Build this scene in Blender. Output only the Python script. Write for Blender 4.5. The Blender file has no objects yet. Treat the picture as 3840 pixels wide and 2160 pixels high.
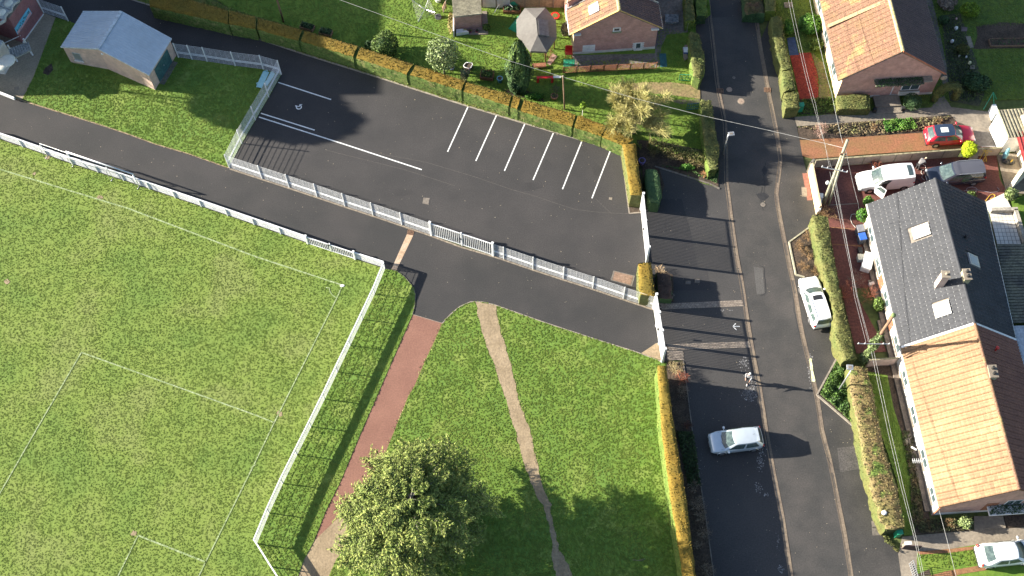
import bpy, bmesh, math, random
import numpy as np
from mathutils import Vector, Matrix, noise

random.seed(7); RNG = np.random.default_rng(7)
SC = bpy.context.scene
COL = SC.collection

# ------------------------------------------------------------------ camera, world, sun, exposure
CAM_H, PITCH, ROLL, FPX = 91.0, math.radians(63.5), math.radians(1.0), 4600.0
cam_data = bpy.data.cameras.new("camera")
cam = bpy.data.objects.new("camera", cam_data); COL.objects.link(cam)
cam_data.sensor_width = 36.0
cam_data.lens = FPX / 3840.0 * 36.0
cam_data.clip_start = 1.0; cam_data.clip_end = 2000.0
cam.matrix_world = (Matrix.Translation((0, 0, CAM_H)) @ Matrix.Rotation(math.pi/2 - PITCH, 4, 'X')
                    @ Matrix.Rotation(-ROLL, 4, 'Z'))
SC.camera = cam

SUN_AZ, SUN_EL = math.radians(-9.3), math.radians(19.3)      # azimuth in which shadows fall, elevation
world = bpy.data.worlds.new("World"); SC.world = world; world.use_nodes = True
wn = world.node_tree.nodes; wl = world.node_tree.links; wn.clear()
sky = wn.new("ShaderNodeTexSky"); sky.sky_type = 'NISHITA'; sky.sun_disc = False
sky.sun_elevation = SUN_EL
sky.sun_rotation = math.atan2(-math.cos(SUN_AZ), -math.sin(SUN_AZ)) % (2*math.pi)
sky.air_density = 1.0; sky.dust_density = 1.5; sky.ozone_density = 2.0
bg = wn.new("ShaderNodeBackground"); bg.inputs[1].default_value = 0.066
wo = wn.new("ShaderNodeOutputWorld")
wl.new(sky.outputs[0], bg.inputs[0]); wl.new(bg.outputs[0], wo.inputs[0])

sun_data = bpy.data.lights.new("sun", 'SUN'); sun = bpy.data.objects.new("sun", sun_data); COL.objects.link(sun)
sun_data.energy = 4.95; sun_data.angle = math.radians(0.5); sun_data.color = (1.0, 0.93, 0.80)
ld = Vector((math.cos(SUN_AZ)*math.cos(SUN_EL), math.sin(SUN_AZ)*math.cos(SUN_EL), -math.sin(SUN_EL)))
sun.rotation_euler = ld.to_track_quat('-Z', 'Y').to_euler(); sun.location = (-60, 60, 60)

SC.view_settings.view_transform = 'Standard'; SC.view_settings.look = 'None'
SC.view_settings.gamma = 1.0; SC.view_settings.use_curve_mapping = False
SC.view_settings.exposure = 1.85

# ------------------------------------------------------------------ measured coordinates -> metres on the ground (or at height z)
def S(px, py, z=0.0):
    x = px - 1920.0; y = py - 1080.0
    c, s = math.cos(ROLL), math.sin(ROLL); x, y = c*x - s*y, s*x + c*y
    dn = FPX*math.sin(PITCH) + y*math.cos(PITCH); fw = FPX*math.cos(PITCH) - y*math.sin(PITCH)
    k = (CAM_H - z)/dn
    return Vector((x*k, fw*k, z))
def T(c, r, x, y, z=0.0): return S(960*c + x/2.6833, 540*r + y/2.6833, z)
def V(x, y, z=0.0): return S(x*1.49068, y*1.49068, z)
def TT(c, r, pts, z=0.0): return [T(c, r, x, y, z) for x, y in pts]
def VV(pts, z=0.0): return [V(x, y, z) for x, y in pts]

# ------------------------------------------------------------------ materials
MATS = {}
def nodes_of(name):
    m = bpy.data.materials.new(name); m.use_nodes = True
    nt = m.node_tree; b = nt.nodes["Principled BSDF"]
    return m, nt, b
def mat(name, c1, c2=None, rough=0.8, scale=3.0, fine=40.0, fine_amt=0.25, bump=0.0, bump_scale=60.0, metal=0.0, spec=None, c3=None, island=0.0, coat=0.0, trans=0.0):
    """procedural material: two colours mixed by a large noise, brightness varied by a fine noise, optional per-leaf variation"""
    if name in MATS: return MATS[name]
    m, nt, b = nodes_of(name); N = nt.nodes; L = nt.links
    geo = N.new("ShaderNodeNewGeometry")
    c2 = c2 or c1
    n1 = N.new("ShaderNodeTexNoise"); n1.inputs["Scale"].default_value = scale*0.1; n1.inputs["Detail"].default_value = 6; n1.inputs["Roughness"].default_value = 0.6
    L.new(geo.outputs["Position"], n1.inputs["Vector"])
    rp = N.new("ShaderNodeValToRGB"); L.new(n1.outputs["Fac"], rp.inputs[0])
    rp.color_ramp.elements[0].position = 0.36; rp.color_ramp.elements[0].color = (*c1, 1)
    rp.color_ramp.elements[1].position = 0.64; rp.color_ramp.elements[1].color = (*c2, 1)
    if c3:
        e = rp.color_ramp.elements.new(0.52); e.color = (*c3, 1)
    n2 = N.new("ShaderNodeTexNoise"); n2.inputs["Scale"].default_value = fine*0.1; n2.inputs["Detail"].default_value = 4
    L.new(geo.outputs["Position"], n2.inputs["Vector"])
    mr = N.new("ShaderNodeMapRange"); L.new(n2.outputs["Fac"], mr.inputs[0])
    mr.inputs[1].default_value = 0.3; mr.inputs[2].default_value = 0.7
    mr.inputs[3].default_value = 1 - fine_amt; mr.inputs[4].default_value = 1 + fine_amt
    mx = N.new("ShaderNodeVectorMath"); mx.operation = 'SCALE'
    L.new(rp.outputs[0], mx.inputs[0]); L.new(mr.outputs[0], mx.inputs[3])
    out = mx.outputs[0]
    if island > 0:
        mr2 = N.new("ShaderNodeMapRange"); L.new(geo.outputs["Random Per Island"], mr2.inputs[0])
        mr2.inputs[3].default_value = 1 - island; mr2.inputs[4].default_value = 1 + island
        mx2 = N.new("ShaderNodeVectorMath"); mx2.operation = 'SCALE'
        L.new(out, mx2.inputs[0]); L.new(mr2.outputs[0], mx2.inputs[3]); out = mx2.outputs[0]
    L.new(out, b.inputs["Base Color"])
    b.inputs["Roughness"].default_value = rough; b.inputs["Metallic"].default_value = metal
    if spec is not None: b.inputs["Specular IOR Level"].default_value = spec
    if coat: b.inputs["Coat Weight"].default_value = coat; b.inputs["Coat Roughness"].default_value = 0.05
    if trans:
        tr = N.new("ShaderNodeBsdfTranslucent"); L.new(out, tr.inputs[0])
        ms = N.new("ShaderNodeMixShader"); ms.inputs[0].default_value = trans
        o = N["Material Output"]; L.new(b.outputs[0], ms.inputs[1]); L.new(tr.outputs[0], ms.inputs[2]); L.new(ms.outputs[0], o.inputs[0])
    if bump > 0:
        nb = N.new("ShaderNodeTexNoise"); nb.inputs["Scale"].default_value = bump_scale*0.1; nb.inputs["Detail"].default_value = 5
        L.new(geo.outputs["Position"], nb.inputs["Vector"])
        bp = N.new("ShaderNodeBump"); bp.inputs["Distance"].default_value = bump; bp.inputs["Strength"].default_value = 0.8
        L.new(nb.outputs["Fac"], bp.inputs["Height"]); L.new(bp.outputs[0], b.inputs["Normal"])
    MATS[name] = m; return m

def brick_mat(name, c1, c2, mortar, w=0.22, h=0.075, ms=0.010, grime=(0.5, 0.5, 0.5)):
    m, nt, b = nodes_of(name); N = nt.nodes; L = nt.links
    uv = N.new("ShaderNodeUVMap"); uv.uv_map = "UVMap"
    br = N.new("ShaderNodeTexBrick"); L.new(uv.outputs[0], br.inputs["Vector"])
    br.inputs["Color1"].default_value = (*c1, 1); br.inputs["Color2"].default_value = (*c2, 1); br.inputs["Mortar"].default_value = (*mortar, 1)
    br.inputs["Scale"].default_value = 1.0; br.inputs["Mortar Size"].default_value = ms
    br.inputs["Brick Width"].default_value = w; br.inputs["Row Height"].default_value = h; br.inputs["Bias"].default_value = -0.2
    geo = N.new("ShaderNodeNewGeometry"); n1 = N.new("ShaderNodeTexNoise"); n1.inputs["Scale"].default_value = 1.3; n1.inputs["Detail"].default_value = 8
    n1.inputs["Roughness"].default_value = 0.75
    L.new(geo.outputs["Position"], n1.inputs["Vector"])
    mr = N.new("ShaderNodeMapRange"); L.new(n1.outputs["Fac"], mr.inputs[0]); mr.inputs[1].default_value = .3; mr.inputs[2].default_value = .7
    mr.inputs[3].default_value = 0.72; mr.inputs[4].default_value = 1.28
    mx = N.new("ShaderNodeVectorMath"); mx.operation = 'SCALE'; L.new(br.outputs["Color"], mx.inputs[0]); L.new(mr.outputs[0], mx.inputs[3])
    L.new(mx.outputs[0], b.inputs["Base Color"]); b.inputs["Roughness"].default_value = 0.9
    bp = N.new("ShaderNodeBump"); bp.inputs["Distance"].default_value = 0.008; bp.invert = True
    L.new(br.outputs["Fac"], bp.inputs["Height"]); L.new(bp.outputs[0], b.inputs["Normal"])
    MATS[name] = m; return m

def paint(name, c, rough=0.25, metal=0.0, coat=1.0):
    return mat(name, c, tuple(min(1, v*1.03) for v in c), rough=rough, scale=8, fine=25, fine_amt=0.04, metal=metal, coat=coat)

ASPH_NEW = mat("asphalt_new", (0.033, 0.0310, 0.0312), (0.046, 0.0418, 0.0410), rough=0.85, scale=2.6, fine=120, fine_amt=0.3, bump=0.006, bump_scale=500)
ASPH_PATH = mat("asphalt_path", (0.027, 0.0265, 0.0268), (0.041, 0.0375, 0.037), rough=0.85, scale=2.5, fine=120, fine_amt=0.3, bump=0.006, bump_scale=500)
ASPH_ROAD = mat("asphalt_road", (0.040, 0.0385, 0.037), (0.062, 0.056, 0.052), rough=0.82, scale=4.5, fine=90, fine_amt=0.2, bump=0.006, bump_scale=400)
ASPH_SIDE = mat("asphalt_pavement", (0.034, 0.0325, 0.031), (0.055, 0.050, 0.046), rough=0.85, scale=5, fine=100, fine_amt=0.25, bump=0.006, bump_scale=450)
ASPH_FORE = mat("asphalt_forecourt", (0.040, 0.038, 0.038), (0.056, 0.052, 0.050), rough=0.85, scale=1.8, fine=100, fine_amt=0.25, bump=0.006, bump_scale=450)
ASPH_PATCH = mat("asphalt_patch", (0.030, 0.029, 0.031), (0.038, 0.036, 0.037), rough=0.85, scale=3, fine=100, fine_amt=0.25)
CONC = mat("concrete", (0.19, 0.16, 0.125), (0.26, 0.22, 0.17), rough=0.9, scale=6, fine=50, fine_amt=0.2)
CONC_DARK = mat("concrete_dark", (0.13, 0.115, 0.10), (0.20, 0.17, 0.14), rough=0.9, scale=6, fine=50, fine_amt=0.3)
GUTTER = mat("gutter_stone", (0.13, 0.10, 0.078), (0.18, 0.14, 0.10), rough=0.9, scale=9, fine=60, fine_amt=0.25)
KERB = mat("kerb_stone", (0.24, 0.205, 0.165), (0.31, 0.27, 0.22), rough=0.9, scale=9, fine=60, fine_amt=0.25)
SOIL = mat("soil", (0.045, 0.032, 0.023), (0.085, 0.060, 0.042), rough=1.0, scale=12, fine=80, fine_amt=0.5, bump=0.04, bump_scale=80)
EARTH = mat("trodden_earth", (0.24, 0.180, 0.110), (0.31, 0.235, 0.150), rough=1.0, scale=8, fine=60, fine_amt=0.2, bump=0.02, bump_scale=80)
REDPATH = mat("red_surfacing", (0.20, 0.095, 0.068), (0.235, 0.115, 0.082), rough=0.95, scale=5, fine=90, fine_amt=0.18, bump=0.01, bump_scale=200)
REDGRAVEL = mat("red_gravel", (0.22, 0.028, 0.02), (0.30, 0.045, 0.03), rough=0.95, scale=10, fine=90, fine_amt=0.5, bump=0.03, bump_scale=150)
TERRA = mat("terracotta_gravel", (0.27, 0.115, 0.058), (0.22, 0.12, 0.05), rough=0.95, scale=7, fine=70, fine_amt=0.25, bump=0.02, bump_scale=150)
REDPAVE = mat("red_brick_paving", (0.12, 0.042, 0.034), (0.16, 0.055, 0.042), rough=0.85, scale=7, fine=60, fine_amt=0.3, bump=0.01, bump_scale=100)
WHITE = mat("white_coating", (0.78, 0.78, 0.78), (0.66, 0.67, 0.66), rough=0.45, scale=20, fine=60, fine_amt=0.10)
LINE = mat("road_marking_paint", (0.78, 0.78, 0.76), (0.66, 0.66, 0.64), rough=0.7, scale=25, fine=110, fine_amt=0.28)
CHALK = mat("chalk_line", (0.17, 0.24, 0.08), (0.33, 0.38, 0.22), rough=1, scale=60, fine=100, fine_amt=0.4)
RENDER_W = mat("white_render", (0.72, 0.69, 0.64), (0.60, 0.56, 0.50), rough=0.9, scale=6, fine=30, fine_amt=0.1)
CREAM = mat("cream_render", (0.66, 0.50, 0.26), (0.74, 0.60, 0.38), rough=0.9, scale=6, fine=30, fine_amt=0.1)
GLASS = mat("dark_glass", (0.05, 0.075, 0.08), (0.07, 0.10, 0.105), rough=0.06, fine_amt=0.1, spec=0.8)
CARGLASS = mat("car_glass", (0.045, 0.07, 0.072), (0.075, 0.105, 0.10), rough=0.05, scale=25, fine=50, fine_amt=0.25, spec=0.6, coat=0.15)
SKYGLASS = mat("roof_window_glass", (0.35, 0.40, 0.46), (0.45, 0.50, 0.56), rough=0.05, fine_amt=0.05, spec=1.0)
RUBBER = mat("rubber", (0.012, 0.012, 0.012), (0.02, 0.02, 0.02), rough=0.8)
BLACKP = mat("black_plastic", (0.02, 0.02, 0.022), (0.03, 0.03, 0.032), rough=0.5)
STEEL = mat("galvanised_steel", (0.45, 0.46, 0.47), (0.55, 0.56, 0.57), rough=0.4, metal=0.6, fine_amt=0.1)
ALU = mat("alloy_wheel", (0.5, 0.5, 0.52), (0.6, 0.6, 0.62), rough=0.3, metal=0.8)
WOOD = mat("weathered_wood", (0.17, 0.10, 0.06), (0.25, 0.16, 0.10), rough=0.9, scale=30, fine=90, fine_amt=0.35)
POLEWOOD = mat("pole_wood", (0.27, 0.27, 0.19), (0.36, 0.35, 0.26), rough=0.9, scale=20, fine=60, fine_amt=0.25)
WOODR = mat("red_wood", (0.20, 0.08, 0.04), (0.30, 0.12, 0.06), rough=0.85, scale=30, fine=90, fine_amt=0.3)
BARK = mat("bark", (0.12, 0.10, 0.08), (0.22, 0.19, 0.16), rough=0.95, scale=30, fine=80, fine_amt=0.35)
REDP = mat("red_plastic", (0.55, 0.02, 0.02), (0.62, 0.03, 0.02), rough=0.4, fine_amt=0.05)
GREENP = mat("green_plastic", (0.02, 0.26, 0.14), (0.03, 0.32, 0.18), rough=0.4, fine_amt=0.05)
BLUEP = mat("blue_plastic", (0.02, 0.10, 0.45), (0.03, 0.13, 0.5), rough=0.35, fine_amt=0.05)
TURQ = mat("turquoise_plastic", (0.25, 0.48, 0.50), (0.33, 0.56, 0.58), rough=0.5, fine_amt=0.1)
REDLAMP = mat("red_lamp_lens", (0.45, 0.02, 0.02), (0.5, 0.04, 0.03), rough=0.2, fine_amt=0.05)
HEADLAMP = mat("headlamp_lens", (0.55, 0.58, 0.6), (0.65, 0.68, 0.7), rough=0.1, spec=0.8, fine_amt=0.05)
BRICK_R = brick_mat("brick_red", (0.55, 0.26, 0.21), (0.46, 0.20, 0.165), (0.5, 0.4, 0.36))
BRICK_P = brick_mat("brick_pale", (0.56, 0.30, 0.23), (0.49, 0.25, 0.195), (0.5, 0.38, 0.32))
BRICK_SHED = brick_mat("brick_shed", (0.62, 0.43, 0.35), (0.55, 0.37, 0.30), (0.56, 0.46, 0.38))
BRICK_SCH = brick_mat("brick_school", (0.30, 0.11, 0.11), (0.24, 0.09, 0.095), (0.28, 0.18, 0.18))
METALROOF = mat("blue_grey_metal_roof", (0.47, 0.53, 0.57), (0.53, 0.59, 0.63), rough=0.45, metal=0.0, fine=20, fine_amt=0.06)
TILE_G = mat("grey_tile", (0.042, 0.044, 0.050), (0.052, 0.054, 0.061), rough=0.7, scale=7, fine=60, fine_amt=0.15, spec=0.22, island=.10)
TILE_GLINT = mat("tile_glint_nose", (0.10, 0.105, 0.11), (0.12, 0.125, 0.13), rough=0.28, spec=0.8)  # paler glossy nose that puts the sun glint into each grey tile
TILE_O = mat("orange_tile", (0.225, 0.132, 0.070), (0.285, 0.190, 0.098), rough=0.75, scale=3, fine=70, fine_amt=0.22, c3=(0.250, 0.150, 0.078), island=.16)
TILE_OM = mat("orange_tile_mossy", (0.172, 0.098, 0.050), (0.235, 0.172, 0.068), rough=0.8, scale=5, fine=90, fine_amt=0.45, c3=(0.170, 0.088, 0.055), island=.16)
CORRUG = mat("corrugated_sheet", (0.20, 0.18, 0.13), (0.32, 0.29, 0.20), rough=0.9, scale=12, fine=60, fine_amt=0.3)
FABRIC = mat("grey_canvas", (0.125, 0.115, 0.105), (0.155, 0.145, 0.132), rough=0.95, scale=4, fine=40, fine_amt=0.12)

# foliage
LAWN = mat("lawn_turf", (0.112, 0.195, 0.028), (0.185, 0.245, 0.046), rough=0.95, scale=5, fine=30, fine_amt=0.16, bump=0.02, bump_scale=60, c3=(0.115, 0.19, 0.022))
PITCHM = mat("pitch_turf", (0.125, 0.195, 0.030), (0.185, 0.225, 0.055), rough=0.95, scale=1.8, fine=34, fine_amt=0.10, bump=0.018, bump_scale=60, c3=(0.165, 0.225, 0.038))
GARDENM = mat("garden_turf", (0.085, 0.165, 0.014), (0.155, 0.225, 0.026), rough=0.95, scale=5, fine=30, fine_amt=0.16, bump=0.02, bump_scale=60)
TUFT_L = mat("lawn_blades", (0.185, 0.280, 0.036), (0.265, 0.335, 0.060), rough=0.8, scale=3, fine=50, fine_amt=0.12, c3=(0.215, 0.305, 0.045), trans=0.45)
TUFT_P = mat("pitch_blades", (0.170, 0.255, 0.036), (0.230, 0.285, 0.062), rough=0.8, scale=1.8, fine=50, fine_amt=0.10, c3=(0.195, 0.270, 0.038), trans=0.45)
HTOP = mat("hedge_brown_top", (0.190, 0.118, 0.012), (0.150, 0.108, 0.013), rough=0.95, scale=6, fine=90, fine_amt=0.3, island=0.45)
HGREEN = mat("hedge_leaves", (0.075, 0.13, 0.016), (0.12, 0.16, 0.025), rough=0.85, scale=8, fine=70, fine_amt=0.3, island=0.5)
HYEL = mat("hedge_pale_leaves", (0.112, 0.108, 0.028), (0.078, 0.098, 0.022), rough=0.85, scale=8, fine=70, fine_amt=0.3, island=0.5)
HDARK = mat("dark_box_leaves", (0.030, 0.07, 0.022), (0.045, 0.09, 0.028), rough=0.8, scale=8, fine=70, fine_amt=0.3, island=0.4)
HBRIGHT = mat("bright_green_leaves", (0.05, 0.16, 0.015), (0.10, 0.20, 0.02), rough=0.75, scale=8, fine=70, fine_amt=0.3, island=0.5)
CONIF = mat("conifer_needles", (0.135, 0.190, 0.034), (0.19, 0.235, 0.05), rough=0.8, scale=8, fine=60, fine_amt=0.3, island=0.45)
CONIFT = mat("conifer_sunlit_tips", (0.27, 0.29, 0.065), (0.22, 0.26, 0.06), rough=0.8, scale=8, fine=60, fine_amt=0.25, island=0.4)  # sunlit spray ends, light put into a yellower needle colour
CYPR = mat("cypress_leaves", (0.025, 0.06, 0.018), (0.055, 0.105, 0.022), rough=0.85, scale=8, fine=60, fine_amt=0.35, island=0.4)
BUSHY = mat("yellow_green_leaves", (0.10, 0.15, 0.02), (0.06, 0.11, 0.016), rough=0.75, scale=8, fine=60, fine_amt=0.3, island=0.6)
PALEL = mat("pale_grey_green_leaves", (0.12, 0.17, 0.05), (0.20, 0.25, 0.09), rough=0.6, scale=12, fine=60, fine_amt=0.3, island=0.6)
LIME = mat("lime_leaves", (0.42, 0.50, 0.01), (0.36, 0.46, 0.015), rough=0.8, scale=8, fine=60, fine_amt=0.2, island=0.35)
TWIGY = mat("yellow_bare_twigs", (0.34, 0.31, 0.10), (0.43, 0.39, 0.16), rough=0.9, scale=10, fine=60, fine_amt=0.2, island=0.4)
TWIGB = mat("brown_dry_twigs", (0.19, 0.12, 0.055), (0.28, 0.17, 0.08), rough=0.9, scale=10, fine=60, fine_amt=0.3, island=0.5)
TWIGR = mat("red_dry_twigs", (0.32, 0.10, 0.06), (0.40, 0.15, 0.08), rough=0.9, scale=10, fine=60, fine_amt=0.3, island=0.5)
TWIGG = mat("grey_dry_twigs", (0.22, 0.17, 0.13), (0.30, 0.24, 0.18), rough=0.9, scale=10, fine=60, fine_amt=0.3, island=0.5)
IVY = mat("ivy_leaves", (0.10, 0.15, 0.05), (0.16, 0.20, 0.07), rough=0.7, scale=10, fine=60, fine_amt=0.3, island=0.5)
PLANTING = mat("groundcover_leaves", (0.035, 0.085, 0.012), (0.075, 0.14, 0.018), rough=0.7, scale=10, fine=60, fine_amt=0.3, island=0.5)

for tm_ in (TUFT_L, TUFT_P):      # fine blades shade like a soft mat rather than like facets
    nt = tm_.node_tree; gn = nt.nodes.new("ShaderNodeNewGeometry"); vm = nt.nodes.new("ShaderNodeVectorMath"); vm.operation = 'MULTIPLY_ADD'
    vm.inputs[1].default_value = (.45, .45, .45); vm.inputs[2].default_value = (0, 0, 1); nt.links.new(gn.outputs["Normal"], vm.inputs[0])
    vn = nt.nodes.new("ShaderNodeVectorMath"); vn.operation = 'NORMALIZE'; nt.links.new(vm.outputs[0], vn.inputs[0])
    for nd in nt.nodes:
        if "Normal" in nd.inputs: nt.links.new(vn.outputs[0], nd.inputs["Normal"])
# ------------------------------------------------------------------ object helpers
def org(o):
    v = Vector((0, 0, 0))
    while o is not None:
        v = v + Vector(o.location); o = o.parent
    return v
def tag(o, label=None, cat=None, group=None, kind=None):
    if label: o["label"] = label
    if cat: o["category"] = cat
    if group: o["group"] = group
    if kind: o["kind"] = kind
    return o
def thing(name, label, cat, loc, group=None):
    o = bpy.data.objects.new(name, None); COL.objects.link(o)
    o.empty_display_size = 0.3
    o.location = Vector(loc); return tag(o, label, cat, group)
def link(name, me, parent=None, loc=None):
    o = bpy.data.objects.new(name, me); COL.objects.link(o)
    if parent is not None: o.parent = parent
    if loc is not None: o.location = loc
    return o
def copy_tree(root, loc, rotz=None, label=None):
    r = root.copy(); COL.objects.link(r); r.location = loc
    if rotz is not None: r.rotation_euler = (0, 0, rotz)
    if label: r["label"] = label
    for ch in list(root.children):
        c = ch.copy(); COL.objects.link(c); c.parent = r
        for g in list(ch.children):
            d = g.copy(); COL.objects.link(d); d.parent = c
    return r

class MB:
    """collects faces (world coordinates), then links them as one mesh object"""
    def __init__(s): s.v = []; s.f = []; s.m = []; s.uv = {}
    def face(s, pts, mi=0, uv=None):
        i = len(s.v); s.v += [tuple(p) for p in pts]; s.f.append(tuple(range(i, i+len(pts)))); s.m.append(mi)
        if uv: s.uv[len(s.f)-1] = uv
    def hexa(s, b, t, mi=0):
        """b, t: 4 bottom and 4 top points, counter-clockwise"""
        i = len(s.v); s.v += [tuple(p) for p in b] + [tuple(p) for p in t]
        for q in ((3, 2, 1, 0), (4, 5, 6, 7), (0, 1, 5, 4), (1, 2, 6, 5), (2, 3, 7, 6), (3, 0, 4, 7)):
            s.f.append(tuple(i+k for k in q)); s.m.append(mi)
    def box(s, c, size, rz=0.0, mi=0, taper=1.0):
        c = Vector(c); hx, hy, h = size[0]/2, size[1]/2, size[2]
        ca, sa = math.cos(rz), math.sin(rz)
        def q(x, y, z): return (c.x + x*ca - y*sa, c.y + x*sa + y*ca, c.z + z)
        cs = ((-hx, -hy), (hx, -hy), (hx, hy), (-hx, hy))
        s.hexa([q(x, y, 0) for x, y in cs], [q(x*taper, y*taper, h) for x, y in cs], mi)
    def prism(s, poly, z0, z1, mi=0, side=None):
        n = len(poly); i = len(s.v)
        if sum(poly[k][0]*poly[(k+1) % n][1] - poly[(k+1) % n][0]*poly[k][1] for k in range(n)) < 0: poly = list(reversed(poly))
        s.v += [(p[0], p[1], z0) for p in poly] + [(p[0], p[1], z1) for p in poly]
        s.f.append(tuple(i+n+k for k in range(n))); s.m.append(mi)
        for k in range(n):
            s.f.append((i+k, i+(k+1) % n, i+n+(k+1) % n, i+n+k)); s.m.append(mi if side is None else side)
    def bar(s, p, q, w=0.05, h=None, mi=0, up=(0, 0, 1)):
        """rectangular bar between two points"""
        p, q = Vector(p), Vector(q); h = w if h is None else h
        d = (q-p)
        if d.length < 1e-6: return
        d.normalize(); u = Vector(up)
        if abs(d.dot(u)) > 0.98: u = Vector((1, 0, 0))
        a = d.cross(u).normalized()*w/2; b = a.cross(d).normalized()*h/2
        s.hexa([p-a-b, p+a-b, p+a+b, p-a+b], [q-a-b, q+a-b, q+a+b, q-a+b], mi)
        # fix winding not needed: closed box
    def tube(s, pts, r, n=6, mi=0, cap=True):
        pts = [Vector(p) for p in pts]; rs = r if isinstance(r, (list, tuple)) else [r]*len(pts)
        i0 = len(s.v); prev = None
        for k, p in enumerate(pts):
            d = (pts[min(k+1, len(pts)-1)] - pts[max(k-1, 0)])
            if d.length < 1e-9: d = Vector((0, 0, 1))
            d.normalize()
            u = Vector((0, 0, 1)) if abs(d.z) < 0.9 else Vector((1, 0, 0))
            if prev is not None: u = prev
            a = (u - d*u.dot(d)).normalized(); b = d.cross(a); prev = a
            for j in range(n):
                t = 2*math.pi*j/n; v = p + (a*math.cos(t) + b*math.sin(t))*rs[k]; s.v.append(tuple(v))
        for k in range(len(pts)-1):
            for j in range(n):
                s.f.append((i0+k*n+j, i0+k*n+(j+1) % n, i0+(k+1)*n+(j+1) % n, i0+(k+1)*n+j)); s.m.append(mi)
        if cap:
            s.f.append(tuple(i0+j for j in reversed(range(n)))); s.m.append(mi)
            e = i0+(len(pts)-1)*n; s.f.append(tuple(e+j for j in range(n))); s.m.append(mi)
    def ell(s, c, r, n=10, m=6, mi=0):
        c = Vector(c); r = (r, r, r) if not isinstance(r, (list, tuple)) else r; i0 = len(s.v)
        for a in range(m+1):
            ph = math.pi*a/m
            for b in range(n):
                t = 2*math.pi*b/n
                s.v.append((c.x + r[0]*math.sin(ph)*math.cos(t), c.y + r[1]*math.sin(ph)*math.sin(t), c.z + r[2]*math.cos(ph)))
        for a in range(m):
            for b in range(n):
                s.f.append((i0+a*n+b, i0+(a+1)*n+b, i0+(a+1)*n+(b+1) % n, i0+a*n+(b+1) % n)); s.m.append(mi)
    def build(s, name, mats, parent=None, at=None, smooth=False, bevel=0.0, merge=False):
        if not isinstance(mats, (list, tuple)): mats = [mats]
        if parent is not None: o_ = org(parent)
        else: o_ = Vector(at) if at is not None else Vector((0, 0, 0))
        me = bpy.data.meshes.new(name)
        me.from_pydata([(v[0]-o_.x, v[1]-o_.y, v[2]-o_.z) for v in s.v], [], s.f)
        for m_ in mats: me.materials.append(m_)
        if max(s.m or [0]) > 0: me.polygons.foreach_set("material_index", s.m)
        if s.uv:
            ul = me.uv_layers.new(name="UVMap")
            for fi, uv in s.uv.items():
                p = me.polygons[fi]
                for k, li in enumerate(p.loop_indices): ul.data[li].uv = uv[k]
        bm = bmesh.new(); bm.from_mesh(me)
        if merge: bmesh.ops.remove_doubles(bm, verts=bm.verts, dist=0.0005)
        bmesh.ops.recalc_face_normals(bm, faces=bm.faces)
        if bevel > 0:
            bmesh.ops.bevel(bm, geom=[e for e in bm.edges if e.is_manifold and e.calc_face_angle(0) > 0.5], offset=bevel, segments=2, affect='EDGES', profile=0.6)
        big = [f for f in bm.faces if len(f.verts) > 4]
        if big: bmesh.ops.triangulate(bm, faces=big)
        bm.to_mesh(me); bm.free()
        if smooth: me.polygons.foreach_set("use_smooth", [True]*len(me.polygons))
        me.update()
        o = link(name, me, parent)
        if parent is None: o.location = o_
        return o

def sheet(name, poly, z, m, kind='structure', label=None, cat=None, parent=None, depth=0.0):
    b = MB()
    if depth > 0: b.prism(poly, z-depth, z)
    else: b.face([(p[0], p[1], z) for p in poly])
    o = b.build(name, m, parent)
    # faces up
    me = o.data
    if depth == 0 and len(me.polygons) and me.polygons[0].normal.z < 0:
        bm = bmesh.new(); bm.from_mesh(me); bmesh.ops.reverse_faces(bm, faces=bm.faces); bm.to_mesh(me); bm.free()
    if kind and parent is None: o["kind"] = kind
    if label: o["label"] = label
    if cat: o["category"] = cat
    return o

def resample(pts, step):
    pts = [Vector(p) for p in pts]; out = []; L = [0]
    for a, b in zip(pts, pts[1:]): L.append(L[-1] + (b-a).length)
    n = max(1, round(L[-1]/step)); k = 0
    for i in range(n+1):
        d = L[-1]*i/n
        while k < len(L)-2 and d > L[k+1]: k += 1
        t = (d-L[k])/max(1e-9, L[k+1]-L[k]); out.append(pts[k].lerp(pts[k+1], min(1, t)))
    return out

def strip(pts, w):
    """polygon of width w along a polyline"""
    pts = [Vector((p[0], p[1], 0)) for p in pts]; L = []; R = []
    for i, p in enumerate(pts):
        d = (pts[min(i+1, len(pts)-1)] - pts[max(i-1, 0)]).normalized(); n = Vector((-d.y, d.x, 0))*w/2
        L.append(p+n); R.append(p-n)
    return L + R[::-1]
def strip_mb(b, pts, w, z, mi=0):
    pts = [Vector((p[0], p[1], 0)) for p in pts]; pr = None
    for i, p in enumerate(pts):
        d = (pts[min(i+1, len(pts)-1)] - pts[max(i-1, 0)]).normalized(); n = Vector((-d.y, d.x, 0))*w/2
        cur = (Vector((p.x+n.x, p.y+n.y, z)), Vector((p.x-n.x, p.y-n.y, z)))
        if pr: b.face([pr[0], pr[1], cur[1], cur[0]], mi)
        pr = cur

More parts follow.
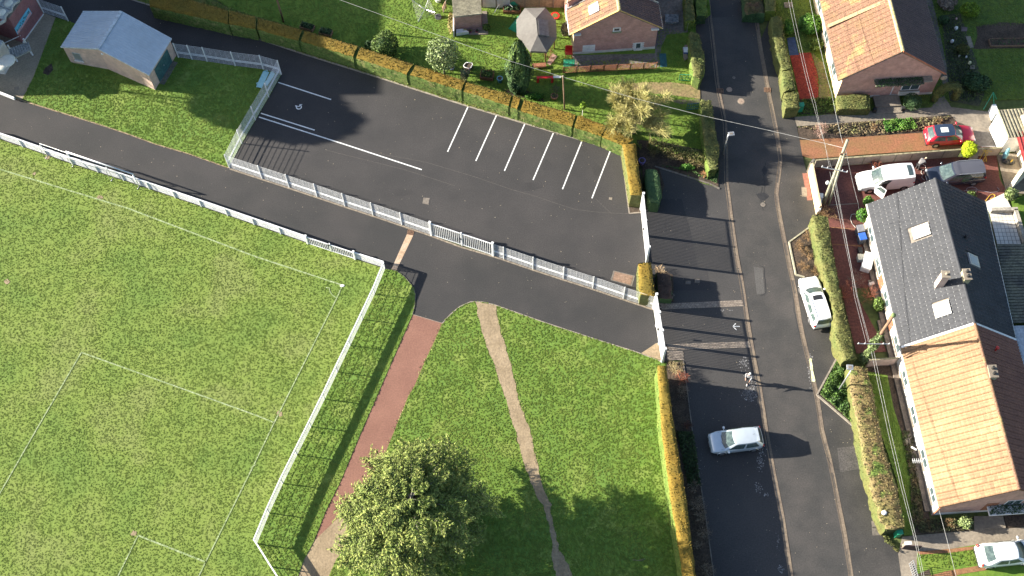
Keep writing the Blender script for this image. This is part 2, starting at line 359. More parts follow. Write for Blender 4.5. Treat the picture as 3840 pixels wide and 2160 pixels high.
def stones_along(name, pts, length, width, z0, z1, m, parent, gap=0.012, dish=0.0):
    ps = resample(pts, length)
    me = None
    for a, b_ in zip(ps, ps[1:]):
        d = (b_-a); L = d.length
        if me is None:
            b = MB(); hl = L/2-gap/2; hw = width/2
            if dish > 0:
                xs = [-hw, -hw*0.35, hw*0.1, hw]; zs = [z1, z1-dish, z1-dish*0.6, z1]
                for k in range(3):
                    b.hexa([(-hl, xs[k], z0), (hl, xs[k], z0), (hl, xs[k+1], z0), (-hl, xs[k+1], z0)],
                           [(-hl, xs[k], zs[k]), (hl, xs[k], zs[k]), (hl, xs[k+1], zs[k+1]), (-hl, xs[k+1], zs[k+1])])
            else:
                b.box((0, 0, z0), (2*hl, width, z1-z0))
            o = b.build(name, m, None); me = o.data; o.parent = parent
        else:
            o = link(name, me, parent)
        c = (a+b_)/2
        o.location = (c.x, c.y, random.uniform(-.004, .004)); o.rotation_euler = (0, 0, math.atan2(d.y, d.x) + random.uniform(-.006, .006))

# ---- foliage card meshes (numpy)
def card_mesh(name, P, N, size, mats, mi=None, long=1.0, jitter=0.9, D=None):
    n = len(P)
    P = np.asarray(P, float); N = np.asarray(N, float)
    N = N + RNG.normal(0, jitter, (n, 3)); N /= np.linalg.norm(N, axis=1)[:, None] + 1e-9
    R = RNG.normal(0, 1, (n, 3)) if D is None else np.asarray(D, float) + RNG.normal(0, 0.25, (n, 3))
    A = R - N*(R*N).sum(1)[:, None]; A /= np.linalg.norm(A, axis=1)[:, None] + 1e-9
    B = np.cross(N, A)
    s = size*RNG.uniform(0.6, 1.4, n)
    a = A*(s*long)[:, None]; b = B*(s*0.5)[:, None]
    Vt = np.empty((n, 4, 3)); Vt[:, 0] = P-a; Vt[:, 1] = P+b-a*0.1; Vt[:, 2] = P+a; Vt[:, 3] = P-b-a*0.1
    me = bpy.data.meshes.new(name)
    me.vertices.add(4*n); me.vertices.foreach_set("co", Vt.reshape(-1))
    me.loops.add(4*n); me.loops.foreach_set("vertex_index", np.arange(4*n, dtype=np.int32))
    me.polygons.add(n); me.polygons.foreach_set("loop_start", np.arange(0, 4*n, 4, dtype=np.int32))
    try: me.polygons.foreach_set("loop_total", np.full(n, 4, dtype=np.int32))
    except Exception: pass
    for m_ in (mats if isinstance(mats, (list, tuple)) else [mats]): me.materials.append(m_)
    if mi is not None: me.polygons.foreach_set("material_index", np.asarray(mi, dtype=np.int32))
    me.update(calc_edges=True); me.validate()
    return me

def blob(n, c, r, shell=0.55, lobes=7, flat=0.0, seed=1):
    """points and normals in a lumpy ellipsoid shell"""
    g = np.random.default_rng(seed)
    d = g.normal(0, 1, (n, 3)); d /= np.linalg.norm(d, axis=1)[:, None]
    cs = g.normal(0, 1, (lobes, 3)); cs /= np.linalg.norm(cs, axis=1)[:, None]
    dot = (d @ cs.T).max(1)
    lump = 0.80 + 0.28*np.clip(dot, 0, 1)**4 + 0.05*np.sin(d[:, 0]*9+seed)*np.cos(d[:, 1]*8)
    rad = (shell + (1-shell)*g.uniform(0, 1, n)**0.5)*lump
    P = np.array(c) + d*np.array(r)*rad[:, None]
    return P, d
def core_blob(c, r, seed=1, k=0.72):
    b = MB(); b.ell(c, (r[0]*k, r[1]*k, r[2]*k), 14, 9); return b

def bush(name, label, cat, base, r, h, m, n=900, size=0.09, stem=True, seed=None, group=None, zc=None, core=None, lobes=7, shell=0.6):
    seed = seed if seed is not None else random.randint(1, 10**6)
    base = Vector(base); t = thing(name, label, cat, base, group)
    zc = zc if zc is not None else h*0.55
    rr = (r, r, h - zc) if not isinstance(r, (tuple, list)) else (r[0], r[1], h-zc)
    c = (0, 0, zc)
    P, N = blob(n, c, rr, seed=seed, lobes=lobes, shell=shell)
    P[:, 2] = np.maximum(P[:, 2], 0.04)
    me = card_mesh("crown", P, N, size, m); cr = link("crown", me, t)
    if core is not False:
        b = MB(); b.ell((base.x, base.y, base.z+zc), (rr[0]*.66, rr[1]*.66, rr[2]*.66), 12, 8)
        b.build("inner_foliage", core or m, t, smooth=True)
    if stem:
        b = MB(); b.tube([base + Vector((0, 0, -.03)), base + Vector((0.02, 0, zc*.6)), base + Vector((0, 0.02, zc))], [.06*max(.5, r if not isinstance(r, (tuple, list)) else r[0]), .05, .02], 6)
        b.build("trunk", BARK, t)
    return t

def twigs_mb(b, base, h, spread, n, r0, seed, levels=3, forks=3, up=0.55, curl=0.25):
    g = random.Random(seed)
    def grow(p, d, L, r, lv):
        q = p + d*L*0.5 + Vector((g.gauss(0, 1), g.gauss(0, 1), g.gauss(0, 1)))*L*curl*0.15
        e = p + d*L + Vector((g.gauss(0, 1), g.gauss(0, 1), g.gauss(0, .5)))*L*curl*0.25
        e.z = max(e.z, base.z + 0.03)
        b.tube([p, q, e], [r, r*.75, r*.5], 3 if lv < levels else 5, 0, cap=False)
        if lv <= 0: return
        for k in range(forks):
            s = q.lerp(e, g.uniform(0.1, 1.0))
            nd = (d + Vector((g.gauss(0, 1), g.gauss(0, 1), g.gauss(0, .7)))*0.62).normalized()
            nd.z = nd.z*0.8 + up*0.25; nd.normalize()
            grow(s, nd, L*g.uniform(.55, .8), max(r*.55, 0.006), lv-1)
    for i in range(n):
        a = 2*math.pi*i/n + g.uniform(-.4, .4); t = g.uniform(0.3, 1.0)
        d = Vector((math.cos(a)*spread*t, math.sin(a)*spread*t, 1.0)).normalized()
        grow(base.copy(), d, h*g.uniform(.40, .55), r0, levels)
def twig_bush(name, label, base, h, spread, m, n=9, r0=.012, seed=1, levels=3, forks=3, group=None, cat="shrub"):
    base = Vector(base); t = thing(name, label, cat, base, group)
    b = MB(); twigs_mb(b, base, h, spread, n, r0, seed, levels, forks)
    b.build("twigs", m, t); return t

def hedge(name, label, L, R, h, mtop, mside, parent=None, step=0.3, cards=90, size=0.06, rough=0.04, zb=0.0, cat="hedge", part="section", round_=0.08, core=None):
    """clipped hedge between two top edges L and R (same count, world points)"""
    n = max(2, int(max((Vector(L[0])-Vector(L[-1])).length, 0.5)/step)+1)
    def rs(Q):
        Q = [Vector(q) for q in Q]; acc = [0]
        for a, b_ in zip(Q, Q[1:]): acc.append(acc[-1]+(b_-a).length)
        out = []
        for i in range(n):
            d = acc[-1]*i/(n-1); k = 0
            while k < len(acc)-2 and d > acc[k+1]: k += 1
            out.append(Q[k].lerp(Q[k+1], (d-acc[k])/max(1e-9, acc[k+1]-acc[k])))
        return out
    A = rs(L); B = rs(R)
    own = parent is None
    if own:
        c0 = (A[0]+B[0])/2; c0.z = zb
        parent = thing(name, label, cat, c0)
    prof = [(0.02, 0), (0.0, .35), (0.0, .7), (0.02, .93), (round_, 1.0), (.3, 1.01), (.5, 1.015), (.7, 1.01), (1-round_, 1.0), (.98, .93), (1, .7), (1, .35), (.98, 0)]
    b = MB(); rows = []
    for i in range(n):
        row = []
        for (u, v) in prof:
            p = A[i].lerp(B[i], u); z = zb + v*(h-zb)
            w = Vector((p.x, p.y, z)); nz = noise.noise_vector(w*2.1)*rough + noise.noise_vector(w*7)*rough*.5
            if v == 0: nz.z = 0
            row.append(w+nz)
        rows.append(row)
    k = len(prof)
    i0 = len(b.v)
    for row in rows: b.v += [tuple(p) for p in row]
    P = []; N = []; MI = []
    for i in range(n-1):
        for j in range(k-1):
            b.f.append((i0+i*k+j, i0+i*k+j+1, i0+(i+1)*k+j+1, i0+(i+1)*k+j)); top = 3 <= j <= 8; b.m.append(0 if top else 1)
            a, c, d, e = rows[i][j], rows[i][j+1], rows[i+1][j+1], rows[i+1][j]
            nn = (c-a).cross(e-a); area = nn.length
            if area < 1e-6: continue
            nn.normalize()
            if top and nn.z < 0: nn = -nn
            cnt = np.random.default_rng(int(abs(a.x*1000+j*7+i)) % 99991).poisson(area*cards)
            for _ in range(cnt):
                s, t_ = random.random(), random.random()
                P.append(tuple(a.lerp(c, s).lerp(e.lerp(d, s), t_) + nn*random.uniform(-.02, rough*.9))); N.append(tuple(nn)); MI.append(0 if top else 1)
    for row, rev in ((rows[0], False), (rows[-1], True)):
        i1 = len(b.v); b.v += [tuple(p) for p in row]; f = tuple(range(i1, i1+k)); b.f.append(f[::-1] if rev else f); b.m.append(1)
        # leaves on the cut ends
        a, c = row[0], row[-1]; W = (c-a).length
        for _ in range(int(W*(h-zb)*cards)):
            s, v = random.random(), random.random()
            p = a.lerp(c, s); P.append((p.x, p.y, zb+v*(h-zb))); N.append(tuple((A[0]-A[-1]).normalized()*(1 if not rev else -1))); MI.append(1)
    b.build(part, [mtop, mside], parent, smooth=True)
    if P:
        o_ = org(parent); P = np.array(P) - np.array(o_)
        me = card_mesh("leaves", P, np.array(N), size, [mtop, mside], MI, jitter=0.7); link("leaves", me, parent)
    return parent

def in_poly(P, poly):
    x, y = P[:, 0], P[:, 1]; n = len(poly); ins = np.zeros(len(P), bool); j = n-1
    for i in range(n):
        xi, yi = poly[i][0], poly[i][1]; xj, yj = poly[j][0], poly[j][1]
        c = ((yi > y) != (yj > y)) & (x < (xj-xi)*(y-yi)/((yj-yi) if yj != yi else 1e-12)+xi)
        ins ^= c; j = i
    return ins

def tuft_group(name, m, rb, hb):
    ng = bpy.data.node_groups.new(name, 'GeometryNodeTree')
    ng.interface.new_socket("Geometry", in_out='INPUT', socket_type='NodeSocketGeometry')
    ng.interface.new_socket("Geometry", in_out='OUTPUT', socket_type='NodeSocketGeometry')
    N = ng.nodes; L = ng.links
    gi = N.new("NodeGroupInput"); go = N.new("NodeGroupOutput")
    jn = N.new("GeometryNodeJoinGeometry")
    for (tx, ty, rx, ry, s) in ((0, 0, .35, .1, 1), (.03, .02, -.5, .4, .8), (-.03, .025, .2, -.6, .85), (0.01, -.035, -.3, -.2, .75)):
        cn = N.new("GeometryNodeMeshCone"); cn.inputs["Vertices"].default_value = 3; cn.inputs["Radius Top"].default_value = 0.0
        cn.inputs["Radius Bottom"].default_value = rb*s*1.1; cn.inputs["Depth"].default_value = hb*s*.33; cn.fill_type = 'NONE'
        tr = N.new("GeometryNodeTransform"); tr.inputs["Translation"].default_value = (tx, ty, 0); tr.inputs["Rotation"].default_value = (rx, ry, tx*40)
        L.new(cn.outputs["Mesh"], tr.inputs[0]); L.new(tr.outputs[0], jn.inputs[0])
    sm = N.new("GeometryNodeSetMaterial"); sm.inputs["Material"].default_value = m
    L.new(jn.outputs[0], sm.inputs[0])
    ip = N.new("GeometryNodeInstanceOnPoints")
    rr = N.new("FunctionNodeRandomValue"); rr.data_type = 'FLOAT_VECTOR'; rr.inputs[0].default_value = (-.25, -.25, 0); rr.inputs[1].default_value = (.25, .25, 6.28)
    rs = N.new("FunctionNodeRandomValue"); rs.data_type = 'FLOAT'; rs.inputs[2].default_value = 0.45; rs.inputs[3].default_value = 1.45
    L.new(gi.outputs[0], ip.inputs["Points"]); L.new(sm.outputs[0], ip.inputs["Instance"])
    L.new(rr.outputs[0], ip.inputs["Rotation"]); L.new(rs.outputs[1], ip.inputs["Scale"])
    L.new(ip.outputs[0], go.inputs[0])
    return ng
def tufts(name, label, poly, holes, z, dens, m, rb=.045, hb=.085, clump=0.5):
    xs = [p[0] for p in poly]; ys = [p[1] for p in poly]
    lo = np.array([max(min(xs), -52), max(min(ys), 18)]); hi = np.array([min(max(xs), 52), min(max(ys), 80)])
    n = int((hi-lo).prod()*dens); P = lo + RNG.uniform(0, 1, (n, 2))*(hi-lo)
    k = in_poly(P, poly)
    for h_ in holes: k &= ~in_poly(P, h_)
    P = P[k]
    d = 0.5 + 0.5*np.sin(P[:, 0]*2.3 + 1.7*np.sin(P[:, 1]*1.9)) * np.cos(P[:, 1]*2.7 + 1.3*np.sin(P[:, 0]*1.1))
    P = P[RNG.uniform(0, 1, len(P)) < (1-clump) + clump*d]
    me = bpy.data.meshes.new(name); me.vertices.add(len(P))
    me.vertices.foreach_set("co", np.column_stack([P, np.full(len(P), z)]).reshape(-1)); me.update()
    o = link(name, me); o["kind"] = "stuff"; o["label"] = label; o["category"] = "grass"
    md = o.modifiers.new("tufts", 'NODES'); md.node_group = tuft_group(name, m, rb, hb)
    return o
# ================================================================== THE GROUND
def SS(pts, z=0.0): return [S(x, y, z) for x, y in pts]
KERBLINE = TT(0, 0, [(1200, -60), (1330, 0), (1800, 140), (2280, 285)]) + TT(1, 0, [(0, 385), (480, 545), (850, 660), (1250, 785), (1540, 880), (2100, 1060), (2430, 1160)]) + TT(2, 0, [(0, 1205), (440, 1335), (800, 1440)]) + TT(2, 1, [(1095, 95)])
KERB_E = TT(2, 1, [(1095, 95), (1118, 215), (1180, 700)]) 
SFENCE = TT(0, 1, [(2310, 240)]) + TT(1, 1, [(62, 348), (335, 437), (615, 530), (895, 625), (1178, 717), (1468, 815), (1765, 917)])
SFENCE2 = TT(1, 1, [(2385, 1122), (2492, 1158)]) + TT(2, 1, [(210, 1258), (515, 1357)]) + TT(2, 1, [(812, 1452)]) + TT(2, 2, [(1118, 107), (1412, 205)])
WFENCE = TT(0, 1, [(2310, 240)]) + TT(0, 0, [(2435, 1440)]) + TT(1, 0, [(130, 975), (255, 750)])
NFENCE = TT(0, 0, [(1798, 580), (1935, 600), (2085, 620), (2368, 665)]) + TT(1, 0, [(75, 700), (255, 750)])
NFENCE2 = TT(0, 0, [(375, -20), (440, 130), (690, 215), (790, 250)])
BARR = TT(0, 1, [(-260, -140)]) + TT(0, 0, [(130, 1452)]) + TT(0, 1, [(240, 35), (740, 210), (1300, 388), (2140, 672)]) + TT(1, 1, [(0, 822), (520, 1002)])
BARR2 = TT(1, 1, [(1000, 1162), (1295, 1255)])
BLEG = [T(1, 1, 1295, 1255), T(1, 2, 1185, 75), T(1, 2, 645, 1210), T(1, 3, 190, 675), T(1, 3, 5, 1125)]
BLEG2 = [T(1, 3, 5, 1125), T(1, 3, 215, 1460), T(1, 3, 300, 1590)]

sheet("ground", [(-400, -300), (400, -300), (400, 500), (-400, 500)], -0.06, mat("rough_ground", (0.07, 0.10, 0.025), (0.11, 0.12, 0.04), rough=1, scale=3, fine=30, fine_amt=0.3), 'structure')

# street
LG = SS([(2648, -80), (2661, 60), (2668, 111), (2690, 317), (2699, 365), (2719, 457), (2722, 560), (2724, 689), (2731, 734), (2744, 838), (2763, 968), (2785, 1080), (2795, 1154), (2815, 1281), (2833, 1378), (2848, 1453), (2873, 1620), (2903, 1788), (2933, 1937), (2966, 2160), (2978, 2240)])
RG = SS([(2818, -80), (2836, 60), (2848, 159), (2871, 286), (2882, 346), (2905, 457), (2920, 545), (2927, 607), (2919, 660), (2911, 726), (2916, 771), (2936, 875), (2962, 1006), (2979, 1080), (3003, 1229), (3029, 1341), (3048, 1415), (3067, 1509), (3083, 1620), (3113, 1732), (3142, 1881), (3165, 1993), (3183, 2104), (3191, 2160), (3204, 2240)])
sheet("road", LG + RG[::-1], 0.0, ASPH_ROAD)
sheet("road_far", SS([(2661, 66), (2648, -80), (2804, -80), (2796, 62)]), 0.006, ASPH_NEW)
rl = thing("road_gutter", None, None, (0, 0, 0)); tag(rl, kind='structure')
stones_along("gutter_stone", LG, 1.2, 0.36, -0.03, 0.018, GUTTER, rl, dish=0.018)
stones_along("gutter_stone", RG, 1.2, 0.36, -0.03, 0.018, GUTTER, rl, dish=0.018)
E1 = [(2976, 2240), (2966, 2160)]
PAVL = SS([(2661, 60), (2609, 95), (2614, 300), (2632, 400), (2655, 480), (2680, 560), (2665, 640), (2640, 676), (2699, 708), (2724, 700), (2722, 560), (2719, 457), (2699, 365), (2690, 317), (2668, 111)])
sheet("pavement", PAVL, 0.008, ASPH_SIDE)
SHRUB_EDGE = TT(2, 2, [(1728, 640), (1722, 740), (1760, 1000), (1815, 1440)]) + TT(2, 3, [(1900, 540), (1960, 930), (2030, 1449), (2060, 1700)])
GATEL = TT(2, 1, [(1290, 655), (1352, 1190)]) + TT(2, 2, [(1425, 205), (1508, 748)])
FORE = SS([(2455, 624), (2573, 661), (2668, 692), (2699, 708)]) + LG[7:] + SHRUB_EDGE[::-1] + [T(2, 2, 1728, 640), T(2, 2, 1560, 735)] + GATEL[::-1] + SS([(2410, 770)])
sheet("forecourt", FORE, 0.004, ASPH_FORE)
sheet("forecourt_patch", TT(2, 1, [(1300, 640), (1480, 560), (1705, 550), (1790, 860), (1870, 1250), (1960, 1260), (2000, 1449)]) + TT(2, 2, [(2000, 22), (1630, 25), (1480, 150), (1430, 100)]), 0.008, ASPH_PATCH)
sheet("forecourt_shade_patch", TT(2, 2, [(1735, 760), (2420, 830), (2540, 1449)]) + TT(2, 3, [(2576, 300), (2500, 700), (2030, 1449), (1960, 930), (1900, 540), (1825, 0)]), 0.008, ASPH_FORE)
PAVR = SS([(2890, 63), (2906, 178), (2928, 270), (2941, 413), (2979, 440), (2988, 475), (2999, 529), (3010, 585), (3025, 648), (3048, 756), (3059, 801), (3090, 900), (3104, 1080), (3126, 1229), (3148, 1337), (3172, 1440), (3190, 1560), (3215, 1613), (3253, 1788), (3290, 1937), (3330, 2010), (3372, 2078), (3386, 2160), (3395, 2240)])
sheet("pavement_east", RG[2:][::-1] + PAVR, 0.006, ASPH_SIDE)
for nm, pts in (("repair_strip", [(3083, 1730), (3180, 1690), (3200, 1860), (3140, 1900)]),):
    sheet("pavement_repair", SS([(3140, 1680), (3215, 1672), (3225, 1760), (3150, 1770)]), 0.010, mat("patched_asphalt", (0.06, 0.055, 0.052), (0.09, 0.08, 0.075), scale=12, fine=90, fine_amt=0.5))
# longitudinal tar bands on the road
sheet("road_patch", SS([(2826, 1000), (2860, 1005), (2868, 1100), (2838, 1105)]), 0.006, mat("road_patch_mat", (0.075, 0.07, 0.066), (0.095, 0.09, 0.084), fine=90))

# car park, path
CP = KERBLINE + KERB_E[1:] + TT(2, 1, [(1300, 693), (1352, 1190), (1270, 1200), (1275, 1449)]) + TT(2, 2, [(1290, 60), (1430, 210)]) + SFENCE2[::-1] + SFENCE[::-1] + WFENCE[1:] + NFENCE[::-1] + TT(0, 0, [(440, 130), (375, -20), (600, -60)])
sheet("car_park", CP, 0.004, ASPH_NEW)
PATH_TOP = TT(0, 0, [(-200, 880), (0, 935), (150, 990), (600, 1130), (960, 1240), (1290, 1350), (1560, 1449)]) + TT(0, 1, [(1900, 100), (2300, 240)])
CURVE1 = TT(1, 1, [(1295, 1255), (1400, 1270), (1480, 1320), (1550, 1400), (1590, 1449)]) + TT(1, 2, [(1605, 60), (1598, 180), (1575, 268)])
CURVE2 = TT(1, 2, [(1875, 357), (1900, 325), (1990, 232), (2080, 168), (2160, 140), (2240, 135), (2330, 150), (2400, 170), (2576, 232)]) + TT(2, 2, [(340, 352), (860, 522), (1290, 657), (1500, 742)])
APATH = PATH_TOP + SFENCE[1:] + TT(1, 1, [(2060, 1025)]) + SFENCE2 + [T(2, 2, 1508, 745)] + CURVE2[::-1] + CURVE1[::-1] + BARR2[::-1] + BARR[::-1]
sheet("access_path", APATH, 0.0, ASPH_PATH)
KROOT = thing("car_park_kerb", None, None, (0, 0, 0)); tag(KROOT, kind='structure')
stones_along("kerb_stone", KERBLINE, 1.0, 0.14, -0.05, 0.045, KERB, KROOT)
stones_along("kerb_stone", KERB_E, 1.0, 0.10, -0.05, 0.045, KERB, KROOT)
stones_along("kerb_stone", TT(2, 1, [(1180, 700), (1290, 695), (1345, 680), (1485, 610), (1478, 560)]), 1.0, 0.10, -0.05, 0.05, KERB, KROOT)
EDG = thing("path_edging", None, None, (0, 0, 0)); tag(EDG, kind='structure')
stones_along("edging_stone", CURVE2, 1.0, 0.07, -0.05, 0.05, KERB, EDG)
stones_along("edging_stone", TT(1, 2, [(1575, 268), (1875, 357)]), 1.0, 0.08, -0.05, 0.012, KERB, EDG)
stones_along("edging_stone", [p for p in CURVE1], 1.0, 0.05, -0.05, 0.045, CONC_DARK, EDG)
stones_along("edging_stone", PATH_TOP[1:], 1.0, 0.10, -0.05, 0.03, mat("path_edge_earth", (0.22, 0.15, 0.09), (0.30, 0.22, 0.14), scale=20, fine=60, fine_amt=0.4), EDG)
stones_along("edging_stone", SHRUB_EDGE[1:], 1.0, 0.08, -0.05, 0.06, CONC_DARK, EDG)
stones_along("edging_stone", SS([(2455, 624), (2573, 661), (2668, 692), (2699, 708)]), 1.0, 0.14, -0.05, 0.06, CONC_DARK, EDG)
stones_along("edging_stone", [p + Vector((0.02, -.10, 0)) for p in SFENCE + [T(1, 1, 2060, 1028)] + SFENCE2], 1.0, 0.14, -0.05, 0.03, mat("fence_kerb", (0.17, 0.14, 0.11), (0.24, 0.20, 0.15), scale=20, fine=60, fine_amt=0.35), EDG)
stones_along("edging_stone", TT(2, 1, [(1450, 1449)]) + TT(2, 2, [(1625, 20), (1628, 145), (1480, 155)]), 1.0, 0.07, -0.05, 0.06, CONC_DARK, EDG)

# lawns
PITCHPOLY = [(-75, 10), (-75, 72)] + BARR + BARR2 + BLEG[1:] + BLEG2[1:] + [S(1080, 2400)]
sheet("pitch", [Vector((p[0], p[1], 0)) for p in PITCHPOLY], 0.030, PITCHM, depth=0.08)
RP_L = TT(1, 2, [(1575, 268), (1320, 850), (1060, 1449)]) + TT(1, 3, [(850, 500), (700, 800), (585, 1095), (480, 1290), (425, 1449), (385, 1590)])
RP_R = TT(1, 2, [(1875, 357), (1800, 530), (1700, 740), (1600, 980), (1530, 1100), (1390, 1449)]) + TT(1, 3, [(1290, 240), (1080, 620), (880, 1180), (800, 1300), (735, 1449), (620, 1700)])
STRIP = [T(1, 1, 1295, 1255)] + CURVE1[1:] + RP_L[1:] + BLEG2[::-1] + BLEG[::-1][1:]
sheet("lawn_strip", STRIP, 0.034, LAWN, depth=0.08)
sheet("red_path", RP_L[:6] + RP_R[:8][::-1], 0.012, REDPATH)
sheet("beige_path", RP_L[5:] + RP_R[7:][::-1], 0.010, EARTH)
HEDGE4_W = TT(2, 2, [(1508, 745), (1440, 800), (1490, 1449)]) + TT(2, 3, [(1590, 700), (1700, 1449), (1740, 1700)])
LAWNP = CURVE2 + [T(2, 2, 1560, 760), T(2, 2, 1500, 840)] + TT(2, 2, [(1600, 1449)]) + TT(2, 3, [(1700, 700), (1790, 1449), (1830, 1700)]) + RP_R[::-1]
sheet("lawn", LAWNP, 0.034, LAWN, depth=0.08)
DP_L = TT(1, 2, [(2205, 137), (2230, 250), (2260, 400), (2340, 640), (2460, 950), (2576, 1330)]) + TT(2, 3, [(35, 0), (100, 280), (200, 540), (260, 680), (310, 740), (370, 950), (405, 1150), (400, 1270), (440, 1449), (490, 1650)])
DP_R = TT(1, 2, [(2420, 176), (2415, 260), (2450, 400), (2520, 620), (2576, 800)]) + TT(2, 2, [(60, 1100), (130, 1300)]) + TT(2, 3, [(185, 0), (240, 280), (300, 500), (350, 650), (400, 722), (385, 800), (430, 980), (480, 1200), (560, 1320), (610, 1449), (690, 1650)])
def ragged(pts, amp, step=0.35, seed=3):
    ps = resample(pts, step); g = random.Random(seed); out = []
    for i, p in enumerate(ps):
        d = (ps[min(i+1, len(ps)-1)]-ps[max(i-1, 0)]).normalized(); k = g.uniform(-amp, amp) if 0 < i < len(ps)-1 else 0
        out.append(p + Vector((-d.y, d.x, 0))*k)
    return out
DPATH = ragged(DP_L, .07, seed=2) + ragged(DP_R, .07, seed=5)[::-1]
sheet("worn_footpath", DPATH, 0.050, EARTH)
sheet("worn_verge", TT(2, 2, [(1300, 655), (1385, 600), (1450, 555), (1495, 560), (1505, 735)]), 0.006, EARTH)

SHEDLAWN = TT(0, 0, [(560, 180), (340, 770), (228, 1000), (600, 1125), (960, 1236), (1290, 1345), (1560, 1445)]) + TT(0, 1, [(1900, 97), (2300, 236)]) + WFENCE[1:] + NFENCE[::-1] + TT(0, 0, [(790, 250), (690, 215)])
sheet("school_lawn", SHEDLAWN, 0.034, LAWN, depth=0.08)
sheet("school_yard", TT(0, 0, [(-300, -60), (375, -20), (440, 130), (570, 180), (340, 775), (225, 1003), (150, 985), (0, 930), (-300, 850)]), 0.010, mat("school_slabs", (0.27, 0.225, 0.16), (0.34, 0.28, 0.20), rough=.95, scale=5, fine=60, fine_amt=0.2))
sheet("mud_patch", TT(0, 0, [(450, 690), (520, 640), (540, 700), (490, 760), (430, 740)]), 0.045, SOIL)
VERGE = KERBLINE + TT(2, 1, [(1110, 30)]) + TT(2, 0, [(1100, 1390), (960, 1280), (660, 1180), (0, 960)]) + TT(1, 0, [(2120, 820), (1600, 645), (1040, 465), (480, 300), (0, 165)]) + TT(0, 0, [(2300, 80), (2000, -60)])
sheet("hedge_verge", VERGE, 0.030, mat("verge_turf", (0.12, 0.14, 0.035), (0.17, 0.15, 0.05), rough=1, scale=9, fine=50, fine_amt=0.5, bump=0.03, bump_scale=80, c3=(0.09, 0.14, 0.02)), depth=0.08)
HEDGE2BED = TT(2, 1, [(1110, 80), (1250, 0), (1330, 520), (1345, 680), (1290, 692), (1180, 697), (1118, 215)])
sheet("hedge_bed", HEDGE2BED, 0.028, SOIL, depth=0.08)
sheet("shrub_bed", [T(2, 2, 1560, 740), T(2, 2, 1722, 740)] + SHRUB_EDGE[2:] + TT(2, 3, [(1830, 1700), (1700, 900), (1650, 0)]) + TT(2, 2, [(1600, 1300), (1500, 840)]), 0.022, SOIL, depth=0.08)
sheet("gate_bed", TT(2, 1, [(1305, 225), (1345, 678), (1485, 605), (1535, 420), (1480, 240), (1440, 225)]), 0.020, SOIL, depth=0.06)
sheet("gate_bed_south", TT(2, 1, [(1440, 1230), (1620, 1320), (1625, 1449)]) + TT(2, 2, [(1628, 140), (1475, 150), (1450, 60)]), 0.020, SOIL, depth=0.06)

# gardens north of the hedge
GARD = TT(1, 0, [(-500, -80)]) + TT(0, 0, [(2300, 80)]) + TT(1, 0, [(0, 165), (480, 300), (1040, 465), (1600, 645), (2120, 820)]) + TT(2, 0, [(0, 960), (660, 1180), (1100, 1400)]) + TT(2, 1, [(1250, 0), (1290, 60), (1900, 390), (2070, 440)]) + SS([(2680, 560), (2655, 480), (2628, 400), (2612, 300), (2609, 95), (2665, 55), (2650, -80)])
sheet("garden_lawn", GARD, 0.032, GARDENM, depth=0.08)
sheet("garden_mud_track", TT(2, 0, [(1000, 880), (1300, 830), (1600, 830), (1890, 870), (1895, 1000), (1600, 960), (1250, 930)]), 0.050, mat("muddy_grass", (0.16, 0.14, 0.05), (0.24, 0.17, 0.08), scale=12, fine=60, fine_amt=0.4))
sheet("garden_mud_track_south", TT(2, 0, [(1560, 1010), (1890, 1000), (1890, 1040), (1700, 1050)]), 0.050, mat("muddy_grass_grey", (0.12, 0.11, 0.06), (0.17, 0.14, 0.08), scale=12, fine=60, fine_amt=0.4))
sheet("house_apron", TT(2, 0, [(600, 560), (1440, 540), (1440, -60), (1720, -60), (1770, 330), (1560, 350), (1500, 480), (1480, 680), (640, 700)]), 0.046, CONC_DARK)
sheet("green_mat", TT(2, 0, [(520, 600), (630, 600), (625, 670), (515, 672)]), 0.06, GREENP, 'structure')
sheet("soil_by_hedge", TT(2, 0, [(-100, 900), (100, 900), (300, 960), (330, 1030), (0, 965)]), 0.046, SOIL)
sheet("south_bed", TT(2, 1, [(1255, -40), (1500, -20), (1900, 60), (2090, 180), (2075, 445), (1900, 385), (1600, 265), (1450, 228), (1300, 240)]), 0.05, SOIL)

# east side gardens
EASTG = SS([(2796, -80), (2806, 60), (2890, 63), (2906, 178), (2928, 270), (2941, 413), (2979, 440), (3490, 404), (3560, 380), (3840, 372), (3920, 372), (3920, -80)])
sheet("east_garden", EASTG, 0.026, mat("dull_turf", (0.06, 0.11, 0.015), (0.10, 0.14, 0.022), rough=1, scale=5, fine=26, fine_amt=0.35, bump=0.04, bump_scale=60), depth=0.08)
sheet("red_gravel_bed", TT(3, 0, [(215, 540), (430, 530), (480, 680), (510, 800), (505, 990), (320, 1000), (270, 780)]), 0.044, REDGRAVEL)
sheet("blue_ground_sheet", TT(3, 0, [(190, 385), (270, 375), (310, 555), (215, 560)]), 0.05, mat("blue_sheet", (0.03, 0.06, 0.15), (0.05, 0.09, 0.2)), 'structure')
sheet("front_bed", TT(3, 0, [(505, 990), (640, 980), (720, 1100), (1020, 1110), (660, 1150), (330, 1150), (320, 1000)]), 0.044, SOIL)
sheet("bare_strip", TT(3, 0, [(440, 530), (560, 640), (640, 1000), (510, 1000), (515, 800)]), 0.042, mat("bare_strip_mat", (0.16, 0.12, 0.06), (0.12, 0.13, 0.04), scale=14, fine=60, fine_amt=0.5))
sheet("garden_path", TT(3, 0, [(265, 1180), (660, 1150), (1020, 1118), (1640, 1085), (1700, 1000), (1770, 970), (1840, 1080), (2240, 1130), (2250, 1330), (1900, 1230), (1840, 1160), (290, 1275)]), 0.048, CONC)
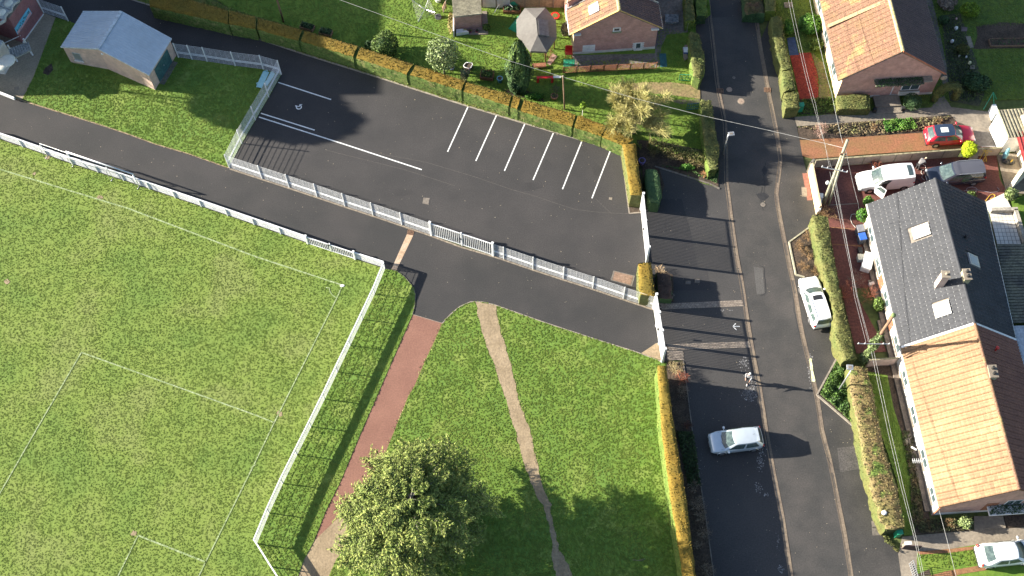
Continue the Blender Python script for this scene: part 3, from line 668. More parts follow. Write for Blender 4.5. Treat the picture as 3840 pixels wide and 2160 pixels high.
sheet("house_side_path", TT(3, 0, [(1535, -60), (1630, -60), (1665, 60), (1700, 200), (1830, 830), (1760, 860), (1640, 300), (1560, 120)]), 0.044, CONC_DARK)
sheet("veg_plot", SS([(3660, 100), (3750, 84), (3920, 92), (3920, 180), (3650, 185), (3665, 135)]), 0.045, SOIL)
sheet("dark_border", SS([(3530, 60), (3600, 50), (3650, 200), (3680, 290), (3690, 360), (3670, 400), (3560, 380), (3545, 200)]), 0.045, mat("dark_border_soil", (0.035, 0.04, 0.02), (0.06, 0.06, 0.03), scale=14, fine=60, fine_amt=0.5))
sheet("flower_bed", TT(3, 0, [(300, 1285), (600, 1255), (1250, 1200), (1850, 1165), (1950, 1240), (2000, 1280), (1600, 1290), (1560, 1335), (800, 1385), (320, 1405)]), 0.030, SOIL, depth=0.06)
sheet("terracotta_drive", TT(3, 0, [(320, 1410), (800, 1385), (1560, 1335), (1600, 1290), (2000, 1280), (2250, 1320), (2300, 1449)]) + TT(3, 1, [(2400, 60), (1900, 45), (1000, 105), (440, 150), (345, 120), (325, 0)]), 0.016, TERRA)
sheet("drive_asphalt", TT(3, 0, [(2060, 1300), (2250, 1320), (2300, 1449)]) + TT(3, 1, [(2300, 30), (1990, 20), (2000, -60)]), 0.022, CONC_DARK)
sheet("drive_path", TT(3, 0, [(1950, 1240), (2250, 1290), (2250, 1330), (2060, 1315)]), 0.026, CONC)
YARD = TT(3, 1, [(455, 238), (1000, 200), (1900, 130), (2300, 115), (2330, 350), (2400, 480), (2180, 600), (1600, 900), (1000, 1449), (850, 1449)]) + TT(3, 2, [(1200, 640), (890, 660), (800, 300), (740, 0)]) + TT(3, 1, [(720, 1449), (640, 1000), (600, 720), (540, 700)])
sheet("brick_yard", YARD, 0.012, REDPAVE)
sheet("yard_threshold", TT(3, 1, [(600, 612), (910, 595), (915, 603), (600, 620)]), 0.018, CONC)
sheet("yard_joint", TT(3, 1, [(630, 835), (890, 855), (890, 862), (630, 842)]), 0.018, TERRA)
sheet("yard_joint_south", TT(3, 1, [(650, 1005), (935, 1022), (935, 1032), (650, 1014)]), 0.018, TERRA)
sheet("yard_slab", TT(3, 1, [(2300, 110), (2576, 80), (2650, 500), (2400, 500)]), 0.018, CONC)
sheet("strip_lawn", TT(3, 2, [(960, 830), (1200, 880), (1260, 1200), (1340, 1449)]) + TT(3, 3, [(1440, 300), (1520, 850), (1450, 1040), (1370, 1040), (1300, 500), (1130, 0)]) + TT(3, 2, [(1090, 1449), (1040, 1100)]), 0.034, LAWN, depth=0.08)
sheet("strip_bed", TT(3, 2, [(990, 780), (1270, 780), (1290, 860), (1360, 1100), (1440, 1449)]) + TT(3, 3, [(1560, 500), (1630, 890), (2060, 860), (2060, 985), (1540, 1030), (1450, 1040), (1520, 850), (1440, 300), (1340, 0)]) + TT(3, 2, [(1340, 1449), (1260, 1200), (1200, 880), (960, 830)]), 0.030, SOIL, depth=0.08)
sheet("house_drive", TT(3, 3, [(1350, 1055), (1540, 1035), (2060, 990), (2576, 960), (2800, 945), (2800, 1105), (2576, 1110), (2060, 1140), (1700, 1200), (1500, 1215), (1500, 1449), (1540, 1700), (1400, 1700), (1340, 1449), (1310, 1230)]), 0.010, CONC)
sheet("front_step_slab", TT(3, 3, [(2070, 850), (2360, 850), (2390, 970), (2070, 995)]), 0.10, CONC, depth=0.16)
sheet("dark_bed", TT(3, 3, [(2370, 840), (2800, 820), (2800, 945), (2390, 965)]), 0.030, SOIL, depth=0.08)
sheet("drive_grass", TT(3, 3, [(1500, 1215), (1700, 1200), (2060, 1140), (2800, 1105), (2800, 1700), (1540, 1700), (1500, 1449)]), 0.026, GARDENM, depth=0.06)
sheet("drive_track", TT(3, 3, [(1500, 1205), (1800, 1180), (2080, 1150), (2100, 1180), (1850, 1215), (1520, 1235)]), 0.040, TERRA)
sheet("drive_track_south", TT(3, 3, [(1620, 1449), (1800, 1400), (2150, 1340), (2200, 1390), (1950, 1430), (1850, 1460)]), 0.040, TERRA)
sheet("wheel_track_bottom", TT(3, 3, [(1470, 1449), (1620, 1380), (1640, 1449)]), 0.036, SOIL)

# seams in the tarmac
SEAM = mat("tar_seam", (0.060, 0.054, 0.050), (0.085, 0.075, 0.068), rough=.9, scale=30, fine=90, fine_amt=.3); DARKSEAM = mat("dark_tar", (.018, .018, .02), (.03, .029, .03), rough=.7)
b = MB()
for pts in (TT(1, 1, [(1200, 90), (1700, 180), (2200, 330), (2576, 460)]) + TT(2, 1, [(250, 530), (420, 590), (640, 660), (900, 690), (1180, 702)]), TT(1, 1, [(700, 60), (1500, 260), (2000, 420)]), TT(2, 1, [(850, 560), (1000, 700)])): strip_mb(b, resample(pts, .8), .045, .0095)
tag(b.build("tarmac_seam", SEAM), kind='structure')
b = MB()
for pts in (SS([(2858, 700), (2850, 740), (2862, 790)]), SS([(2870, 610), (2862, 650), (2868, 700), (2860, 735)]), TT(3, 2, [(250, 100), (275, 300), (330, 520)]), SS([(2848, 996), (2866, 1004), (2872, 1100), (2852, 1108)]), SS([(3090, 1700), (3130, 1760), (3200, 1765)])): strip_mb(b, ragged(pts, .05, .25, 6), .05, .0075)
tag(b.build("crack_filler", DARKSEAM), kind='structure')
for k, (c_, rx_, ry_) in enumerate(((S(2860, 735), .55, .4), (S(2868, 640), .25, .5), (S(1990, 700), 1.1, .5), (S(1500, 720), 1.4, .4), (S(2240, 640), .5, .7), (S(2180, 560), .5, .3), (S(2050, 620), .4, .6))):
    g = random.Random(k); sheet("oil_stain", [(c_.x+rx_*math.cos(t*.55)*g.uniform(.7, 1.1), c_.y+ry_*math.sin(t*.55)*g.uniform(.7, 1.1)) for t in range(11)], .0085 if k > 1 else .0072, DARKSEAM if k < 2 else mat("stained_asphalt", (.030, .028, .028), (.037, .034, .034), rough=.8, scale=8, fine=120, fine_amt=.3))
# painted marks, covers
mk = MB()
for (x0, y0, x1, y1) in ((1178, 267, 1126, 382), (1249, 290, 1197, 405), (1320, 312, 1269, 430), (1392, 335, 1341, 453), (1463, 357, 1415, 476), (1535, 380, 1489, 499)):
    b = MB(); strip_mb(b, [V(x0, y0), V(x1, y1)], 0.105, 0.012); o = b.build("parking_line", LINE); o["kind"] = 'structure'
for pts in (TT(1, 0, [(225, 830), (755, 1002)]), TT(1, 0, [(50, 1140), (590, 1310)]), TT(1, 0, [(30, 1178), (880, 1449)]) + TT(1, 1, [(1668, 259)])):
    b = MB(); strip_mb(b, pts, 0.11, 0.012); o = b.build("parking_line", LINE); o["kind"] = 'structure'
def mark(name, polys, z=0.012, m=LINE):
    b = MB()
    for p in polys: b.face([(q[0], q[1], z) for q in p])
    o = b.build(name, m); o["kind"] = 'structure'; return o
# wheelchair pictogram: head, back, seat, wheel arc, footrest
wc = T(1, 0, 432, 1078); polys = []
ux = (T(1, 0, 532, 1078)-T(1, 0, 432, 1078)).normalized(); uy = Vector((-ux.y, ux.x, 0))
def wp(a, b_): return wc + ux*a + uy*b_
def ring(r0, r1, a0, a1, n=14):
    for i in range(n):
        t0 = a0+(a1-a0)*i/n; t1 = a0+(a1-a0)*(i+1)/n
        polys.append([wp(r0*math.cos(t0), r0*math.sin(t0)), wp(r1*math.cos(t0), r1*math.sin(t0)), wp(r1*math.cos(t1), r1*math.sin(t1)), wp(r0*math.cos(t1), r0*math.sin(t1))])
ring(.17, .27, math.radians(-200), math.radians(75))
polys.append([wp(-.28+.07*math.cos(t*.785), .12+.07*math.sin(t*.785)) for t in range(8)])
polys.append([wp(-.24, .06), wp(-.02, .02), wp(.0, .10), wp(-.20, .14)])
polys.append([wp(-.02, .02), wp(.06, .03), wp(.10, .28), wp(.03, .28)])
polys.append([wp(.05, .23), wp(.27, .24), wp(.27, .31), wp(.05, .30)])
mark("wheelchair_symbol", polys, 0.013)
# faded bicycle arrow and worn paint flecks on the forecourt
FADED = mat("faded_paint", (0.32, 0.31, 0.30), (0.20, 0.19, 0.19), scale=40, fine=120, fine_amt=0.4)
b = MB()
for pts in (TT(2, 2, [(2222, 387), (2292, 387)]), TT(2, 2, [(2222, 387), (2252, 357)]), TT(2, 2, [(2222, 387), (2258, 422)])): strip_mb(b, pts, 0.07, 0.014)
o = b.build("painted_arrow", LINE); o["kind"] = 'structure'
b = MB(); g = random.Random(4)
def flecks(cx, cy, rx, ry, n, s=0.06, c=2, r=2):
    for _ in range(n):
        p = T(c, r, cx+g.gauss(0, 1)*rx, cy+g.gauss(0, 1)*ry); k = g.uniform(.4, 1.3)*s
        a = g.uniform(0, 3.14); q = [(p.x+k*math.cos(a+t*1.05)*g.uniform(.5, 1), p.y+k*math.sin(a+t*1.05)*g.uniform(.5, 1), 0.0155) for t in range(6)]
        b.face(q)
flecks(2330, 760, 28, 35, 60); flecks(2400, 1080, 30, 30, 110); flecks(2340, 1060, 20, 25, 40); flecks(2420, 1000, 30, 40, 40)
flecks(2500, 300, 18, 60, 70, .05, 2, 3); flecks(2480, 560, 20, 30, 40, .05, 2, 3); flecks(2520, 160, 18, 40, 50, .05, 2, 3); flecks(2570, 630, 20, 10, 12, .07, 2, 3)
flecks(2200, 225, 12, 2, 8); flecks(2110, 225, 8, 3, 10, .07); flecks(1905, 350, 12, 90, 18, .03, 2, 3); flecks(130, 1380, 14, 18, 30, .07, 3, 3); flecks(100, 1100, 10, 50, 22, .04, 3, 3)
flecks(430, 830, 12, 70, 90, .07, 3, 2)
o = b.build("worn_paint_flecks", FADED); o["kind"] = 'stuff'; tag(o, "scattered flecks of worn pale paint on the forecourt asphalt", "paint flecks")
o = mark("yellow_kerb_mark", [TT(3, 2, [(415, 712), (436, 712), (450, 790), (452, 830), (425, 830)]), TT(3, 2, [(430, 832), (452, 832), (476, 930), (470, 948), (440, 940)])], 0.028, mat("yellow_white_paint", (0.70, 0.72, 0.30), (0.62, 0.60, 0.48), scale=50, fine=90, fine_amt=0.3))

# chalk lines on the pitch
b = MB(); CZ = 0.052
for pts, w in ((TT(0, 1, [(-60, 240), (0, 257), (1288, 650), (2576, 1137)]) + TT(1, 1, [(860, 1420)]), .13),
               (TT(1, 1, [(870, 1425)]) + TT(1, 2, [(810, 110), (185, 1355)]) + TT(0, 3, [(2576, 290), (2070, 1310), (1990, 1475)]), .10),
               (TT(0, 2, [(820, 650), (2576, 1282)]) + TT(1, 2, [(185, 1357)]), .11),
               (TT(0, 2, [(820, 650), (355, 1449)]) + TT(0, 3, [(0, 620), (-150, 860)]), .10),
               (TT(0, 3, [(1390, 1042), (2075, 1312)]), .13), (TT(0, 3, [(1390, 1042), (1190, 1449), (1130, 1560)]), .10)):
    strip_mb(b, pts, w, CZ)
strip_mb(b, TT(1, 1, [(705, 1449)]) + TT(1, 2, [(735, 0), (745, 40), (770, 75), (808, 98)]), .09, CZ+.004)
strip_mb(b, TT(0, 3, [(2576, 330), (2530, 355), (2535, 395)]) , .06, CZ+.004)
o = b.build("pitch_lines", CHALK); o["kind"] = 'structure'
b = MB(); b.ell(T(1, 1, 868, 1425, .06), (.2, .12, .02), 10, 4); tag(b.build("corner_spot", LINE), kind='structure')
for k, (c, r, x, y, s) in enumerate(((0, 1, 1005, 538, .32), (0, 1, 345, 300, .22), (0, 1, 70, 1385, .3), (0, 3, 1350, 1020, .3), (1, 2, 240, 1265, .3), (0, 1, 480, 140, .3))):
    p = T(c, r, x, y); g = random.Random(k); sheet("bare_patch", [(p.x+s*math.cos(t*.7)*g.uniform(.5, 1), p.y+s*math.sin(t*.7)*g.uniform(.5, 1)) for t in range(9)], 0.046, EARTH)

# drain channel across the access path, grate, plates and covers
sheet("drain_strip", TT(1, 1, [(1520, 905), (1585, 915), (1415, 1265), (1362, 1262)]), 0.006, mat("rusty_concrete", (0.40, 0.27, 0.17), (0.48, 0.36, 0.26), scale=12, fine=60, fine_amt=0.25))
def grate(name, quad, label, n=5, z=0.012, parent=None):
    c = sum((Vector(q) for q in quad), Vector())/4; t = thing(name, label, "drain grate", (c.x, c.y, 0))
    b = MB(); b.face([(q[0], q[1], z-.004) for q in quad]); b.build("pit", mat("drain_pit", (0.03, 0.02, 0.015), (0.05, 0.035, 0.02)), t)
    b = MB(); A, B_, C_, D_ = [Vector((q[0], q[1], z)) for q in quad]
    for i in range(n+1):
        u = i/n; b.bar(A.lerp(B_, u), D_.lerp(C_, u), .035, .02)
    for i in range(4):
        u = i/3; b.bar(A.lerp(D_, u), B_.lerp(C_, u), .035, .02)
    b.build("bars", mat("rusty_iron", (0.30, 0.17, 0.10), (0.22, 0.12, 0.08), scale=30, fine=90), t); return t
grate("drain_grate", TT(1, 1, [(1530, 862), (1592, 872), (1578, 918), (1522, 908)]), "rusty grate at the upper end of the drain strip below the wire fence", 4)
grate("drain_grate", SS([(2688, 332), (2712, 334), (2712, 350), (2688, 347)]), "rusty street drain beside the round manhole on the left road edge", 4, .03)
grate("drain_grate", SS([(2866, 329), (2890, 331), (2889, 346), (2866, 345)]), "dark street drain in the right gutter opposite the round manhole", 4, .03)
def manhole(c, r, label, m, rim=None, z=0.008):
    t = thing("manhole_cover", label, "manhole", (c.x, c.y, 0))
    b = MB()
    b.face([(c.x+r*1.25*math.cos(k*.393), c.y+r*1.25*math.sin(k*.393), z) for k in range(16)]); b.build("collar", rim or CONC, t)
    b = MB(); b.prism([(c.x+r*math.cos(k*.393), c.y+r*math.sin(k*.393)) for k in range(16)], z+.002, z+.014); b.ell((c.x, c.y, z+.012), (.04, .04, .02), 6, 4)
    b.build("lid", m, t); return t
RUSTPALE = mat("pale_iron", (0.34, 0.25, 0.19), (0.28, 0.20, 0.15), scale=20, fine=80, fine_amt=0.3)
manhole(S(2735, 336), .27, "round pale manhole in a tarred ring near the left drain", RUSTPALE, ASPH_NEW)
manhole(S(2779, 380), .27, "round pale manhole in mid road above the tree shade", RUSTPALE)
manhole(S(2752, 291), .15, "small dim round cover in the shaded road above the manholes", CONC_DARK, ASPH_NEW, .010)
manhole(T(2, 1, 2525, 610), .22, "dark round cover in the road by the cracked asphalt", CONC_DARK, ASPH_SIDE)
def plate(name, quad, label, m, z=0.012, cat="cover"):
    c = sum((Vector(q) for q in quad), Vector())/4; t = thing(name, label, cat, (c.x, c.y, 0))
    q2 = [c + (Vector(q)-c)*1.18 for q in quad]
    b = MB(); b.face([(q[0], q[1], z-.004) for q in q2]); b.build("frame", CONC_DARK, t)
    b = MB(); b.prism(quad, z-.003, z+.01); b.build("lid", m, t); return t
plate("inspection_cover", TT(1, 1, [(1690, 545), (1745, 550), (1735, 605), (1680, 595)]), "square metal inspection cover in the middle of the car park", CONC_DARK)
plate("inspection_cover", TT(2, 1, [(978, 538), (1008, 540), (1005, 562), (976, 558)]), "small pale square cover right of the last parking line", CONC)
plate("steel_plate", TT(2, 1, [(1035, 1285), (1218, 1330), (1192, 1418), (1010, 1368)]), "large brown rusty plate beside the wire fence at the gate hedge", mat("rust_brown", (0.20, 0.12, 0.08), (0.26, 0.17, 0.12), scale=12, fine=60, fine_amt=0.35), cat="plate")
plate("inspection_cover", TT(2, 1, [(1750, 1375), (1800, 1378), (1795, 1410), (1745, 1408)]), "left one of two square covers outside the big gate", CONC_DARK)
plate("inspection_cover", TT(2, 1, [(1842, 1358), (1892, 1360), (1885, 1400), (1838, 1395)]), "right one of two square covers outside the big gate", CONC_DARK)
plate("inspection_cover", TT(3, 3, [(1050, 965), (1120, 965), (1130, 1030), (1058, 1035)]), "lower square cover set in the pavement by the end of the right hedge", CONC_DARK)
plate("inspection_cover", TT(3, 3, [(1045, 900), (1110, 895), (1118, 955), (1052, 958)]), "upper square cover holding a round lid by the end of the right hedge", CONC_DARK)
plate("inspection_cover", TT(0, 0, [(140, 875), (190, 870), (192, 905), (145, 910)]), "square slab cover in the sunlit corner of the school yard", CONC)
plate("pavement_slab", TT(3, 1, [(340, 440), (390, 440), (395, 525), (345, 525)]), "pale square slab on the pavement by the yellow wall", CONC)
sheet("red_pavement_strip", TT(3, 1, [(345, 295), (400, 290), (445, 565), (395, 568)]), 0.010, mat("red_strip", (0.22, 0.09, 0.07), (0.27, 0.12, 0.09)))

# paver bands: every block its own piece
BLK = [None]
def pavers(name, A, B_, C_, D_, nu, nv, z, m, limit=300):
    """blocks in quad A-B (long side) D-C"""
    root = thing(name, None, None, (0, 0, 0)); tag(root, kind='structure')
    A, B_, C_, D_ = map(Vector, (A, B_, C_, D_)); me = None
    for j in range(nv):
        for i in range(nu):
            off = 0.5*(j % 2)/nu
            u0 = min(1, i/nu+off); u1 = min(1, (i+1)/nu+off)
            if u1-u0 < 0.4/nu: continue
            v = (j+.5)/nv; u = (u0+u1)/2
            p = A.lerp(B_, u).lerp(D_.lerp(C_, u), v)
            L = (B_-A).length/nu; W = (D_-A).length/nv; d = (B_-A)
            if me is None:
                b = MB(); b.box((0, 0, 0), (L-.02, W-.02, .03)); o = b.build("paver", m); me = o.data; o.parent = root
            else: o = link("paver", me, root)
            o.location = (p.x, p.y, z-.02+random.uniform(-.003, .003)); o.rotation_euler = (random.uniform(-.02, .02), random.uniform(-.02, .02), math.atan2(d.y, d.x))
    b = MB(); b.face([(q.x, q.y, z-.006) for q in (A, B_, C_, D_)]); b.build("joint_bed", mat("joint_sand", (0.045, 0.04, 0.035), (0.06, 0.05, 0.04)), root)
    return root
PAV = mat("paver_block", (0.21, 0.17, 0.14), (0.30, 0.25, 0.20), rough=.85, scale=30, fine=50, fine_amt=0.3)
pavers("paver_band", *TT(2, 2, [(1480, 160), (2312, 122), (2325, 184), (1490, 218)]), 30, 4, 0.014, PAV)
pavers("paver_band", *TT(2, 2, [(1560, 567), (2385, 537), (2395, 600), (1565, 626)]), 30, 4, 0.014, PAV)
pavers("paver_apron", *TT(2, 2, [(1562, 632), (1722, 632), (1726, 728), (1566, 728)]), 6, 6, 0.014, PAV)

# scattered leaves and stones (too many to count)
b = MB(); g = random.Random(9)
for poly, n, z in ((CP, 230, .010), (APATH, 200, .006), (FORE, 140, .014), (LG+RG[::-1], 90, .006), (PAVR+RG[::-1], 60, .012)):
    xs = [p[0] for p in poly]; ys = [p[1] for p in poly]; P = np.column_stack([RNG.uniform(min(xs), max(xs), n*3), RNG.uniform(max(18, min(ys)), min(78, max(ys)), n*3)])
    for x, y in P[in_poly(P, poly)][:n]:
        s = g.uniform(.015, .045); a = g.uniform(0, 6)
        b.face([(x+s*math.cos(a+k*1.57)*(1 if k % 2 else .6), y+s*math.sin(a+k*1.57)*(1 if k % 2 else .6), z+g.uniform(0.004, .02)) for k in range(4)])
o = b.build("fallen_leaves", mat("dry_leaf", (0.30, 0.24, 0.15), (0.42, 0.36, 0.26), island=.6)); tag(o, "small dry leaves and grit scattered over the asphalt", "leaf litter", kind='stuff')

# grass
tufts("pitch_grass", "short mown grass of the football pitch", PITCHPOLY, [], 0.040, 75, TUFT_P, .034, .030, .2)
tufts("strip_grass", "grass strip between white barrier and red path", STRIP, [], 0.05, 75, TUFT_L, .04, .042, .2)
tufts("lawn_grass", "lush lawn either side of the worn footpath", LAWNP, [DPATH], 0.05, 75, TUFT_L, .042, .044, .2)
tufts("school_grass", "rough grass around the blue roofed shed", SHEDLAWN, [TT(0, 0, [(450, 690), (520, 640), (540, 700), (490, 760), (430, 740)])], 0.05, 75, TUFT_L, .042, .044, .2)
tufts("garden_grass", "bright garden grass beyond the long hedge", GARD, [TT(2, 0, [(620, 620), (1450, 590), (1480, 280), (1770, 330), (1720, -40), (600, -40)]), TT(2, 0, [(1000, 880), (1600, 830), (1890, 870), (1895, 1000), (1600, 960)]), TT(2, 1, [(1290, -40), (1500, -20), (1900, 60), (2090, 180), (2060, 430), (1600, 250), (1350, 230)])], 0.05, 70, TUFT_L, .042, .044, .25)
tufts("verge_grass", "unkempt grass along the foot of the long hedge", VERGE, [], 0.045, 70, mat("verge_blades", (0.15, 0.20, 0.03), (0.24, 0.22, 0.06), scale=10, fine=60, fine_amt=.4, trans=.25), .038, .06, .5)
tufts("east_grass", "dim grass of the gardens east of the street", EASTG, [TT(3, 0, [(215, 540), (430, 530), (505, 990), (320, 1000)]), SS([(3660, 100), (3920, 92), (3920, 180), (3650, 185)]), TT(3, 0, [(190, 385), (270, 375), (310, 555), (215, 560)])], 0.045, 45, TUFT_L, .036, .05, .5)
tufts("strip_lawn_grass", "grass of the narrow strip lawn below the wires", TT(3, 2, [(970, 840), (1190, 885), (1250, 1200), (1335, 1449)]) + TT(3, 3, [(1430, 300), (1510, 850), (1440, 1030), (1375, 1030), (1310, 500), (1150, 0)]) + TT(3, 2, [(1100, 1449), (1050, 1100)]), [], 0.05, 75, TUFT_L, .042, .044, .2)
tufts("drive_grass_blades", "grass between the wheel tracks of the lower driveway", TT(3, 3, [(1500, 1240), (1800, 1220), (2090, 1180), (2700, 1150), (2700, 1340), (2150, 1330), (1640, 1380)]), [], 0.045, 80, TUFT_L, .04, .06, .4)
# ================================================================== BUILDINGS
CAMP = Vector((0, 0, CAM_H))
def on_wall(c, r, x, y, p0, p1):
    """point of the vertical plane through p0, p1 seen at a photo position; returns (distance along wall, height)"""
    g = T(c, r, x, y); d = g - CAMP
    w = Vector((p1[0]-p0[0], p1[1]-p0[1], 0)); n = Vector((-w.y, w.x, 0)).normalized()
    t = (Vector((p0[0], p0[1], 0)) - CAMP).dot(n)/d.dot(n); q = CAMP + d*t
    return (q - Vector((p0[0], p0[1], 0))).dot(w.normalized()), q.z
def wq(b, p0, p1, z0, z1, mi=0, u0=0):
    L = math.hypot(p1[0]-p0[0], p1[1]-p0[1])
    b.face([(p0[0], p0[1], z0), (p1[0], p1[1], z0), (p1[0], p1[1], z1), (p0[0], p0[1], z1)], mi, [(u0, z0), (u0+L, z0), (u0+L, z1), (u0, z1)])
def gable_face(b, p0, p1, ta, z0, ze0, ze1, zr, mi=0):
    L = math.hypot(p1[0]-p0[0], p1[1]-p0[1]); a = (p0[0]+(p1[0]-p0[0])*ta, p0[1]+(p1[1]-p0[1])*ta)
    b.face([(p0[0], p0[1], z0), (p1[0], p1[1], z0), (p1[0], p1[1], ze1), (a[0], a[1], zr), (p0[0], p0[1], ze0)], mi,
           [(0, z0), (L, z0), (L, ze1), (L*ta, zr), (0, ze0)])
def wall_box(parent, name, p0, p1, u0, u1, z0, z1, out, m, depth=0.05, bevel=0):
    """box standing proud of the wall by `out` (outward = right of p0->p1)"""
    d = Vector((p1[0]-p0[0], p1[1]-p0[1], 0)).normalized(); n = Vector((d.y, -d.x, 0))
    a = Vector((p0[0], p0[1], 0))+d*u0; e = Vector((p0[0], p0[1], 0))+d*u1
    b = MB(); B_ = [a - n*depth, e - n*depth, e + n*out, a + n*out]
    b.hexa([(q.x, q.y, z0) for q in B_], [(q.x, q.y, z1) for q in B_])
    return b.build(name, m, parent, bevel=bevel)
def window(parent, p0, p1, u0, u1, z0, z1, frame=WHITE, glass=GLASS, mull=1, sill=CONC, fw=0.07, name="window"):
    w = wall_box(parent, name, p0, p1, u0, u1, z0, z1, 0.02, frame)
    d = (u1-u0-fw*(mull+1))/mull
    for k in range(mull):
        wall_box(w, "pane", p0, p1, u0+fw+k*(d+fw), u0+fw+k*(d+fw)+d, z0+fw, z1-fw, 0.026, glass)
    if sill is not None: wall_box(w, "sill", p0, p1, u0-.08, u1+.08, z0-.09, z0-.004, 0.13, sill)
    return w
TILE_ME = {}
def tile_mesh(kind, w, l):
    k = (kind, round(w, 3), round(l, 3))
    xs = [0, .07, .14, .21, .28, .62, .90, 1.0] if kind == 'roll' else ([0, .12, .26, .38, .50, .62, .76, .88, 1.0])
    zs = [0.006, .020, .026, .018, .006, .004, .004, .006] if kind == 'roll' else [0.0, .045, .062, .045, .0, .045, .062, .045, .0]
    V_ = []; F = []
    n = len(xs)
    for j, (y, dz) in enumerate(((-0.5*l-.03, 0.020), (-0.5*l+.03, 0.026), (0.5*l, 0.002))):
        for x, z in zip(xs, zs): V_.append(((x-.5)*w*1.0, y, z*(1.5 if j == 1 and kind == 'roll' and x < .3 else 1)+dz))
    for x, z in zip(xs, zs): V_.append(((x-.5)*w, -0.5*l-.03, z*0.3-0.004))
    for i in range(n-1): F.append((i, i+1, n+i+1, n+i)); F.append((n+i, n+i+1, 2*n+i+1, 2*n+i)); F.append((3*n+i, 3*n+i+1, i+1, i))
    return V_, F, [1 if kind == 'roll' and k % 3 == 0 and 1 <= k//3 <= 3 else 0 for k in range(len(F))]
def tiles(roof, P00, P10, P11, P01, nu, nv, m, kind='roll', limit=300, holes=(), seed=1, jit=0.004, name="tile"):
    """P00->P10 along the eave, P01->P11 along the ridge"""
    P00, P10, P11, P01 = map(Vector, (P00, P10, P11, P01)); g = random.Random(seed); o_ = org(roof)
    items = []
    for i in range(nu):
        for j in range(nv):
            u, v = (i+.5)/nu, (j+.5)/nv
            if any(a <= u <= c and b <= v <= d for a, b, c, d in holes): continue
            p = P00.lerp(P10, u).lerp(P01.lerp(P11, u), v); items.append((abs(u*0+p.x)*0 + (p - Vector((12, 46, 0))).length, u, v, p))
    items.sort(key=lambda t: t[0])
    e = ((P10-P00)+(P11-P01)).normalized(); s = ((P01-P00)+(P11-P10)); s = (s - e*s.dot(e)).normalized(); n = e.cross(s)
    if n.z < 0: e = -e; n = -n
    w = (P10-P00).length/nu; l = ((P01-P00).length)/nv
    VV_, FF, MI_ = tile_mesh(kind, w*(.97 if kind == 'double' else 1.0), l); R = Matrix((e, s, n)).transposed()
    me = bpy.data.meshes.new(name); me.from_pydata(VV_, [], FF); me.materials.append(m); me.materials.append(TILE_GLINT); me.polygons.foreach_set("material_index", MI_); me.polygons.foreach_set("use_smooth", [True]*len(FF)); me.update()
    rest_v = []; rest_f = []
    RN = R.to_4x4()
    for k, (_, u, v, p) in enumerate(items):
        q = p + n*(0.012+g.uniform(-jit, jit)); tw = Matrix.Rotation(g.gauss(0, .008), 3, 'Z') @ Matrix.Rotation(g.gauss(0, .012), 3, 'X')
        if k < limit:
            o = link(name, me, roof); o.location = q - o_; o.rotation_euler = (R @ tw).to_euler()
        else:
            M = R @ tw; i0 = len(rest_v)
            rest_v += [tuple(M @ Vector(a) + q - o_) for a in VV_]; rest_f += [tuple(i0+t for t in f) for f in FF]
    if rest_v:
        m2 = bpy.data.meshes.new("tiles"); m2.from_pydata(rest_v, [], rest_f); m2.materials.append(m); m2.materials.append(TILE_GLINT); m2.polygons.foreach_set("material_index", MI_*(len(rest_f)//len(FF))); m2.polygons.foreach_set("use_smooth", [True]*len(rest_f)); m2.update()
        o = link("tiles", m2, roof); o["kind"] = "stuff"
def slab(b, pts, th=0.12, mi=0):
    """sloping roof slab, pts counter-clockwise seen from above"""
    b.hexa([(p[0], p[1], p[2]-th) for p in pts], [tuple(p) for p in pts], mi)
def ridge_caps(roof, a, e, m, L=0.42, r=0.13, name="ridge_tile"):
    ps = resample([a, e], L); me = None
    for p, q in zip(ps, ps[1:]):
        d = (q-p); c = (p+q)/2
        if me is None:
            b = MB(); n = 7; hl = d.length/2*0.98
            pr = [(r*math.cos(math.pi*k/(n-1)), r*math.sin(math.pi*k/(n-1))*.8) for k in range(n)]
            for k in range(n-1): b.face([(-hl, pr[k][0], pr[k][1]), (-hl, pr[k+1][0], pr[k+1][1]), (hl, pr[k+1][0]*.9, pr[k+1][1]*.9), (hl, pr[k][0]*.9, pr[k][1]*.9)])
            b.face([(-hl, y, z) for y, z in pr])
            o = b.build(name, m); me = o.data; o.parent = roof
        else: o = link(name, me, roof)
        o.location = c - org(roof); o.rotation_euler = (random.uniform(-.03, .03), 0, math.atan2(d.y, d.x))
def gutter(parent, a, e, m, r=0.07):
    b = MB(); b.tube([a, e], r, 7); return b.build("rain_gutter", m, parent, smooth=True)
def roof_window(house, P00, P10, P11, P01, u0, v0, u1, v1, frame=RENDER_W, name="roof_window"):
    P00, P10, P11, P01 = map(Vector, (P00, P10, P11, P01))
    def q(u, v, h): 
        p = P00.lerp(P10, u).lerp(P01.lerp(P11, u), v); n = (P10-P00).cross(P01-P00).normalized(); n = n if n.z > 0 else -n; return p + n*h
    b = MB(); b.hexa([q(u0, v0, 0), q(u1, v0, 0), q(u1, v1, 0), q(u0, v1, 0)], [q(u0, v0, .14), q(u1, v0, .14), q(u1, v1, .16), q(u0, v1, .16)])
    w = b.build(name, frame, house, bevel=.01)
    du = (u1-u0)*.13; dv = (v1-v0)*.14
    b = MB(); b.hexa([q(u0+du, v0+dv, .13), q(u1-du, v0+dv, .13), q(u1-du, v1-dv, .13), q(u0+du, v1-dv, .13)], [q(u0+du, v0+dv, .155), q(u1-du, v0+dv, .155), q(u1-du, v1-dv, .175), q(u0+du, v1-dv, .175)])
    b.build("pane", SKYGLASS, w); return w

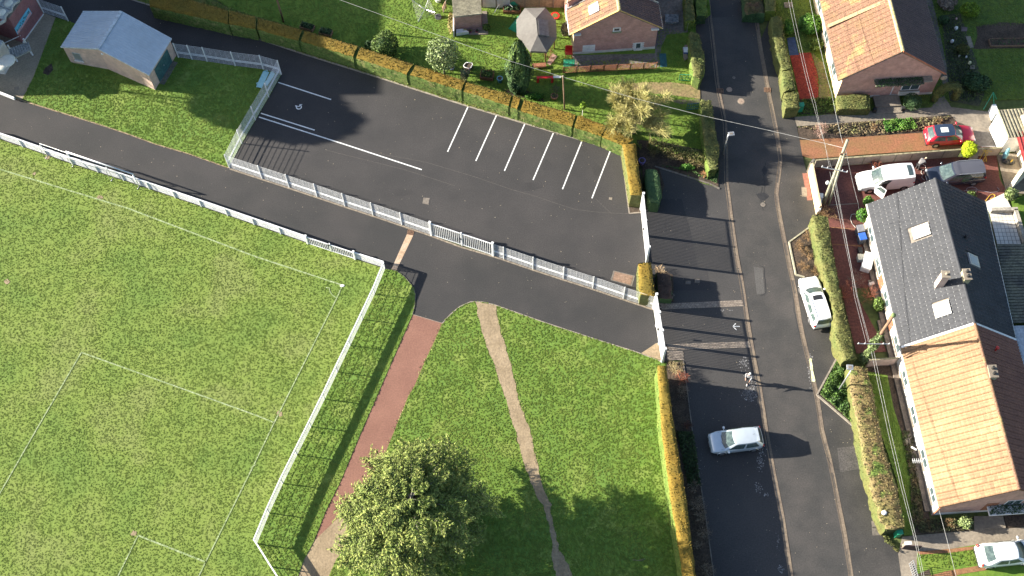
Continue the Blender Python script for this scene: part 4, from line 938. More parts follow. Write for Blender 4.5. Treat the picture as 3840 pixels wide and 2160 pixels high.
# ---- long house, grey half and orange half
ZE, ZR = 3.0, 6.5
A0 = T(3, 1, 1000, 605, ZE); A1 = T(3, 2, 1340, 600, ZE); R0 = T(3, 1, 1680, 345, ZR); R1 = T(3, 2, 2080, 360, ZR); B0 = T(3, 1, 2180, 575, ZE); B1 = T(3, 2, 2490, 525, ZE)
A2 = T(3, 3, 1725, 760, ZE); R2 = T(3, 3, 2530, 580, ZR); B2 = B1 + (A2 - A1) + Vector((.12, 0, 0))
def house(name, label, A_, A__, R_, R__, B_, B__, wallm, base_in=0.32):
    """A west eave, R ridge, B east eave; first point north, second south"""
    t = thing(name, label, "house", ((A_.x+B__.x)/2, (A_.y+B__.y)/2, 0))
    return t
grey = house("grey_roofed_house", "pale house half with glossy grey tiled roof beside the vans", A0, A1, R0, R1, B0, B1, None)
orange = house("orange_roofed_house", "lower house half with sunlit orange tiled roof joined to the grey one", A1, A2, R1, R2, B1, B2, None)
ins = Vector((0.34, 0, 0)); cap = Vector((0, 0, 0.10))
def inset(p, q, k): return p + (q-p).normalized()*k
def flat(v): return Vector((v.x, v.y, 0))
for t, a, a2, r, r2, b_, b2, tm, kind, nu, nv, wm, north, south in (
        (grey, A0, A1, R0, R1, B0, B1, TILE_G, 'roll', 38, 13, RENDER_W, True, False),
        (orange, A1, A2, R1, R2, B1, B2, TILE_O, 'double', 26, 15, RENDER_W, False, True)):
    e = (b_-a); e.z = 0; e.normalize(); s = (a2-a).normalized()
    nW = flat(a) + e*.36 + s*(.30 if north else 0); sW = flat(a2) + e*.36 - s*(.30 if south else 0)
    nE = flat(b_) - e*.36 + s*(.30 if north else 0); sE = flat(b2) - e*.36 - s*(.30 if south else 0)
    for p, q in ((nW, sW), (sE, nE)): b = MB(); wq(b, p, q, 0, ZE+.18); b.build("wall", wm, t)
    brickm = BRICK_P
    for p, q in ((nE, nW), (sW, sE)): b = MB(); gable_face(b, p, q, .5, 0, ZE+.16, ZE+.16, ZR-.22); b.build("gable_wall", brickm, t)
    b = MB(); lift = Vector((0, 0, -.02))
    slab(b, [a+lift, a2+lift, r2+lift, r+lift]); slab(b, [b2+lift, b_+lift, r+lift, r2+lift])
    roof = b.build("roof", CONC_DARK if t is grey else mat("roof_batten", (0.2, .09, .05), (0.25, .12, .06)), t)
    holesW = [(.27, .50, .36, .78), (.80, .52, .90, .78)] if t is grey else []
    tiles(roof, a, a2, r2, r, nu, nv, tm, kind, 300, holesW, seed=3)
    holesE = [(.42, .50, .52, .75)] if t is grey else []
    tiles(roof, b2, b_, r, r2, nu, nv, tm if t is grey else mat("shaded_orange_tile", (0.17, 0.07, 0.05), (0.21, 0.09, 0.06), rough=.8, scale=10, fine=60), kind, 0, holesE, seed=5)  # orange east slope has its shade put into a darker tile colour
    ridge_caps(roof, r + Vector((0, 0, .02)), r2 + Vector((0, 0, .02)), TILE_G if t is grey else TILE_OM, r=.14)
    gutter(t, a + Vector((-.05, 0, -.06)), a2 + Vector((-.05, 0, -.06)), RENDER_W, .08); gutter(t, b_ + Vector((.05, 0, -.06)), b2 + Vector((.05, 0, -.06)), STEEL, .07)
    # west side: windows, door, plinth
    L = (sW-nW).length
    for u, w_, z0, z1, mu in (((.07, 1.5, .9, 2.2, 2), (.30, 1.6, .9, 2.2, 2), (.55, 1.4, .9, 2.2, 2), (.86, 1.5, .9, 2.2, 2)) if t is grey else ((.10, 1.3, .9, 2.2, 2), (.34, 1.5, .9, 2.2, 2), (.62, 1.5, .9, 2.2, 2), (.86, 1.2, .9, 2.2, 2))):
        # wall outward side is west, so measure from south to north
        window(t, sW, nW, L*(1-u)-w_, L*(1-u), z0, z1, WHITE, GLASS, mu) if False else window(t, nW, sW, L*u, L*u+w_, z0, z1, WHITE, GLASS, mu)
    for u in ((.43, .72) if t is grey else (.5,)):
        dr = wall_box(t, "door", nW, sW, L*u, L*u+.95, 0.12, 2.25, .03, WHITE if t is orange else WOODR); wall_box(dr, "handle", nW, sW, L*u+.78, L*u+.9, 1.05, 1.1, .07, STEEL)
        wall_box(t, "door_step", nW, sW, L*u-.2, L*u+1.15, 0, .12, .7, CONC)
    wall_box(t, "plinth", nW, sW, 0, L, 0, .35, .04, CONC)
    # planting ledge along the foot of the wall
    wall_box(t, "wall_kerb", nW, sW, L*.02, L*.98, 0, .18, .45, mat("ledge_stone", (.20, .16, .13), (.12, .10, .085), scale=30, fine=60, fine_amt=.4), depth=-.05)
roof_window(grey, A0, A1, R1, R0, .275, .52, .355, .76, name="roof_window"); roof_window(grey, A0, A1, R1, R0, .805, .54, .895, .76)
roof_window(grey, B1, B0, R0, R1, .43, .52, .51, .73, frame=STEEL)
# white verge between the halves
b = MB()
for p, q in ((A1, R1), (R1, B1)): b.bar(p + Vector((0, 0, .07)), q + Vector((0, 0, .07)), .16, .10)
b.build("party_verge", WHITE, orange)
def chimney(parent, c, w, d, z0, z1, rz, m, pots=((0, 0),), potm=None, capm=CONC):
    b = MB(); b.box((c.x, c.y, z0), (w, d, z1-z0), rz); ch = b.build("chimney", m, parent)
    b = MB(); b.box((c.x, c.y, z1), (w+.12, d+.12, .08), rz); b.build("cap", capm, ch, bevel=.01)
    for px, py in pots:
        x = c.x+px*math.cos(rz)-py*math.sin(rz); y = c.y+px*math.sin(rz)+py*math.cos(rz)
        b = MB(); b.tube([(x, y, z1+.08), (x, y, z1+.36)], [.12, .10], 9); b.build("pot", potm or REDWOOD_POT, ch, smooth=False)
    return ch
REDWOOD_POT = mat("clay_pot", (0.35, 0.14, 0.08), (0.42, 0.18, 0.10), rough=.8)
SOOT = mat("soot_black", (.02, .02, .02), (.03, .03, .03))
cc = T(3, 1, 1730, 1400, 5.7); chimney(grey, cc, .55, .5, 5.2, 7.15, -.06, BRICK_P, ((0.05, 0),), CONC)
cc = T(3, 1, 1995, 1325, 6.9); chimney(grey, cc, .85, .5, 5.6, 7.1, -1.55, mat("mossy_render", (.40, .36, .2), (.5, .44, .28), scale=14, fine=60, fine_amt=.3), ((-.2, 0), (.2, 0)), SOOT)
cc = T(3, 2, 2255, 850, 6.6); chimney(orange, cc, .9, .55, 5.3, 6.8, -1.55, mat("mossy_render"  , (.4, .36, .2)), ((-.22, 0), (.2, 0)), SOOT)
cc = T(3, 2, 2285, 630, 5.4); b = MB(); b.tube([cc - Vector((0, 0, .8)), cc + Vector((0, 0, .5))], .07, 8); b.ell(cc + Vector((0, 0, .55)), (.16, .16, .12), 8, 5); b.build("flue", REDLAMP, orange, smooth=True)
cc = T(3, 1, 1990, 930, 5.6); b = MB(); b.tube([cc - Vector((0, 0, .5)), cc + Vector((0, 0, .3))], .1, 8); b.build("flue", BLACKP, grey, smooth=True)
for k, (x, y) in enumerate(((2430, 1075), (2500, 1320))):
    cc = T(3, 2, x, y, 4.6); b = MB(); b.tube([cc - Vector((0, 0, .5)), cc + Vector((0, 0, .2))], .07, 8); b.build("roof_vent", REDWOOD_POT, orange, smooth=True)
# south gable of the orange half
e = (B2-A2); e.z = 0; e.normalize(); s = (A2-A1).normalized(); gS = flat(A2)+e*.36-s*.30; gE = flat(B2)-e*.36-s*.30
u, z = on_wall(3, 3, 2150, 790, gS, gE)
pl = wall_box(orange, "planted_ledge", gS, gE, u, u+5.2, 1.3, 1.45, .75, WHITE)
PP = []; NN = []
dS = (gE-gS).normalized(); nS = Vector((dS.y, -dS.x, 0))
for _ in range(900):
    q = gS + dS*(u+random.uniform(.05, 5.1)) + nS*random.uniform(.05, .72); PP.append((q.x, q.y, 1.46+random.uniform(0, .16))); NN.append((0, 0, 1))
me = card_mesh("ledge_plants", np.array(PP)-np.array(org(orange)), np.array(NN), .07, HDARK); link("ledge_plants", me, orange)
wall_box(orange, "plinth", gS, gE, 0, (gE-gS).length, 0, .38, .05, RENDER_W)
window(orange, gS, gE, 5.0, 6.2, 1.5, 2.5, WHITE, GLASS, 2)
dr = wall_box(orange, "door", gS, gE, 3.6, 4.5, .12, 2.1, .03, WOODR); wall_box(dr, "handle", gS, gE, 4.3, 4.4, 1.0, 1.06, .07, STEEL)
b = MB(); q0 = gS + nS*.06; b.tube([(q0.x+.05, q0.y, 0), (q0.x+.05, q0.y, 2.9)], .05, 6); b.build("downpipe", REDWOOD_POT, orange)

# ---- top right house with the long mossy orange roof
h2 = thing("gabled_brick_house", "brick gable end house with mossy orange roof, ivy porch and box hedges", "house", (33.5, 68, 0))
C0s = T(3, 0, 715, 810, ZE); C1s = T(3, 0, 1790, 750, ZE); Rs = T(3, 0, 1360, 520, ZR); ax = (T(3, 0, 530, 0, ZE) - C0s).normalized(); ax.z = 0; ax.normalize()
LN = 17.0; C0n = C0s + ax*LN; C1n = C1s + ax*LN; Rn = Rs + ax*LN
e2 = (C1s-C0s); e2.z = 0; e2.normalize()
W0 = flat(C0s) + e2*.36 + ax*.12; W1 = flat(C1s) - e2*.36 + ax*.12; W0n = W0 + ax*(LN-.3); W1n = W1 + ax*(LN-.3)
b = MB(); wq(b, W0n, W0, 0, ZE+.18); b.build("wall", CREAM, h2)
b = MB(); wq(b, W1, W1n, 0, ZE+.18); b.build("wall", BRICK_P, h2)
ta = ((Rs-C0s).dot(e2)-.36)/((C1s-C0s).dot(e2)-.72)
b = MB(); gable_face(b, W0, W1, ta, 0, ZE+.16, ZE+.16, ZR-.2); b.build("gable_wall", BRICK_P, h2)
b = MB(); gable_face(b, W1n, W0n, 1-ta, 0, ZE+.16, ZE+.16, ZR-.2); b.build("gable_wall", BRICK_P, h2)
b = MB(); lift = Vector((0, 0, -.02)); slab(b, [C0n+lift, C0s+lift, Rs+lift, Rn+lift]); slab(b, [C1s+lift, C1n+lift, Rn+lift, Rs+lift]); roof = b.build("roof", CONC_DARK, h2)
tiles(roof, C0n, C0s, Rs, Rn, 34, 14, TILE_OM, 'double', 300, seed=8, jit=.008)
SHADETILE = mat("shaded_slope_tile", (0.085, 0.055, 0.055), (0.11, 0.07, 0.065), rough=.85, scale=10, fine=90, fine_amt=.4)  # east slopes face away from the sun, shade put into the tile colour
tiles(roof, C1s, C1n, Rn, Rs, 34, 14, SHADETILE, 'double', 0, seed=9, jit=.006)
ridge_caps(roof, Rn, Rs, mat("mossy_ridge", (.45, .40, .16), (.50, .38, .2), scale=10, fine=60, fine_amt=.3), r=.17)
gutter(h2, C0n + Vector((-.05, 0, -.06)), C0s + Vector((-.05, 0, -.06)), CONC_DARK, .07); gutter(h2, C1n + Vector((.05, 0, -.06)), C1s + Vector((.05, 0, -.06)), CONC_DARK, .07)
b = MB(); b.bar(C1s + Vector((0, -.02, .06)), Rs + Vector((0, -.02, .06)), .14, .07); b.build("verge_tiles", mat("red_verge", (.5, .16, .07), (.42, .13, .06)), h2)
def on(x, y): return on_wall(3, 0, x, y, W0, W1)
u0, z1 = on(1372, 818); u1, z0 = on(1520, 880)
w = window(h2, W0, W1, u0, u1, z0-.25, z1, WHITE, GLASS, 2); 
wall_box(w, "sloping_sill", W0, W1, u0-.1, u1+.12, z0-.75, z0-.35, .22, RENDER_W)
u0, z1 = on(1170, 872); u1, _ = on(1262, 868)
dr = wall_box(h2, "door", W0, W1, u0, u1, .25, z1, -.02, WOODR, depth=.12); wall_box(dr, "handle", W0, W1, u0+.1, u0+.2, 1.1, 1.16, .05, STEEL)
for k in range(4): wall_box(dr, "door_bar", W0, W1, u0+.18+k*.17, u0+.21+k*.17, 1.2, z1-.15, .0, SOOT)
wall_box(h2, "door_frame", W0, W1, u1, u1+.08, .2, z1+.02, .03, WHITE)
ca0, cz = on(1068, 800); ca1, _ = on(1560, 770)
cn = wall_box(h2, "porch_canopy", W0, W1, ca0, ca1, cz-.1, cz, .75, CONC_DARK)
wall_box(h2, "canopy_end_slab", W0, W1, ca1-.05, ca1+.75, cz-.02, cz+.1, .6, CONC)
d2 = (W1-W0).normalized(); n2 = Vector((d2.y, -d2.x, 0)); PP = []; NN = []
for _ in range(1500):
    q = W0 + d2*random.uniform(ca0, ca1-.1) + n2*random.uniform(.02, .82); PP.append((q.x, q.y, cz+random.uniform(-.12, .13))); NN.append((0, 0, 1))
link("canopy_ivy", card_mesh("canopy_ivy", np.array(PP)-np.array(org(h2)), np.array(NN), .07, HDARK), h2)
wall_box(h2, "plinth", W0, W1, 0, u0-.1, 0, .28, .04, RENDER_W); wall_box(h2, "plinth", W0, W1, u1+.12, (W1-W0).length, 0, .28, .04, RENDER_W)
b = MB()
for k, (h_, dd) in enumerate(((.14, 1.9), (.28, 1.25))):
    q = [W0+d2*(u0-.7)+n2*.05, W0+d2*(u1+.8)+n2*.05, W0+d2*(u1+.8)+n2*dd, W0+d2*(u0-.7)+n2*dd]; b.prism(q, 0.02, h_)
b.build("door_steps", CONC, h2, bevel=.01)
for i, du in enumerate((u0-.85, u1+.85)):
    q = W0 + d2*du + n2*1.6; b = MB(); b.box((q.x, q.y, 0), (.3, .3, .5)); b.build("planter_pillar", SOOT, h2)
u, z = on(1795, 765); q = W1 + n2*.2
b = MB(); b.tube([W1 + Vector((0, 0, z)), W1 + n2*.35 + Vector((.1, 0, z+.25))], .025, 5); b.ell(W1 + n2*.4 + Vector((.15, 0, z+.3)), (.3, .08, .3), 12, 8); b.build("satellite_dish", CONC, h2, smooth=True)
# west windows and light blue panels
Lw = (W0n-W0).length
for u in (1.6, 5.2, 8.8, 12.2): window(h2, W0n, W0, Lw-u-1.4, Lw-u, .9, 2.3, WHITE, GLASS, 2)
b = MB(); b.bar(T(3, 0, 600, 265, ZE+.25), T(3, 0, 1180, 10, ZR-.2), .35, .05); b.build("repointed_strip", mat("pale_mortar", (.33, .25, .13), (.28, .2, .11)), roof)

# ---- top middle brick house
h1 = thing("red_brick_gable_house", "red brick gable house with roof window and blocked white door at top centre", "house", (9.7, 71, 0))
D0 = T(2, 0, 585, 350, ZE); D1 = T(2, 0, 1510, 285, ZE); Rq = T(2, 0, 1080, 105, ZR); e3 = (D1-D0); e3.z = 0; e3.normalize(); ax3 = Vector((-e3.y, e3.x, 0))
LN3 = 2.75
D0n = D0+ax3*LN3; D1n = D1+ax3*LN3; Rqn = Rq+ax3*LN3
X0 = flat(D0)+e3*.36+ax3*.10; X1 = flat(D1)-e3*.36+ax3*.10; X0n = X0+ax3*(LN3+8); X1n = X1+ax3*(LN3+8)
ta = ((Rq-D0).dot(e3)-.36)/((D1-D0).dot(e3)-.72)
b = MB(); gable_face(b, X0, X1, ta, 0, ZE+.16, ZE+.16, ZR-.18); b.build("gable_wall", BRICK_R, h1)
b = MB(); wq(b, X0+ax3*LN3, X0, 0, ZE+.18); b.build("wall", CREAM, h1)
b = MB(); wq(b, X1, X1+ax3*LN3, 0, ZE+.18); b.build("wall", BRICK_R, h1)
b = MB(); slab(b, [D0n+lift, D0+lift, Rq+lift, Rqn+lift]); slab(b, [D1+lift, D1n+lift, Rqn+lift, Rq+lift]); roof = b.build("roof", CONC_DARK, h1)
tiles(roof, D0n, D0, Rq, Rqn, 6, 14, TILE_OM, 'double', 135, [(.28, .42, .68, .66)], seed=12, jit=.008)
tiles(roof, D1, D1n, Rqn, Rq, 6, 14, SHADETILE, 'double', 135, seed=13, jit=.008)
ridge_caps(roof, Rqn, Rq, mat("mossy_ridge", (.45, .40, .16)), r=.16)
b = MB(); b.bar(D0 + Vector((0, -.02, .07)), Rq + Vector((0, -.02, .07)), .16, .07); b.bar(D1 + Vector((0, -.02, .05)), Rq + Vector((0, -.02, .05)), .1, .06); b.build("verge_tiles", mat("mossy_verge", (.42, .33, .10), (.5, .27, .10), scale=14, fine=60, fine_amt=.3), h1)
roof_window(h1, D0n, D0, Rq, Rqn, .30, .44, .66, .64)
gutter(h1, D0n + Vector((-.05, 0, -.06)), D0 + Vector((-.05, 0, -.06)), STEEL, .07); gutter(h1, D1n + Vector((.05, 0, -.06)), D1 + Vector((.05, 0, -.06)), STEEL, .07)
def on1(x, y): return on_wall(2, 0, x, y, X0, X1)
u0, z1 = on1(712, 458); u1, z0 = on1(825, 598)
wall_box(h1, "blocked_door", X0, X1, u0, u1, max(.1, z0), z1, .035, WHITE)
u0, z1 = on1(1012, 280); u1, z0 = on1(1098, 312); window(h1, X0, X1, u0+.05, u1-.05, z0, z1, WHITE, GLASS, 1, mat("mossy_sill", (.2, .22, .1), (.3, .3, .18)), .12)
u0, z1 = on1(1240, 430); u1, z0 = on1(1300, 490); w = window(h1, X0, X1, u0, u1, z0, z1, WHITE, GLASS, 1, RENDER_W, .12)
for k in range(7):
    zz = z0 + (z1-z0)*(k+.1)/7; du = .16 if k % 2 else .22
    for s_ in (-1, 1):
        uu = (u0-du, u0-.005) if s_ < 0 else (u1+.005, u1+du)
        wall_box(w, "quoin", X0, X1, uu[0], uu[1], zz, zz+.09, .02, WHITE)
L3 = (X1-X0).length
wall_box(h1, "plinth", X0, X1, 0, L3*.72, 0, .3, .05, RENDER_W); wall_box(h1, "plinth", X0, X1, L3*.78, L3, 0, .3, .05, RENDER_W)
wall_box(h1, "eave_corbel", X0, X1, -.05, .62, ZE-.12, ZE+.02, .2, WHITE); wall_box(h1, "eave_corbel", X0, X1, L3-.6, L3+.08, ZE-.12, ZE+.02, .2, WHITE)
# taller brick neighbour behind it
h1b = thing("brick_terrace_house", "taller red brick house rising directly behind the red brick gable", "house", (9.7, 78, 0))
Y0 = X0 + ax3*(LN3+.02) - e3*.25; Y1 = X1 + ax3*(LN3+.02) + e3*.1; mid = Y0.lerp(Y1, .5)
b = MB(); gable_face(b, Y0, Y1, ta, 0, 4.0, 4.0, 7.4); wq(b, Y0+ax3*8, Y0, 0, 4.0, 0); wq(b, Y1, Y1+ax3*8, 0, 4.0); gable_face(b, Y1+ax3*8, Y0+ax3*8, 1-ta, 0, 4, 4, 7.4); b.build("wall", BRICK_R, h1b)
rr = Y0.lerp(Y1, ta); b = MB()
slab(b, [Y0+ax3*8.2-e3*.3+Vector((0, 0, 3.9)), Y0-e3*.3-ax3*.1+Vector((0, 0, 3.9)), rr-ax3*.1+Vector((0, 0, 7.55)), rr+ax3*8.2+Vector((0, 0, 7.55))])
slab(b, [Y1-ax3*.1+e3*.3+Vector((0, 0, 3.9)), Y1+ax3*8.2+e3*.3+Vector((0, 0, 3.9)), rr+ax3*8.2+Vector((0, 0, 7.55)), rr-ax3*.1+Vector((0, 0, 7.55))]); b.build("roof", TILE_OM, h1b)
b = MB(); b.bar(D0n + Vector((0, .03, .12)), Rqn + Vector((0, .03, .12)), .12, .14); b.bar(D1n + Vector((0, .03, .12)), Rqn + Vector((0, .03, .12)), .12, .14); b.build("flashing", STEEL, h1b)
b = MB(); b.tube([Y0+Vector((-.1, -.1, 0)), Y0+Vector((-.1, -.1, 4.3))], .05, 6); b.build("downpipe", WHITE, h1b)

# ---- blue roofed shed
shed = thing("substation_shed", "pinkish brick shed with blue grey ribbed metal roof on the school lawn", "shed", (-35.5, 69.3, 0))
p = [T(0, 0, 835, 115, 2.35), T(0, 0, 610, 470, 2.35), T(0, 0, 985, 490, 3.15), T(0, 0, 1220, 115, 3.15), T(0, 0, 1500, 755, 2.45), T(0, 0, 1725, 390, 2.45)]
b = MB()
slab(b, [p[0], p[1], p[2], p[3]], .10); slab(b, [p[3], p[2], p[4], p[5]], .10)
def ribs(a, b_, c_, d_, n):
    for k in range(n+1):
        u = k/n; b.bar(a.lerp(d_, 0).lerp(b_, u) + Vector((0, 0, .02)), d_.lerp(c_, u) + Vector((0, 0, .02)), .035, .04)
ribs(p[0], p[1], p[2], p[3], 16); ribs(p[5], p[4], p[2], p[3], 17)
b.build("roof", METALROOF, shed)
b = MB(); b.bar(p[2]+Vector((0, 0, .05)), p[3]+Vector((0, 0, .05)), .3, .05)
for a, c_ in ((p[1], p[2]), (p[2], p[4]), (p[0], p[3]), (p[3], p[5])): b.bar(a + Vector((0, 0, -.04)), c_ + Vector((0, 0, -.04)), .07, .15)
b.build("flashing", mat("pale_flashing", (.5, .55, .58), (.55, .6, .62), rough=.5), shed)
k = .93; cS = (p[0]+p[1]+p[4]+p[5])/4
def sh(q, f=.965): return Vector((cS.x+(q.x-cS.x)*f, cS.y+(q.y-cS.y)*f, 0))
s0, s1, s2, s3, s4, s5 = [sh(q) for q in p]
b = MB()
def poly_wall(pts, zt):
    L = 0; uvs = []; base = []; 
    for i, q in enumerate(pts):
        if i: L += (q-pts[i-1]).length
        base.append(L)
    for i in range(len(pts)-1):
        a, c_ = pts[i], pts[i+1]
        b.face([(a.x, a.y, 0), (c_.x, c_.y, 0), (c_.x, c_.y, zt[i+1]), (a.x, a.y, zt[i])], 0, [(base[i], 0), (base[i+1], 0), (base[i+1], zt[i+1]), (base[i], zt[i])])
poly_wall([s1, s2, s4], [2.24, 3.03, 2.34]); poly_wall([s4, s5], [2.34, 2.34]); poly_wall([s5, s3, s0], [2.34, 3.03, 2.24]); poly_wall([s0, s1], [2.24, 2.24])
b.build("wall", BRICK_SHED, shed)
u0, z1 = on_wall(0, 0, 1550, 700, s4, s5); u1, _ = on_wall(0, 0, 1680, 492, s4, s5)
dr = wall_box(shed, "door", s4, s5, u0, u1, .1, 1.95, .03, mat("dark_teal_door", (.03, .09, .10), (.05, .13, .13), rough=.6, scale=20, fine=60, fine_amt=.4)); wall_box(dr, "handle", s4, s5, (u0+u1)/2, (u0+u1)/2+.1, 1, 1.1, .07, STEEL)
wall_box(shed, "door_slab", s4, s5, u0-.1, u1+.1, 0, .06, .5, CONC_DARK)
u0, z1 = on_wall(0, 0, 720, 525, s1, s2); u1, z0 = on_wall(0, 0, 840, 615, s1, s2)
window(shed, s1, s2, max(.3, u0), u1, z0, z1, mat("louvre_grey", (.35, .38, .38), (.4, .42, .42)), STEEL, 1, RENDER_W)
q = (s2+Vector((.15, -.12, 2.5))); b = MB(); b.ell(q, (.14, .1, .1), 8, 6); b.build("wall_lamp", WHITE, shed, smooth=True)

# ---- school, corner block with mural, and an unseen wing and hall added to shade lawn and car park
def Zs(x, y, z=0): return S(x/3.815, y/3.815, z)
sc = thing("school_building", "dark brick school corner with turquoise mural and pillowed skylights", "school", (-45.5, 73.5, 0))
w0 = Zs(622, 205); w1 = Zs(330, 612); dw = (w1-w0).normalized(); nw = Vector((dw.y, -dw.x, 0))*-1
if nw.x > 0: nw = -nw
HS = 3.5
back = [w0, w1, w1 + nw*9, w0 + nw*9]
b = MB()
for i in range(4): wq(b, back[i], back[(i+1) % 4], 0, HS)
b.build("wall", BRICK_SCH, sc)
b = MB(); b.prism(back, HS, HS+.12); b.build("flat_roof", CONC_DARK, sc)
wall_box(sc, "base_strip", w1, w0, 0, (w1-w0).length, 0, .12, .06, WHITE)
DOME = mat("skylight_dome", (.62, .60, .50), (.72, .69, .58), rough=.35, scale=8, fine=20, fine_amt=.08); SLATE = mat("zinc_edge", (.42, .43, .40), (.5, .5, .46), rough=.6)
for i in range(5):
    for j in range(2):
        q = w0 + dw*(-1.2 + 1.15*i) + nw*(0.75+1.15*j)
        b = MB(); b.box((q.x, q.y, HS+.12), (1.12, 1.12, .16), math.atan2(dw.y, dw.x)+.785*0, taper=.95); dm = b.build("skylight", SLATE, sc)
        b = MB(); b.ell((q.x, q.y, HS+.26), (.44, .44, .26), 12, 7); b.build("dome", DOME, dm, smooth=True)
# zigzag parapet
b = MB()
for i in range(6):
    a = w0 + dw*(-1.75+1.15*i) + nw*.05; m_ = a + dw*.57 + nw*.30; c_ = a + dw*1.15
    b.bar(a+Vector((0, 0, HS+.2)), m_+Vector((0, 0, HS+.2)), .12, .3); b.bar(m_+Vector((0, 0, HS+.2)), c_+Vector((0, 0, HS+.2)), .12, .3)
b.build("parapet", SLATE, sc)
# mural: a plain strip of turquoise, pink and dark strokes
L_ = (w0-w1).length
def onM(x, y):
    g = Zs(x, y); d = g-CAMP; w_ = (w0-w1); n = Vector((-w_.y, w_.x, 0)).normalized(); t_ = (w1-CAMP).dot(n)/d.dot(n); q = CAMP+d*t_
    return (q-w1).dot(w_.normalized()), q.z
mu = [onM(*q) for q in ((205, 410), (402, 108), (452, 190), (250, 495))]
d_ = (w0-w1).normalized(); no = Vector((d_.y, -d_.x, 0))
def mp(u, v, o=.04):
    a = (mu[0][0]*(1-u)+mu[1][0]*u, mu[0][1]*(1-u)+mu[1][1]*u); c_ = (mu[3][0]*(1-u)+mu[2][0]*u, mu[3][1]*(1-u)+mu[2][1]*u)
    uu = a[0]*(1-v)+c_[0]*v; zz = a[1]*(1-v)+c_[1]*v; q = w1 + d_*uu + no*o; return Vector((q.x, q.y, zz))
b = MB(); b.hexa([mp(0, 0, 0), mp(1, 0, 0), mp(1, 1, 0), mp(0, 1, 0)], [mp(0, 0), mp(1, 0), mp(1, 1), mp(0, 1)]); mur = b.build("mural", mat("mural_turquoise", (.10, .45, .62), (.20, .55, .72), fine_amt=.1), sc)
b = MB(); b.face([mp(0.02, .62, .043), mp(.5, .75, .043), mp(.98, .55, .043), mp(.98, .98, .043), mp(.02, .98, .043)]); b.build("mural_pink", mat("mural_pink_mat", (.55, .30, .30), (.62, .36, .34)), mur)
b = MB(); g = random.Random(5)
for k in range(16):
    u = .05+.9*k/16; v = g.uniform(.15, .45); h_ = g.uniform(.18, .4)
    b.face([mp(u, v, .046), mp(u+.025, v, .046), mp(u+.035+g.uniform(-.03, .03), v+h_, .046), mp(u+.005, v+h_, .046)])
    b.face([mp(u, v, .046), mp(u+.05, v+g.uniform(0, .2), .046), mp(u+.05, v+.09+g.uniform(0, .1), .046), mp(u, v+.08, .046)])
b.build("mural_strokes", mat("mural_dark", (.03, .12, .16), (.04, .16, .2)), mur)
b = MB(); b.bar(Zs(10, 640, .9), Zs(295, 508, .9), .05, .05); b.bar(Zs(60, 640, 0), Zs(55, 618, .9), .04); b.bar(Zs(230, 560, 0), Zs(225, 540, .9), .04); b.build("handrail", WHITE, sc)
# entrance block, lower left
eb = thing("school_entrance_block", "pale low school porch with mossy canopy in the upper left corner", "porch", Zs(60, 1000))
q = [Zs(-260, 1030), Zs(78, 1066), Zs(205, 850), Zs(-100, 740)]
HB = 2.6
b = MB()
for i in range(4): wq(b, q[i], q[(i+1) % 4], 0, HB)
b.build("wall", RENDER_W, eb)
b = MB(); b.prism(q, HB, HB+.12); b.build("flat_roof", SLATE, eb)
b = MB(); c_ = Zs(85, 840, 3); b.ell((c_.x, c_.y, HB+.12), (.75, .75, .13), 12, 6); b.build("dome", DOME, eb, smooth=True)
b = MB(); c_ = Zs(-20, 900, 3); b.ell((c_.x, c_.y, HB+.12), (.75, .75, .13), 12, 6); b.build("dome", DOME, eb, smooth=True)
b = MB(); cq = [Zs(130, 700, 2.5), Zs(400, 605, 2.5), Zs(445, 720, 2.5), Zs(180, 850, 2.5)]
b.prism(cq, 2.4, 2.5)
for k in range(9):
    u = k/8; b.bar(cq[0].lerp(cq[1], u)+Vector((0, 0, .05)), cq[3].lerp(cq[2], u)+Vector((0, 0, .05)), .10, .08)
b.build("canopy", mat("mossy_canopy", (.24, .25, .24), (.33, .33, .30), rough=.9, scale=14, fine=60, fine_amt=.35), eb)
for q_ in (Zs(470, 790), Zs(250, 880)): b = MB(); b.box(q_, (.12, .12, 2.4)); b.build("canopy_post", WHITE, eb)
wc_ = S(447, 354) - Vector((math.cos(SUN_AZ), math.sin(SUN_AZ), 0))*12.3
wing = thing("shadow_wing", "unseen brick school wing added beyond the left edge to shade the lawn", "school wing", (wc_.x-5, wc_.y+3, 0))  # added out of view, corner set by where its shadow ends
b = MB(); hq = [wc_, wc_+Vector((0, 5.5, 0)), wc_+Vector((-9, 5.5, 0)), wc_+Vector((-9, 0, 0))]
for i in range(4): wq(b, hq[i], hq[(i+1) % 4], 0, 4.2)
b.build("wall", BRICK_SCH, wing); b = MB(); b.prism([(q.x, q.y) for q in hq], 4.2, 4.35); b.build("flat_roof", CONC_DARK, wing)
hall = thing("shadow_hall", "unseen tall brick hall added beyond the upper left corner to shade the car park", "school hall", (-57, 85, 0))  # added out of view, height set by the far edge of its shadow
HX, HY = -51.0, 71.6
b = MB(); hq = [Vector((HX, HY, 0)), Vector((HX, 105, 0)), Vector((HX-14, 105, 0)), Vector((HX-14, HY, 0))]
for i in range(4): wq(b, hq[i], hq[(i+1) % 4], 0, 13.7)
b.build("wall", BRICK_SCH, hall); b = MB(); b.prism([(HX+.2, HY-.1), (HX+.2, 105), (HX-14.2, 105), (HX-14.2, HY-.1)], 13.7, 13.95); b.build("flat_roof", CONC_DARK, hall)

